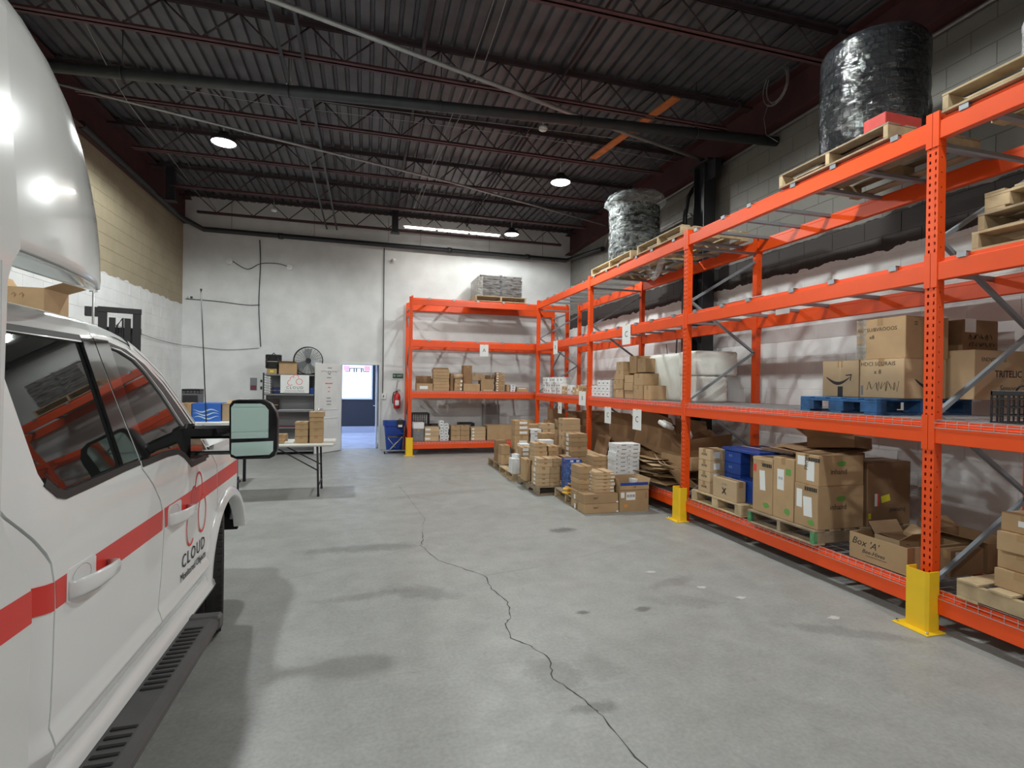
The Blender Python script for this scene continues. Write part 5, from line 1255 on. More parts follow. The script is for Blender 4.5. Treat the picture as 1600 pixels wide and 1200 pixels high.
ob = open_box(1.07, yb, z2, .36, .3, .16, 'open carton with white label at the left end of the second back shelf', CARD, {'N': (-.1, .17), 'W': (-.1, .12), 'E': (-.1, .12)}, inner=CARDD); sticker(ob, '-Y', (-.02, -.15, .07), .18, .07, PAPER)
stack(1.44, yb, z2, .36, .3, [.07] * 7, 'flat brown carton', 'the tall stack on the second back shelf', CARD); carton(1.46, yb + .02, z2 + .49, .32, .28, .03, 'shallow dark tray on the tall stack of the back shelf', CARDD, tape=False)
stack(1.83, yb + .02, z2, .07, .26, [.4], 'thin carton standing upright', 'right of the tall stack on the second back shelf', CARDD)
stack(1.92, yb, z2, .18, .26, [.09, .09, .09], 'edge labelled carton', 'the short stack on the second back shelf', CARD, [('-Y', .85, .5, .04, .04, PAPER)])
carton(2.13, yb, z2, .38, .28, .17, 'wide brown carton in the middle of the second back shelf', CARD)
carton(2.15, yb + .15, z2 + .171, .2, .25, .42, 'tall dark carton standing upright behind the wide one', CARDD); carton(2.38, yb + .05, z2 + .25, .24, .2, .15, 'tilted square carton balancing above the wide one', CARDL, rz=.5)
ob = open_box(2.54, yb + .03, z2, .30, .3, .28, 'open carton with dark raised flaps on the second back shelf', CARD, {'N': (-.3, .1), 'E': (.4, .12), 'W': (.9, .12)}, inner=CARDD); carton(2.58, yb - .03, z2, .22, .04, .04, 'tiny flat carton lying in front of the open one', CARDL)
mb = MB(); t = thing('cardboard_tube', 'rolled brown cardboard piece lying on the short stack of the back shelf', 'roll', (2.0, yb + .1, z2 + .32)); obj('tube_body', MB().tube([(-.1, 0, 0), (.12, .02, .02)], .05, 14), CARDL, t); obj('tube_end', MB().tube([(-.103, 0, 0), (-.1, 0, 0)], .035, 14), CARDD, t)
stack(3.07 - .18, yb, z2, .13, .2, [.055] * 8, 'labelled carton', 'the narrow stack on the second back shelf', CARD, [('-Y', .25, .5, .04, .025, PAPER)])
stack(3.03, yb + .12, z2, .10, .2, [.06] * 7, 'small brown carton', 'the column right behind the narrow labelled stack', CARDL)
carton(3.15, yb, z2, .07, .2, .16, 'small brown carton near the right end of the second back shelf', CARD); stack(3.24, yb, z2, .12, .2, [.055, .055, .05], 'white carton', 'the low stack near the second back shelf right end', WHITEBOX, [('-Y', .5, .5, .04, .02, INKG)])
o = carton(3.40, yb, z2, .26, .2, .11, 'low brown carton with dark border at the right end of the second back shelf', CARD, lab=[('-Y', .5, .7, .18, .02, PAPER)])
z1 = ZLA1; yb = 11.68
crate(1.02, 12.10, z1, .40, .42, .32, 'lower black lattice crate at the left of the back rack'); crate(1.02, 12.10, z1 + .33, .40, .42, .27, 'upper black lattice crate stacked at the left of the back rack')
crate(1.45, 12.10, z1, .34, .42, .33, 'second black lattice crate beside the stacked pair'); crate(1.83, 12.15, z1, .24, .35, .20, 'small low black crate behind the white cartons'); crate(2.13, 12.12, z1, .36, .4, .36, 'black lattice crate right of the white carton stack')
o = carton(1.01, yb, z1, .24, .30, .28, 'grey carton holding a white packet at the left end of the lowest back shelf', mat('grey_carton', (.20, .20, .21), .6, noise=.25, nscale=25)); carton(1.01, yb, z1 + .281, .24, .28, .13, 'white carton on top of the grey one on the lowest back shelf', WHITEBOX)
stack(1.27, yb, z1, .32, .3, [.105, .105, .105], 'sand coloured carton', 'the labelled stack on the lowest back shelf', CARDL, [('-Y', .22, .5, .11, .04, PAPER)])
for i in range(7):
    for s in (0, 1):
        if i == 6 and s: continue
        carton(1.60 + s * .105 + (.012 * math.sin(i * 2)), yb + .02, z1 + i * .065, .10, .2, .063, f'tiny white carton, {"left" if s == 0 else "right"} side, {ORD[i]} row, crooked white stack on the lowest back shelf', WHITEBOX, random.uniform(-.05, .05), 'crooked white carton stack', True, [('-Y', .5, .5, .05, .02, INKG)])
for i in range(3):
    for s in (0, 1): carton(1.86 + s * .215, yb, z1 + i * .115, .21, .28, .113, f'plain brown carton, {"left" if s == 0 else "right"} column, {ORD[i]} row of the block on the lowest back shelf', CARD, 0, 'brown carton block on the lowest back shelf')
stack(2.32, yb, z1, .34, .3, [.075] * 4, 'pale flat carton', 'the flat stack on the lowest back shelf', CARDL, [('-Y', .15, .5, .05, .04, PAPER)])
carton(2.70, yb, z1, .60, .36, .34, 'widest brown carton on the lowest back shelf', CARD)
carton(3.42, yb + .1, z1, .5, .4, .45, 'brown carton half hidden behind the farthest pallet stacks', CARD)
wr = obj('leaning_panel', MB().box(-.22, .22, -.006, .006, 0, .8), mat('grey_panel', (.20, .185, .18), .6), None, (3.0, 12.55, z1), (-.12, 0, 0)); 
tag(wr, 'grey flat panel leaning at the back of the lowest back shelf', 'panel'); obj('panel_rim', MB().box(-.22, .22, -.008, -.006, .78, .8), GREYSTEEL, wr)
# ================================================================== left back corner: shelving unit, fan, boxes
sx0, sx1, sy0, sy1 = -2.14, -1.08, 12.12, 12.56
t = thing('shelving_unit', 'grey metal shelving unit against the back wall behind the folding table', 'shelf', ((sx0 + sx1) / 2, (sy0 + sy1) / 2, 0))
a, b = (sx1 - sx0) / 2, (sy1 - sy0) / 2
for sx in (-1, 1):
    for sy in (-1, 1): obj('post', MB().box(sx * a - (.03 if sx > 0 else 0), sx * a + (0 if sx > 0 else .03), sy * b - .002, sy * b + .002, 0, 1.77).box(sx * a - .002, sx * a + .002, sy * b - (.03 if sy > 0 else 0), sy * b + (0 if sy > 0 else .03), 0, 1.77), BLACKST, t)
for z in (.09, .60, .96, 1.32, 1.745): obj('shelf_board', MB().bbox(-a + .003, a - .003, -b + .003, b - .003, z - .03, z, b=.003), GREYSHELF, t)
obj('rear_panel', MB().box(-a, a, b - .003, b, .05, 1.75), mat('rear_panel_grey', (.28, .28, .29), .6), t)
ps = thing('wall_poster', 'white poster with red cloud emblem fixed to the front of the shelving unit', 'poster', (-1.50, sy0 - .012, 1.34)); obj('poster_sheet', MB().box(-.29, .29, -.002, .002, 0, .39), PAPER, ps)
def ring_mesh(R, w, a0=0, a1=2 * PI, n=32, cx=0, cy=0, flat=1.0):
    mb = MB(); full = abs(a1 - a0 - 2 * PI) < 1e-6; k = n if full else n + 1
    for i in range(k):
        a = a0 + (a1 - a0) * i / n
        for r in (R - w / 2, R + w / 2):
            for h in (0, .0012): mb.v.append((cx + r * math.cos(a), cy + r * math.sin(a) * flat, h))
    for i in range(n):
        p, q = i * 4, ((i + 1) % k) * 4
        mb.addf([p + 1, q + 1, q + 3, p + 3]); mb.addf([p, p + 2, q + 2, q]); mb.addf([p + 2, p + 3, q + 3, q + 2]); mb.addf([p, q, q + 1, p + 1])
    return mb
def cloud(parent, face, c, s, w):
    """cloud emblem of four open rings: big left arc, middle top arc, right closed ring"""
    rz = {'-Y': 0, '+X': PI / 2}[face]; R = (Matrix.Rotation(rz, 3, 'Z') @ Matrix.Rotation(PI / 2, 3, 'X')).to_euler()
    for (cx, cy, r, a0, a1) in ((-.42, -.22, .27, .55 * PI, 1.75 * PI), (-.25, .20, .20, .15 * PI, 1.15 * PI), (.08, .34, .27, -.08 * PI, .92 * PI), (.42, -.10, .30, 0, 2 * PI)):
        o = obj('emblem_arc', ring_mesh(r * s, w, a0, a1, 28, cx * s, cy * s), REDINK, parent, c, R)
cloud(ps, '-Y', (0, -.003, .27), .21, .010)
text('CLOUD', .085, (0, -.003, .115), '-Y', INK, ps, space=1.3); text('Monitored Objects', .045, (0, -.003, .055), '-Y', INKG, ps, space=1.1); obj('rule', MB().box(-.22, .2, -.003, -.0021, .018, .024), INKG, ps)
for i in range(7):
    tr = tag(obj('storage_tray', MB().bbox(-.065, .065, -.1, .1, 0, .042, b=.004), PAPER, None, (-2.06, 12.22, 1.325 + i * .054)), f'white tray, {ORD[i] if i < 6 else "topmost"} in the tray pile at the left end of the shelving unit', 'tray', 'white trays on the shelving unit')
    obj('tray_front', MB().box(-.05, .05, -.103, -.1, .012, .03), INKG, tr)
bundle('tool_bag', 'dark blue bag on the upper shelf beside the white trays', -1.86, 12.28, 1.322, .11, .12, .14, mat('navy_cloth', (.02, .03, .10), .8), 'bag', 21)
bundle('tool_bag', 'black lumpy tool bag on the middle shelf', -1.95, 12.25, .962, .12, .13, .24, mat('black_cloth', (.03, .022, .02), .9), 'bag', 22)
carton(-1.20, 12.2, 1.322, .1, .25, .14, 'small dark blue carton at the right end of the upper shelf', BLUECARD, tm=BLUECARD)
sheet(-1.5, 12.3, .966, .75, .35, (0, 0, 0), 'flat white panel lying on the middle shelf', PAPER, fold=0)
sheet(-1.5, 12.3, .604, .95, .35, (0, 0, 0), 'flat dark red folder lying on the lower shelf', mat('maroon', (.18, .04, .06), .6), fold=0)
ob = open_box(-1.83, 12.16, 1.747, .36, .32, .26, 'open carton with dark inside on top of the shelving unit', CARD, {'S': (1.4, .06)}, inner=CARDD)
bundle('storage_sack', 'dark cloth heaped inside the open carton on top of the shelving unit', -1.65, 12.32, 1.76, .15, .13, .27, mat('black_cloth', (.03, .022, .02), .9), 'cloth', 23)
carton(-2.08, 12.2, 1.747, .20, .28, .12, 'small brown carton with sticker under the black backpack', CARD, lab=[('-Y', .5, .5, .07, .05, mat('yellow_label', (.7, .62, .03), .6))])
bp_ = bundle('backpack', 'black backpack standing on top of the shelving unit', -1.96, 12.30, 1.868, .16, .12, .30, mat('black_cloth2', (.015, .015, .016), .85), 'backpack', 24); obj('strap', MB().tube([(-.1, -.13, .05), (-.12, -.17, .15), (-.08, -.13, .27)], .014, 6).tube([(.1, -.13, .05), (.12, -.17, .15), (.08, -.13, .27)], .014, 6).tube([(-.04, 0, .29), (0, 0, .34), (.04, 0, .29)], .012, 6), BLACKPL, bp_)
# fan
f = thing('drum_fan', 'large round black cage fan on top of the shelving unit', 'fan', (-1.25, 12.28, 1.747))
FR = .30; fz = .31
cg = MB()
for q in (-.09, .09):
    for k in range(9):
        R = FR * (k + 1) / 9.2; cg.tube([(R * math.cos(i * PI / 20), q * (1 - (R / FR) ** 2 * .25), fz + R * math.sin(i * PI / 20)) for i in range(41)], .0022, 3, cap=False)
    for k in range(24):
        aa = k * PI / 12; cg.tube([(0.04 * math.cos(aa), q, fz + .04 * math.sin(aa)), (FR * math.cos(aa), q * .75, fz + FR * math.sin(aa))], .002, 3, cap=False)
obj('cage', cg, BLACKPL, f)
obj('cage_rim', MB().tube([(FR * math.cos(i * PI / 20), 0, fz + FR * math.sin(i * PI / 20)) for i in range(41)], .012, 6, cap=False).tube([(FR * math.cos(i * PI / 20), -.068, fz + FR * math.sin(i * PI / 20)) for i in range(41)], .009, 6, cap=False), BLACKPL, f)
for k in range(3):
    aa = k * 2 * PI / 3 + .4; mb = MB(); mb.prism([(.03, -.03), (.25, -.11), (.27, .02), (.2, .09), (.03, .04)], -.003, .003, lambda u, v, h: (u, h + .25 * v, v)); o = obj('blade', mb, GREYSTEEL, f, (0, 0, fz), (0, aa, 0))
obj('motor_hub', MB().tube([(0, -.05, fz), (0, .1, fz)], .055, 16), BLACKPL, f)
obj('fan_base', MB().tube([(-.2, -.1, .012), (-.2, .1, .012), (.2, .1, .012), (.2, -.1, .012)], .012, 6).tube([(-.2, 0, .012), (-.3, 0, fz)], .012, 6).tube([(.2, 0, .012), (.3, 0, fz)], .012, 6), BLACKPL, f)
# folding table with cartons
tx0, tx1, ty0, ty1 = -2.62, -.43, 7.62, 8.34
tb = thing('folding_table', 'pale folding table with black legs between the truck mirror and the doorway', 'table', ((tx0 + tx1) / 2, (ty0 + ty1) / 2, 0))
a, b = (tx1 - tx0) / 2, (ty1 - ty0) / 2
obj('tabletop', MB().bbox(-a, a, -b, b, .705, .742, b=.012), mat('table_plastic', (.62, .61, .56), .5), tb)
for s in (1, -1):
    obj('leg_frame', MB().tube([(s * (a - .22), -b + .08, .70), (s * (a - .20), -b + .08, .01)], .014, 8).tube([(s * (a - .22), b - .08, .70), (s * (a - .20), b - .08, .01)], .014, 8).tube([(s * (a - .20), -b + .08, .15), (s * (a - .20), b - .08, .15)], .012, 8), BLACKST, tb)
    obj('leg_brace', MB().tube([(s * (a - .205), -b + .08, .36), (s * .32, -b + .14, .69)], .009, 6).tube([(s * (a - .205), b - .08, .36), (s * .32, b - .14, .69)], .009, 6), BLACKST, tb)
    for q in (-1, 1): obj('foot_cap', MB().tube([(s * (a - .20), q * (b - .08), 0), (s * (a - .20), q * (b - .08), .03)], .018, 8), RUBBER, tb)
stack(-.95, 7.74, .743, .17, .24, [.095, .095, .07, .035], 'brown carton', 'the shorter stack on the folding table', CARD, jit=.003)
stack(-.76, 7.74, .743, .17, .24, [.10, .10, .10, .06], 'brown carton', 'the taller stack near the end of the folding table', CARD, jit=.003); carton(-.765, 7.73, .743 + .361, .19, .26, .075, 'lidded brown carton crowning the taller stack on the folding table', CARD)
carton(-1.22, 7.9, .743, .14, .16, .11, 'small brown carton on the folding table beside the mirror', CARD); carton(-1.16, 7.72, .743, .08, .1, .055, 'tiny brown carton in front of the small one on the table', CARD)
t = thing('plastic_jar', 'small white jar on the folding table next to the truck mirror', 'jar', (-1.27, 7.72, .743)); obj('jar_body', MB().lathe([(0, 0), (.05, 0), (.052, .01), (.052, .10), (.04, .115), (0, .115)], 20), mat('milky_plastic', (.7, .7, .66), .4), t); obj('jar_lid', MB().lathe([(0, .115), (.045, .115), (.045, .14), (0, .14)], 20), PAPER, t)
carton(-1.08, 7.72, .743, .12, .08, .025, 'thin white carton lying on the folding table', WHITEBOX)
carton(-2.05, 7.75, .743, .55, .4, .2, 'white plastic covered carton at the truck end of the folding table', WHITEBOX); carton(-1.48, 7.75, .743, .14, .2, .15, 'sand coloured carton glimpsed between the mirror arms', CARDL)
# things behind the truck hood: second table with blue carton, grey box with tray
t2 = thing('work_table', 'light topped work table behind the truck bonnet', 'table', (-2.25, 8.80, 0)); obj('tabletop', MB().bbox(-.47, .45, -.32, .32, .96, .99, b=.008), PANELW, t2)
for sx in (-.42, .4):
    for sy in (-.27, .27): obj('leg', MB().box(sx - .02, sx + .02, sy - .02, sy + .02, 0, .96), BLACKST, t2)
bc = carton(-2.45, 8.55, .991, .37, .34, .27, 'blue carton printed with pale waves on the table behind the truck bonnet', mat('blue_wave_carton', (.03, .14, .55), .4), tm=BLUECARD)
for i, zz in enumerate((.06, .11, .16)):
    mb = MB(); up = []; lo = []
    for k in range(13): u = -.17 + .34 * k / 12; c = zz + .02 * math.sin(k * .7 + i); up.append((u, c + .010 * math.sin(PI * k / 12) + .001)); lo.append((u, c - .010 * math.sin(PI * k / 12)))
    mb.prism(up + lo[::-1], -.1712, -.1704, lambda u, v, h: (u, h, v)); obj('wave_print', mb, mat('pale_wave', (.55, .70, .85), .5), bc)
open_box(-2.07, 8.62, .991, .12, .3, .25, 'narrow open carton right of the blue wave carton', CARDL, {'N': (.3, .06), 'S': (1.2, .05)})
carton(-2.60, 8.52, .991, .14, .3, .27, 'brown carton left of the blue wave carton', CARD)
cb = thing('electrical_cabinet', 'dark grey cabinet with open tray on top behind the truck pillar', 'cabinet', (-2.57, 9.0, .99)); obj('cabinet_body', MB().bbox(-.12, .12, -.12, .12, 0, .40), mat('dark_grey_box', (.12, .12, .12), .5), cb); obj('cabinet_door', MB().bbox(-.10, .10, -.128, -.12, .02, .38, b=.003), BLACKST, cb)
t = crate(-2.69, 8.89, 1.392, .24, .22, .07, 'small dark wire tray on top of the grey cabinet')
tag(obj('measuring_rod', MB().tube([(-2.24, 8.46, .992), (-2.33, 8.46, 2.9)], .008, 6).tube([(-2.33, 8.46, 2.9), (-2.33, 8.46, 2.93)], .014, 6), BLACKPL), 'thin tall dark rod standing on the table in front of the back wall', 'rod')
# forklift mast
MASTM = mat('mast_black', (.008, .008, .009), .5)
fm = thing('lift_truck', 'black forklift mast rising behind the truck bonnet', 'forklift', (-3.13, 7.95, 0), .35)
for s in (-1, 1): obj('mast_rail', MB().box(s * .18 - .045, s * .18 + .045, -.06, -.045, .05, 2.52).box(s * .18 - .045, s * .18 + .045, .045, .06, .05, 2.52).box(s * .18 - .008 + s * .035, s * .18 + .008 + s * .035, -.045, .045, .05, 2.52), MASTM, fm)
obj('top_tie', MB().bbox(-.23, .23, -.07, -.03, 2.46, 2.53), MASTM, fm); obj('top_tie', MB().bbox(-.23, .23, .03, .07, 2.2, 2.28), MASTM, fm)
obj('lift_chain', MB().box(-.115, -.045, -.03, -.02, .4, 2.4), MASTM, fm); obj('lift_chain', MB().box(.045, .115, -.03, -.02, .4, 2.4), MASTM, fm)
for s in (-.09, .09): obj('lift_cylinder', MB().tube([(s, 0, .1), (s, 0, 2.3)], .028, 10), MASTM, fm)
obj('side_bracket', MB().bbox(-.36, -.22, -.05, .04, 2.40, 2.52), MASTM, fm)
obj('carriage', MB().bbox(-.45, .45, -.14, -.09, .1, .18).bbox(-.45, .45, -.14, -.09, .5, .58).bbox(-.4, -.34, -.13, -.1, .1, 1.2).bbox(.34, .4, -.13, -.1, .1, 1.2), MASTM, fm)
for s in (-.25, .25): obj('fork', MB().bbox(s - .05, s + .05, -1.1, -.14, .03, .07).bbox(s - .05, s + .05, -.18, -.14, .05, .6), MASTM, fm)
obj('hose_reel', MB().tube([(-.03, -.02, .4), (-.03, -.02, 2.3), (.03, -.02, 2.4), (.03, -.02, .4)], .012, 6), MASTM, fm); obj('mast_plate', MB().bbox(-.14, .14, .0, .012, 1.95, 2.2), MASTM, fm)
YELT = mat('forklift_body', (.45, .25, .02), .5)
obj('chassis', MB().bbox(-.30, .30, .12, .85, .10, .95, b=.05), YELT, fm)
for sx in (-.26, .26):
    for sy, R in ((.2, .10), (.75, .12)): obj('wheel', MB().tube([(sx - .03, sy, R), (sx + .03, sy, R)], R, 20), RUBBER, fm)
# carton high on a stand seen over the truck roof
st = thing('wall_shelf', 'white post shelf by the left wall seen over the truck cab roof', 'shelf', (-3.46, 6.9, 0)); obj('shelf_board', MB().bbox(-.35, .33, -.8, .7, 2.13, 2.17), PANELW, st)
for sx in (-.3, .29):
    for sy in (-.7, .62): obj('post', MB().box(sx - .03, sx + .03, sy - .03, sy + .03, 0, 2.13), PANELW, st)
ob = open_box(-3.57, 6.3, 2.171, .43, .45, .34, 'open brown carton with flap out, seen between the truck roof and the white nose', CARD, {'E': (1.2, .18), 'W': (.5, .15)}); text('\u2191\u2191', .08, (0, -.226, .25), '-Y', CARDD, ob)
carton(-3.42, 6.18, 2.171, .12, .07, .1, 'small black gadget box standing before the open carton', BLACKPL, tape=True)
tag(obj('steel_rod', MB().tube([(-3.02, 7.0, 0), (-3.02, 7.0, 2.72)], .012, 6).tube([(-3.06, 7.0, 2.6), (-2.98, 7.0, 2.6)], .008, 5), CONDUIT), 'thin upright metal rod near the left wall, over the cab roof', 'rod')
# blue bin and folded hand cart
bn = thing('waste_bin', 'blue plastic waste bin against the back wall right of the doorway', 'bin', (.625, 12.28, 0))
mb = MB(); n = 24; PR = [(.17, .12, .02), (.20, .15, .35), (.225, .17, .60), (.25, .19, .61), (.255, .195, .72), (.24, .18, .72), (.20, .14, .5), (.15, .11, .04)]
for (rx, ry, z) in PR:
    for j in range(n):
        aa = 2 * PI * j / n; c, s_ = math.cos(aa), math.sin(aa); q = (abs(c) ** 5 + abs(s_) ** 5) ** (-1 / 5); mb.v.append((rx * c * q, ry * s_ * q, z))
for i in range(len(PR) - 1):
    for j in range(n): mb.addf([i * n + j, i * n + (j + 1) % n, (i + 1) * n + (j + 1) % n, (i + 1) * n + j])
mb.addf([j for j in range(n)][::-1]); mb.addf([(len(PR) - 1) * n + j for j in range(n)]); obj('bin_body', mb, BLUEPL, bn)
obj('bin_rib', MB().bbox(-.20, .20, -.165, -.150, .42, .45, b=.003), BLUEPL, bn)
tg = thing('hanging_pouch', 'black pouch with white tag hooked on the rim of the blue bin', 'pouch', (.75, 12.065, .57)); obj('pouch_body', MB().bbox(-.075, .075, -.02, .02, 0, .18, b=.015), BLACKPL, tg); obj('pouch_tag', MB().box(-.045, .045, -.024, -.0205, .02, .07), PAPER, tg); obj('pouch_loop', MB().tube([(-.05, 0, .17), (0, 0, .21), (.05, 0, .17)], .01, 6), BLACKPL, tg)
hc = thing('hand_cart', 'folded silver hand cart standing in front of the blue bin', 'cart', (.62, 11.95, 0))
obj('platform', MB().bbox(-.24, .24, -.03, .14, .055, .075), GREYSTEEL, hc); obj('frame_tubes', MB().tube([(-.10, .0, .08), (.18, 0, .38), (-.14, 0, .38), (.15, 0, .38)], .010, 8).tube([(-.10, .10, .08), (.18, .10, .38)], .010, 8).tube([(-.14, 0, .36), (.02, 0, .14)], .008, 8), CHROME, hc)
obj('handle_bar', MB().tube([(-.15, .0, .395), (.19, .0, .395)], .014, 8), BLACKPL, hc)
for sx in (-.21, .21):
    for sy in (0, .11): obj('caster', MB().tube([(sx - .012, sy, .028), (sx + .012, sy, .028)], .028, 12), RUBBER, hc)
# ================================================================== the truck
TXC = -1.90
TO = Vector((TXC, 1.0, 0))
tk = thing('pickup_truck', 'white crew cab truck with red stripe and camper nose over the cab, at the left', 'truck', TO)
def tp(name, mb, m, parent=None, rot=None, smooth=False):
    me = mb if isinstance(mb, bpy.types.Mesh) else fixn(mb.mesh(name, m))
    if isinstance(mb, bpy.types.Mesh) and not me.materials: me.materials.append(m)
    o = bpy.data.objects.new(name, me); COL.objects.link(o)
    if smooth:
        me.polygons.foreach_set('use_smooth', [True] * len(me.polygons)); me.set_sharp_from_angle(angle=math.radians(38))
    o.parent = parent or tk; o.location = -TO if o.parent == tk else (0, 0, 0)
    return o
PROF = [(.36, -.93), (.375, -.885), (.39, -.848), (.42, -.834), (.445, -.842), (.47, -.862), (.50, -.866), (.53, -.856), (.55, -.851), (.575, -.860), (.60, -.8712), (.80, -.8705), (.96, -.868), (1.08, -.868), (1.15, -.872),
        (1.20, -.8775), (1.235, -.884), (1.26, -.889), (1.30, -.897), (1.50, -.953), (1.70, -1.009), (1.76, -1.026), (1.80, -1.042), (1.83, -1.062), (1.86, -1.10)]
def pX(z):
    if z <= PROF[0][0]: return PROF[0][1]
    for (a, xa), (b, xb) in zip(PROF, PROF[1:]):
        if z <= b: return xa + (xb - xa) * (z - a) / (b - a)
    return PROF[-1][1]
def yoff(y):
    o = 0
    if y > 4.0: o -= ((y - 4.0) ** 2) * 1.5
    if y < 1.78: o -= min(.09, (1.78 - y) * .45)
    return o
def side(outline, holes=(), off=0.0, thick=.02, mirror=False, extra=None):
    loops = [[Vector((y, z, 0)) for y, z in outline]] + [[Vector((y, z, 0)) for y, z in h] for h in holes]
    tris = tessellate_polygon(loops); pts = [p for l in loops for p in l]
    bm = bmesh.new(); vs = [bm.verts.new((0, p.x, p.y)) for p in pts]
    for t_ in tris:
        try: bm.faces.new([vs[i] for i in t_])
        except ValueError: pass
    zs = [.375, .39, .405, .42, .433, .445, .458, .47, .485, .50, .515, .53, .545, .55, .56, .575, .588, .60, .62, .64, .72, .80, .88, .96, 1.02, 1.08, 1.115, 1.15, 1.175, 1.20, 1.218, 1.235, 1.248, 1.26, 1.28, 1.30, 1.4, 1.5, 1.6, 1.7, 1.73, 1.76, 1.78, 1.80, 1.815, 1.83]
    z0, z1 = min(p.y for p in pts), max(p.y for p in pts); y0, y1 = min(p.x for p in pts), max(p.x for p in pts)
    for z in zs:
        if z0 < z < z1: bmesh.ops.bisect_plane(bm, geom=bm.verts[:] + bm.edges[:] + bm.faces[:], plane_co=(0, 0, z), plane_no=(0, 0, 1))
    y = math.floor(y0 * 5) / 5
    ycuts = [1.45 + .04 * k for k in range(9)] + [1.9 + .2 * k for k in range(11)] + [4.0 + .05 * k for k in range(8)]
    for y in ycuts:
        if y0 < y < y1: bmesh.ops.bisect_plane(bm, geom=bm.verts[:] + bm.edges[:] + bm.faces[:], plane_co=(0, y, 0), plane_no=(0, 1, 0))
    for v in bm.verts:
        v.co.x = pX(v.co.z) + yoff(v.co.y) + off + (extra(v.co.y, v.co.z) if extra else 0)
    bmesh.ops.recalc_face_normals(bm, faces=bm.faces)
    s = sum(f.normal.x * f.calc_area() for f in bm.faces)
    if s < 0: bmesh.ops.reverse_faces(bm, faces=bm.faces)
    if thick:
        r = bmesh.ops.extrude_face_region(bm, geom=bm.faces[:])
        # extruded copy becomes the outer skin; the originals move inwards as the back
        newv = [g for g in r['geom'] if isinstance(g, bmesh.types.BMVert)]
        keep = set(newv)
        for v in bm.verts:
            if v not in keep: v.co.x -= thick
    bmesh.ops.recalc_face_normals(bm, faces=bm.faces)
    if mirror:
        for v in bm.verts: v.co.x = 2 * TXC - v.co.x
        bmesh.ops.reverse_faces(bm, faces=bm.faces)
    me = bpy.data.meshes.new('panel'); bm.to_mesh(me); bm.free()
    return me
RE = [(1.55, 1.825), (2.0, 1.842), (2.3, 1.838), (2.5, 1.828), (2.66, 1.806), (2.80, 1.757), (2.98, 1.655), (3.10, 1.55), (3.26, 1.395), (3.40, 1.262)]
def rE(y):
    for (a, za), (b, zb) in zip(RE, RE[1:]):
        if y <= b: return za + (zb - za) * (y - a) / (b - a)
    return RE[-1][1]
WR = [(1.800, 1.752), (1.795, 1.606), (1.803, 1.338), (1.823, 1.29), (1.86, 1.262), (1.90, 1.250), (2.085, 1.256), (2.315, 1.266), (2.305, 1.6), (2.30, 1.748)]
WF = [(2.500, 1.745), (2.515, 1.485), (2.565, 1.262), (2.749, 1.262), (2.90, 1.255), (2.962, 1.228), (3.053, 1.165), (3.262, 1.165), (3.20, 1.235), (3.053, 1.387), (2.925, 1.535), (2.80, 1.647), (2.719, 1.697), (2.60, 1.732)]
RD = [(1.79, .505), (1.812, .65), (1.818, .79), (1.819, 1.0), (1.798, 1.08), (1.75, 1.165), (1.698, 1.24), (1.63, 1.40), (1.612, 1.5), (1.62, 1.70), (1.66, 1.79), (1.98, 1.80), (2.17, 1.802), (2.375, 1.798), (2.40, 1.55), (2.463, 1.242), (2.545, 1.16), (2.612, 1.076), (2.65, 1.0), (2.660, .93), (2.645, .75), (2.604, .561), (2.592, .505)]
FD = [(2.600, .505), (2.612, .561), (2.653, .75), (2.668, .93), (2.658, 1.0), (2.620, 1.08), (2.553, 1.164), (2.471, 1.246), (2.408, 1.55), (2.383, 1.790), (2.50, 1.782), (2.65, 1.760), (2.80, 1.703), (2.96, 1.602), (3.08, 1.495), (3.22, 1.350), (3.34, 1.225), (3.42, 1.165), (3.505, 1.10), (3.525, .967), (3.555, .70), (3.56, .583), (3.545, .505)]
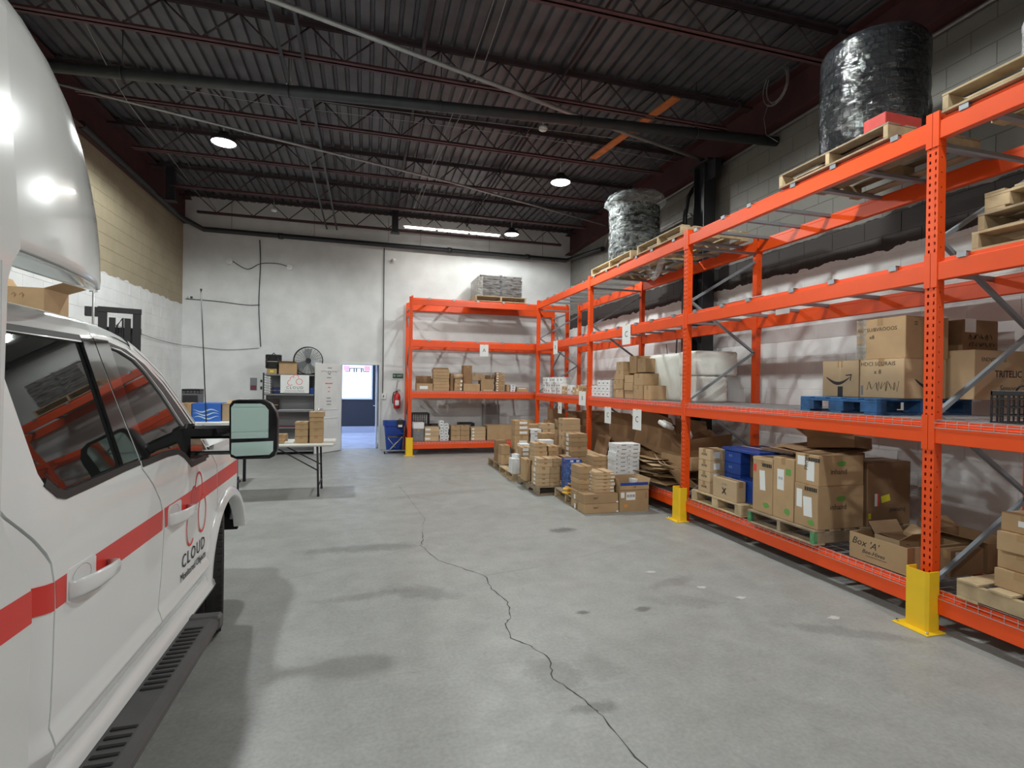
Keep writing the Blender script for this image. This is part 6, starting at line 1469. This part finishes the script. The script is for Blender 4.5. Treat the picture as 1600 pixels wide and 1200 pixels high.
for mir in (False, True):
    rd = tp('rear_door', side(RD, [WR], mirror=mir), WHITEPAINT, smooth=True); fd = tp('front_door', side(FD, [WF], mirror=mir), WHITEPAINT, smooth=True)
    tp('window_glass', side([(1.79, 1.757), (1.785, 1.3), (1.85, 1.245), (2.33, 1.25), (2.31, 1.757)], off=-.010, thick=.004, mirror=mir), GLASSDK, rd, smooth=True)
    tp('window_glass', side([(2.49, 1.757), (2.505, 1.485), (2.555, 1.25), (2.96, 1.21), (3.05, 1.155), (3.27, 1.155), (3.06, 1.39), (2.93, 1.54), (2.80, 1.655), (2.71, 1.705)], off=-.010, thick=.004, mirror=mir), GLASSDK, fd, smooth=True)
    # belt mouldings and black pillar trim
    tp('belt_moulding', side([(1.81, 1.30), (1.86, 1.256), (1.90, 1.243), (2.085, 1.249), (2.315, 1.259), (2.455, 1.262), (2.45, 1.283), (2.31, 1.283), (2.085, 1.274), (1.91, 1.268), (1.87, 1.282), (1.83, 1.32)], off=.004, thick=.012, mirror=mir), TRIMBLK, rd, smooth=True)
    tp('belt_moulding', side([(2.475, 1.250), (2.749, 1.254), (2.89, 1.247), (2.955, 1.220), (3.047, 1.157), (3.30, 1.157), (3.28, 1.185), (3.06, 1.185), (2.975, 1.243), (2.90, 1.272), (2.749, 1.279), (2.475, 1.275)], off=.004, thick=.012, mirror=mir), TRIMBLK, fd, smooth=True)
    tp('pillar_trim', side([(2.308, 1.285), (2.448, 1.285), (2.40, 1.55), (2.378, 1.77), (2.29, 1.77), (2.298, 1.6)], off=.003, thick=.01, mirror=mir), TRIMGLOSS, rd, smooth=True)
    tp('pillar_trim', side([(2.466, 1.277), (2.566, 1.277), (2.517, 1.485), (2.502, 1.77), (2.385, 1.77), (2.412, 1.55)], off=.003, thick=.01, mirror=mir), TRIMGLOSS, fd, smooth=True)
    fw = [(2.385, 1.772), (2.385, 1.755), (2.6, 1.740), (2.72, 1.705), (2.80, 1.655), (2.93, 1.543), (3.06, 1.392), (3.215, 1.225), (3.27, 1.167), (3.36, 1.167), (3.32, 1.222), (3.20, 1.345), (3.06, 1.485), (2.95, 1.585), (2.80, 1.682), (2.65, 1.742), (2.50, 1.765)]
    tp('window_surround', side(fw, off=.002, thick=.012, mirror=mir), TRIMBLK, fd, smooth=True)
    tp('window_surround', side([(1.79, 1.775), (1.79, 1.755), (2.29, 1.755), (2.29, 1.775)], off=.002, thick=.012, mirror=mir), TRIMBLK, rd, smooth=True)
    # cab corner, fender, rocker
    tp('cab_corner', side([(1.40, .505), (1.782, .505), (1.804, .65), (1.811, .79), (1.811, 1.0), (1.79, 1.077), (1.742, 1.162), (1.690, 1.237), (1.622, 1.40), (1.604, 1.5), (1.612, 1.70), (1.652, 1.80), (1.40, 1.80)], mirror=mir), WHITEPAINT, smooth=True)
    AR = [(3.79 + .45 * math.cos(math.radians(a)), .41 + .45 * math.sin(math.radians(a))) for a in range(176, 18, -8)]
    FE = [(3.40, .40), (3.35, .42)] + AR + [(4.24, .58), (4.30, .75), (4.30, .98), (4.24, 1.10), (4.10, 1.19), (3.75, 1.235), (3.50, 1.225), (3.432, 1.17), (3.513, 1.10), (3.533, .967), (3.563, .70), (3.568, .583), (3.55, .497), (3.46, .455)]
    FE = [(3.345, .43)] + AR + [(4.24, .60), (4.30, .75), (4.30, .98), (4.24, 1.10), (4.10, 1.19), (3.75, 1.235), (3.50, 1.225), (3.432, 1.17), (3.513, 1.10), (3.533, .967), (3.563, .70), (3.568, .583), (3.55, .497), (3.42, .38), (3.36, .385)]
    fe = tp('fender', side([p for p in AR if True] + FE[len(AR) + 1:], mirror=mir), WHITEPAINT, smooth=True)
    arch = MB(); arch.smooth = True; sg = -1 if mir else 1; n = 22
    for i in range(n + 1):
        a = math.radians(178 - 160 * i / n)
        for (r, dx) in ((.425, -.05), (.43, .022), (.445, .030), (.475, .022), (.50, .003), (.50, -.03)):
            yy = 3.79 + r * math.cos(a); zz = .41 + r * math.sin(a); x = pX(max(zz, .62)) + dx
            arch.v.append((x if not mir else 2 * TXC - x, yy, zz))
    for i in range(n):
        for j in range(5): arch.addf([i * 6 + j, i * 6 + j + 1, (i + 1) * 6 + j + 1, (i + 1) * 6 + j])
    tp('wheel_arch', arch, WHITEPAINT, fe)
    tp('rocker_panel', side([(1.40, .37), (3.40, .37), (3.45, .42), (3.54, .497), (1.40, .497)], mirror=mir, thick=.04), WHITEPAINT, smooth=True)
    # red stripe decals follow each panel
    for par, o_ in ((rd, [(1.822, .937), (2.642, .942), (2.644, 1.032), (1.816, 1.021)]), (fd, [(2.676, .943), (3.524, .957), (3.514, 1.046), (2.664, 1.033)]), (fe, [(3.54, .957), (4.22, .965), (4.22, 1.062), (3.53, 1.047)])):
        tp('stripe_decal', side(o_, off=.0016, thick=.001, mirror=mir), STRIPE, par, smooth=True)
    tp('stripe_decal', side([(1.46, .975), (1.70, .955), (1.808, .937), (1.805, 1.021), (1.70, 1.035), (1.46, 1.055)], off=.004, thick=.003, mirror=mir), STRIPE, smooth=True)
    # door handles: bezel, cup and grab
    for par, y0 in ((rd, 1.873), (fd, 2.705)):
        sx = -1 if mir else 1
        def hx(v): return v if not mir else 2 * TXC - v
        bz = MB(); bz.prism([(y0, .935), (y0 + .012, .928), (y0 + .16, .928), (y0 + .175, .94), (y0 + .175, 1.02), (y0 + .16, 1.03), (y0 + .012, 1.03), (y0, 1.018)], -.004, .003, lambda u, v, h: (hx(-.868 + h), u, v))
        tp('handle_bezel', bz, WHITEPAINT, par)
        cup = MB(); cup.smooth = True
        for i in range(7):
            for j in range(13):
                a = 2 * PI * j / 12; r = i / 6; cup.v.append((hx(-.8645 + (-.0 if i == 6 else -.006 * (1 - r ** 2))), y0 + .085 + .06 * r * math.cos(a), .985 + .038 * r * math.sin(a)))
        for i in range(6):
            for j in range(12): cup.addf([i * 13 + j, (i + 1) * 13 + j, (i + 1) * 13 + j + 1, i * 13 + j + 1])
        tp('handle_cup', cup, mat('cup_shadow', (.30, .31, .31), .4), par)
        g = MB(); L_ = [(y0 + .008, -.864, .030), (y0 + .04, -.842, .031), (y0 + .09, -.826, .030), (y0 + .17, -.820, .026), (y0 + .232, -.822, .024), (y0 + .246, -.836, .021), (y0 + .250, -.862, .019)]
        k = 10; g.smooth = True
        for (yy, xx, hh) in L_:
            for j in range(k):
                a = 2 * PI * j / k; g.v.append((hx(xx + .008 * math.cos(a)), yy, .966 + hh * math.sin(a)))
        for i in range(len(L_) - 1):
            for j in range(k): g.addf([i * k + j, (i + 1) * k + j, (i + 1) * k + (j + 1) % k, i * k + (j + 1) % k])
        g.addf([j for j in range(k)]); g.addf([(len(L_) - 1) * k + j for j in range(k)])
        tp('door_handle', g, WHITEPAINT, par)
    if not mir:
        ex = -.8672
        e_ = []
        for (cx, cy, r, a0, a1, fl) in ((-.42, -.22, .27, .30 * PI, 1.72 * PI, 1), (-.22, .14, .20, .25 * PI, 1.30 * PI, 1), (.12, .26, .26, -.25 * PI, .90 * PI, 1), (.42, -.15, .29, 0, 2 * PI, 1)):
            o = obj('emblem_arc', ring_mesh(r, .032, a0, a1, 32, cx, cy), REDINK, fd, (ex, 3.13, .93), (Matrix.Rotation(PI / 2, 3, 'Z') @ Matrix.Rotation(PI / 2, 3, 'X')).to_euler()); o.scale = (.23, .35, 1)
        for b_, sz, z_, sp_ in (('CLOUD', .095, .700, 1.25), ('Monitored Objects', .056, .628, .95)):
            text(b_, sz, (-.8682, 3.10, z_), '+X', INK, fd, space=sp_)
# body shell (dark lining) and roof
tp('body_shell', MB().box(TXC - .97, TXC + .97, 1.45, 3.35, .40, 1.22).box(TXC - .93, TXC + .93, 3.3, 3.42, .4, 1.15).box(TXC - .72, TXC + .72, 3.4, 4.2, .3, 1.1), DARKVOID)
tp('cab_lining', MB().prism([(TXC - .96, 1.21), (TXC + .96, 1.21), (TXC + .83, 1.78), (TXC - .83, 1.78)], 1.5, 2.68, lambda u, v, h: (u, h, v)), DARKVOID)
rf = MB(); rf.smooth = True
st_ = [1.50, 1.6, 1.8, 2.0, 2.2, 2.4, 2.5, 2.6, 2.68, 2.74]
def rsec(y):
    z = rE(y); hw = abs(pX(z - .045) - TXC); return [(hw, z - .047), (hw - .012, z - .018), (hw - .03, z + .0), (hw - .06, z + .012), (hw - .12, z + .022), (hw - .35, z + .045), (hw - .6, z + .055), (0, z + .06)]
for y in st_:
    S = rsec(y); S = [(TXC + a, b) for a, b in S] + [(TXC - a, b) for a, b in S[::-1][1:]]; k = len(S)
    rf.v += [(x, y, z) for x, z in S]
for i in range(len(st_) - 1):
    for j in range(k - 1): rf.addf([i * k + j, i * k + j + 1, (i + 1) * k + j + 1, (i + 1) * k + j])
tp('roof_panel', rf, WHITEPAINT, smooth=True)
tp('drip_seal', MB().tube([(pX(rE(y) - .015) + .002, y, rE(y) - .030) for y in st_ + [2.85, 2.98, 3.1, 3.25]], .005, 5).tube([(2 * TXC - pX(rE(y) - .015) - .002, y, rE(y) - .030) for y in st_ + [2.85, 2.98, 3.1, 3.25]], .005, 5), TRIMBLK)
for s in (1, -1):
    ap = MB(); ap.smooth = True
    ys = [2.70, 2.76, 2.82, 2.9, 2.98, 3.06, 3.14, 3.22, 3.30, 3.40]
    for y in ys:
        z = rE(y); hw = abs(pX(max(z - .05, 1.15)) - TXC)
        for (a, b) in ((hw, z - .055), (hw - .004, z - .030), (hw - .014, z - .008), (hw - .035, z + .005), (hw - .07, z + .010), (hw - .10, z + .008)): ap.v.append((TXC + s * a, y, b))
    for i in range(len(ys) - 1):
        for j in range(5): ap.addf([i * 6 + j, i * 6 + j + 1, (i + 1) * 6 + j + 1, (i + 1) * 6 + j])
    tp('windscreen_pillar', ap, WHITEPAINT, smooth=True)
ws = MB(); ws.smooth = True
for i in range(9):
    f_ = i / 8; yb_ = 2.70 + f_ * .70
    for j in range(13):
        u = -1 + j / 6; hw = .78 + .12 * f_; y = yb_ + .12 * (1 - u * u) * (0.3 + f_); ws.v.append((TXC + u * hw, y, rE(yb_) + .02 + .035 * (1 - u * u) * (1 - f_)))
for i in range(8):
    for j in range(12): ws.addf([i * 13 + j, i * 13 + j + 1, (i + 1) * 13 + j + 1, (i + 1) * 13 + j])
tp('windscreen', ws, GLASSDK)
hd = MB(); hd.smooth = True
HY = [3.32, 3.42, 3.6, 3.8, 4.0, 4.2, 4.35, 4.45, 4.5]
for y in HY:
    fz = 0 if y < 4.0 else (y - 4.0) ** 2 * .45; hw = 1.02 + yoff(y) * .9
    for u in (-1, -.97, -.9, -.8, -.6, -.3, 0, .3, .6, .8, .9, .97, 1):
        hd.v.append((TXC + u * hw, y, (1.225 if abs(u) == 1 else 1.262 if abs(u) > .95 else 1.285 if abs(u) > .85 else 1.29 if abs(u) > .7 else 1.31) + (.03 * (1 - u * u)) * (1 if y > 3.55 else .3) - fz))
for i in range(len(HY) - 1):
    for j in range(12): hd.addf([i * 13 + j, i * 13 + j + 1, (i + 1) * 13 + j + 1, (i + 1) * 13 + j])
tp('bonnet', hd, WHITEPAINT, smooth=True)
tp('grille', MB().bbox(TXC - .55, TXC + .55, 4.32, 4.56, .72, 1.16, b=.05), BLACKST)
for k in range(4): tp('grille_bar', MB().bbox(TXC - .52, TXC + .52, 4.55, 4.58, .78 + k * .09, .81 + k * .09, b=.008), CHROME)
for s in (-1, 1): tp('headlamp', MB().bbox(TXC + s * .74 - .18, TXC + s * .74 + .18, 4.22, 4.50, .86, 1.14, b=.06), mat('headlamp_glass', (.5, .52, .55), .08, .4))
tp('front_bumper', MB().bbox(TXC - .93, TXC + .93, 4.30, 4.66, .48, .70, b=.06), CHROME)
tp('arch_liner', MB().box(-1.20, -.875, 3.36, 3.40, .3, .75).box(-1.22, -1.19, 3.36, 4.25, .3, .85).box(-1.20, -.90, 4.20, 4.24, .52, .9).box(-1.2, -.88, 3.4, 4.2, .868, .88), DARKVOID)
tp('arch_liner', MB().box(-2.93, -2.60, 3.36, 3.40, .3, .75).box(-2.61, -2.58, 3.36, 4.25, .3, .85).box(-2.9, -2.60, 4.20, 4.24, .52, .9).box(-2.92, -2.6, 3.4, 4.2, .868, .88), DARKVOID)
tp('mud_flap', MB().bbox(-1.14, -.885, 3.352, 3.362, .20, .46, b=.003), RUBBER)
# wheels
def wheel(cx, cy, out):
    w = thing('wheel', 'x', 'x', (cx, cy, .392)); del w['label']; del w['category']; w.parent = tk; w.location = Vector((cx, cy, .392)) - TO; w.rotation_euler = (0, out * PI / 2, .24 if cy > 2 else 0)
    R = .392; mb = MB(); mb.smooth = True
    mb.lathe([(.23, -.13), (.25, -.135), (.35, -.138), (.378, -.125), (R - .004, -.10), (R, -.06), (R, .06), (R - .004, .10), (.378, .125), (.35, .138), (.25, .135), (.23, .13)], 56)
    mb.smooth = False
    for j in range(56):
        m_ = Matrix.Rotation(2 * PI * j / 56, 4, 'Z')
        for q, (z0, z1) in enumerate(((-.128, -.075), (-.062, -.012), (.012, .062), (.075, .128))):
            mb.box(R - .012, R + .004 - (.008 if q in (0, 3) else 0), -.014 + (.01 if q % 2 else 0), .012 + (.01 if q % 2 else 0), z0, z1, m_)
    obj('tyre', mb, RUBBER, w)
    rim = MB(); rim.smooth = True; rim.lathe([(0, .07), (.05, .075), (.07, .05), (.19, .03), (.20, .09), (.225, .12), (.235, .125), (.235, -.12)], 40)
    obj('rim', rim, CHROME, w)
    sp_ = MB()
    for j in range(6): sp_.bbox(.04, .215, -.022, .022, .05, .10, b=.01, mtx=Matrix.Rotation(j * PI / 3, 4, 'Z'))
    obj('spokes', sp_, GREYSTEEL, w)
for cy in (3.74, .18): wheel(-1.02, cy, 1); wheel(2 * TXC + 1.02, cy, -1)
# running boards
for s in (1, -1):
    def rx(v): return v if s > 0 else 2 * TXC - v
    a, b = sorted((rx(-.90), rx(-.702))); mb = MB(); mb.prism([(-.90, .36), (-.90, .415), (-.735, .420), (-.708, .412), (-.700, .395), (-.704, .365), (-.72, .355)], .55, 2.90, lambda u, v, h: (rx(u), h, v))
    rbd = tp('running_board', mb, STEPM); c1_, c2_ = sorted((rx(-.90), rx(-.695)))
    tp('end_cap', MB().bbox(c1_, c2_, 2.90, 2.975, .352, .424, b=.012), STEPM, rbd); tp('end_cap', MB().bbox(c1_, c2_, .48, .55, .352, .424, b=.012), STEPM, rbd)
    gm = None
    ylist = [2.80 - i * .0385 for i in range(14)] + [2.06 - i * .046 for i in range(14)] + [1.28 - i * .05 for i in range(12)]
    for y in ylist:
        mb = MB(); a, b = sorted((rx(-.822), rx(-.742))); mb.bbox(a, b, y - .008, y + .008, .4165, .4235, b=.003)
        tp('tread_strip', mb, RUBBER, rbd)
    for y in (.9, 1.9, 2.7): a, b = sorted((rx(-1.1), rx(-.86))); tp('step_bracket', MB().bbox(a, b, y - .03, y + .03, .33, .365), BLACKST, rbd)
# towing mirrors
for s in (1, -1):
    def rx(v): return v if s > 0 else 2 * TXC - v
    mr = thing('side_mirror', 'x', 'x'); del mr['label']; del mr['category']; mr.parent = tk; mr.location = -TO
    O = [(-.697, 1.24), (-.700, 1.48), (-.685, 1.505), (-.66, 1.512), (-.535, 1.512), (-.495, 1.49), (-.468, 1.44), (-.462, 1.40), (-.462, 1.24), (-.475, 1.205), (-.50, 1.192), (-.66, 1.192), (-.69, 1.205)]
    hs_ = MB(); hs_.smooth = True; n_ = len(O); cx_, cz_ = -.58, 1.355
    for (yy, k) in ((3.05, .955), (3.045, .985), (3.055, 1.0), (3.10, 1.0), (3.14, .95), (3.17, .82), (3.185, .55)):
        for (x, z) in O: hs_.v.append((rx(cx_ + (x - cx_) * k), yy, cz_ + (z - cz_) * k))
    for i in range(6):
        for j in range(n_): hs_.addf([i * n_ + j, i * n_ + (j + 1) % n_, (i + 1) * n_ + (j + 1) % n_, (i + 1) * n_ + j])
    hs_.addf([6 * n_ + j for j in range(n_)]); hs_.addf([j for j in range(n_)][::-1]); obj('mirror_housing', hs_, mat('mirror_black', (.022, .022, .024), .35), mr)
    g1 = [(-.682, 1.305), (-.684, 1.47), (-.67, 1.49), (-.545, 1.49), (-.525, 1.48), (-.490, 1.43), (-.482, 1.40), (-.482, 1.305)]
    g2 = [(-.682, 1.225), (-.682, 1.283), (-.482, 1.288), (-.482, 1.235), (-.50, 1.215), (-.66, 1.212)]
    tl = (-.04 if s > 0 else .04)
    def mg(g, name, yo, tx, tz):
        mb = MB(); cx2 = sum(p[0] for p in g) / len(g); cz2 = sum(p[1] for p in g) / len(g)
        mb.prism(g, 0, .003, lambda u, v, h: (rx(u), yo + h + (u - cx2) * tx + (v - cz2) * tz, v)); return obj(name, mb, MIRRORM, mr)
    mg(g1, 'mirror_glass', 3.040, .16, .0); mg(g2, 'spotter_glass', 3.036, .10, .06)
    for z0, z1 in ((1.28, 1.37), (1.195, 1.235)):
        a, b = sorted((rx(-.90), rx(-.68))); obj('mirror_arm', MB().bbox(a, b, 3.08, 3.15, z0 + .02, z1, b=.015), TRIMGLOSS, mr)
    a, b = sorted((rx(-.925), rx(-.872))); obj('mirror_mount', MB().prism([(3.04, 1.18), (3.26, 1.18), (3.24, 1.25), (3.10, 1.38), (3.04, 1.36)], 0, 1, lambda u, v, h: (rx(-.93 + .055 * h), u, v)), TRIMGLOSS, mr)
    obj('amber_lamp', MB().bbox(*sorted((rx(-.71), rx(-.695))), 3.10, 3.14, 1.29, 1.31, b=.004), mat('amber', (.9, .35, .03), .2), mr)
# camper box: side walls, skirt and nose
for s in (1, -1):
    def rx(v): return v if s > 0 else 2 * TXC - v
    o_ = [(-2.6, .42), (1.0, .42), (1.565, .44), (1.57, 1.0), (1.568, 1.09), (1.545, 1.15), (1.51, 1.205), (1.47, 1.255), (1.452, 1.30), (1.457, 1.53), (1.466, 1.84), (1.482, 1.885), (1.51, 1.922), (1.45, 2.40), (1.45, 2.45), (-2.6, 2.45)]
    arch_ = [(.18 + .5 * math.cos(math.radians(a)), .42 + .5 * math.sin(math.radians(a))) for a in range(0, 181, 12)]
    out = [(-2.6, .42)] + arch_[::-1] + o_[2:]
    mb = MB(); mb.prism(out, 0, .06, lambda u, v, h: (rx(-.80 - h), u, v)); bs = tp('box_side', mb, WHITEGEL)
    mb = MB(); mb.prism([(-2.6, 1.0), (1.571, 1.0), (1.569, 1.083), (-2.6, 1.083)], 0, .001, lambda u, v, h: (rx(-.7985 - h), u, v)); tp('stripe_decal', mb, STRIPE, bs)
    mb = MB(); mb.prism([(1.452, .44), (1.5, .44), (1.5, 2.0), (1.452, 2.0)], 0, .9, lambda u, v, h: (rx(-.85 - h), u - .04, v)); tp('box_front_wall', mb, WHITEGEL)
    for z in (1.6,): tp('corner_fillet', MB().tube([(rx(-.812), 1.440, .5), (rx(-.812), 1.440, 1.88)], .014, 10), WHITEGEL)
tp('box_rear', MB().bbox(2 * TXC + .80, -.80, -2.64, -2.58, .42, 2.5, b=.02), WHITEGEL)
nz = MB(); nz.smooth = True; NN = 49; nn = 2.6
LV = [(1.925, 1.185, 1.080, 0), (1.918, 1.205, 1.092, 0), (1.925, 1.222, 1.10, 0), (1.95, 1.23, 1.10, 0), (2.05, 1.215, 1.10, 0), (2.15, 1.17, 1.10, 0), (2.25, 1.09, 1.10, 0), (2.33, .99, 1.10, 0), (2.40, .87, 1.098, 0), (2.455, .72, 1.09, 0), (2.50, .54, 1.075, 0), (2.54, .34, 1.05, 0), (2.57, .14, 1.01, 0), (2.595, 0.0, .93, 0), (2.61, 0.0, .7, 0), (2.615, 0, .35, 0)]
for (z, b_, a_, _) in LV:
    for j in range(NN):
        t_ = PI * j / (NN - 1); c, s_ = math.cos(t_), math.sin(t_)
        x = TXC + a_ * math.copysign(abs(c) ** (2 / nn), c); y = 1.45 + b_ * abs(s_) ** (2 / nn)
        lift = .27 * (max(0, .90 - abs(c)) / .90) ** 1.2 * max(0, 1 - (z - 1.92) / .5)
        nz.v.append((x, y, z + lift))
for i in range(len(LV) - 1):
    for j in range(NN - 1): nz.addf([i * NN + j, i * NN + j + 1, (i + 1) * NN + j + 1, (i + 1) * NN + j])
tp('nose_cap', nz, WHITEGEL)
# glossy recessed underside of the nose
un = MB(); un.smooth = True
for (k, dz) in ((1.0, 0), (.985, .008), (.95, .05), (.85, .10), (.6, .13), (.3, .14), (0.02, .14)):
    for j in range(NN):
        t_ = PI * j / (NN - 1); c, s_ = math.cos(t_), math.sin(t_)
        x = TXC + 1.08 * k * math.copysign(abs(c) ** (2 / nn), c); y = 1.45 + 1.185 * k * abs(s_) ** (2 / nn); lift = .27 * (max(0, .90 - abs(c)) / .90) ** 1.2
        un.v.append((x, y, 1.925 + lift * (1 if k > .9 else k) + dz))
for i in range(6):
    for j in range(NN - 1): un.addf([i * NN + j, i * NN + j + 1, (i + 1) * NN + j + 1, (i + 1) * NN + j])
tp('nose_underside', un, WHITEGEL)
rt_ = MB(); rt_.smooth = True
RS = [(1.10, 2.42), (1.098, 2.46), (1.075, 2.50), (1.05, 2.54), (1.01, 2.57), (.93, 2.595), (.7, 2.61), (.35, 2.615), (0, 2.617)]
RS = [(TXC + a, b) for a, b in RS] + [(TXC - a, b) for a, b in RS[::-1][1:]]; k = len(RS)
for y in (-2.6, -1.5, -.5, .5, 1.451): rt_.v += [(x, y, z) for x, z in RS]
for i in range(4):
    for j in range(k - 1): rt_.addf([i * k + j, i * k + j + 1, (i + 1) * k + j + 1, (i + 1) * k + j])
tp('box_roof', rt_, WHITEGEL)
tp('roof_marker', MB().bbox(TXC + .45, TXC + .55, 2.2, 2.28, 1.90, 1.93, b=.012), BLACKPL)
# nothing below here
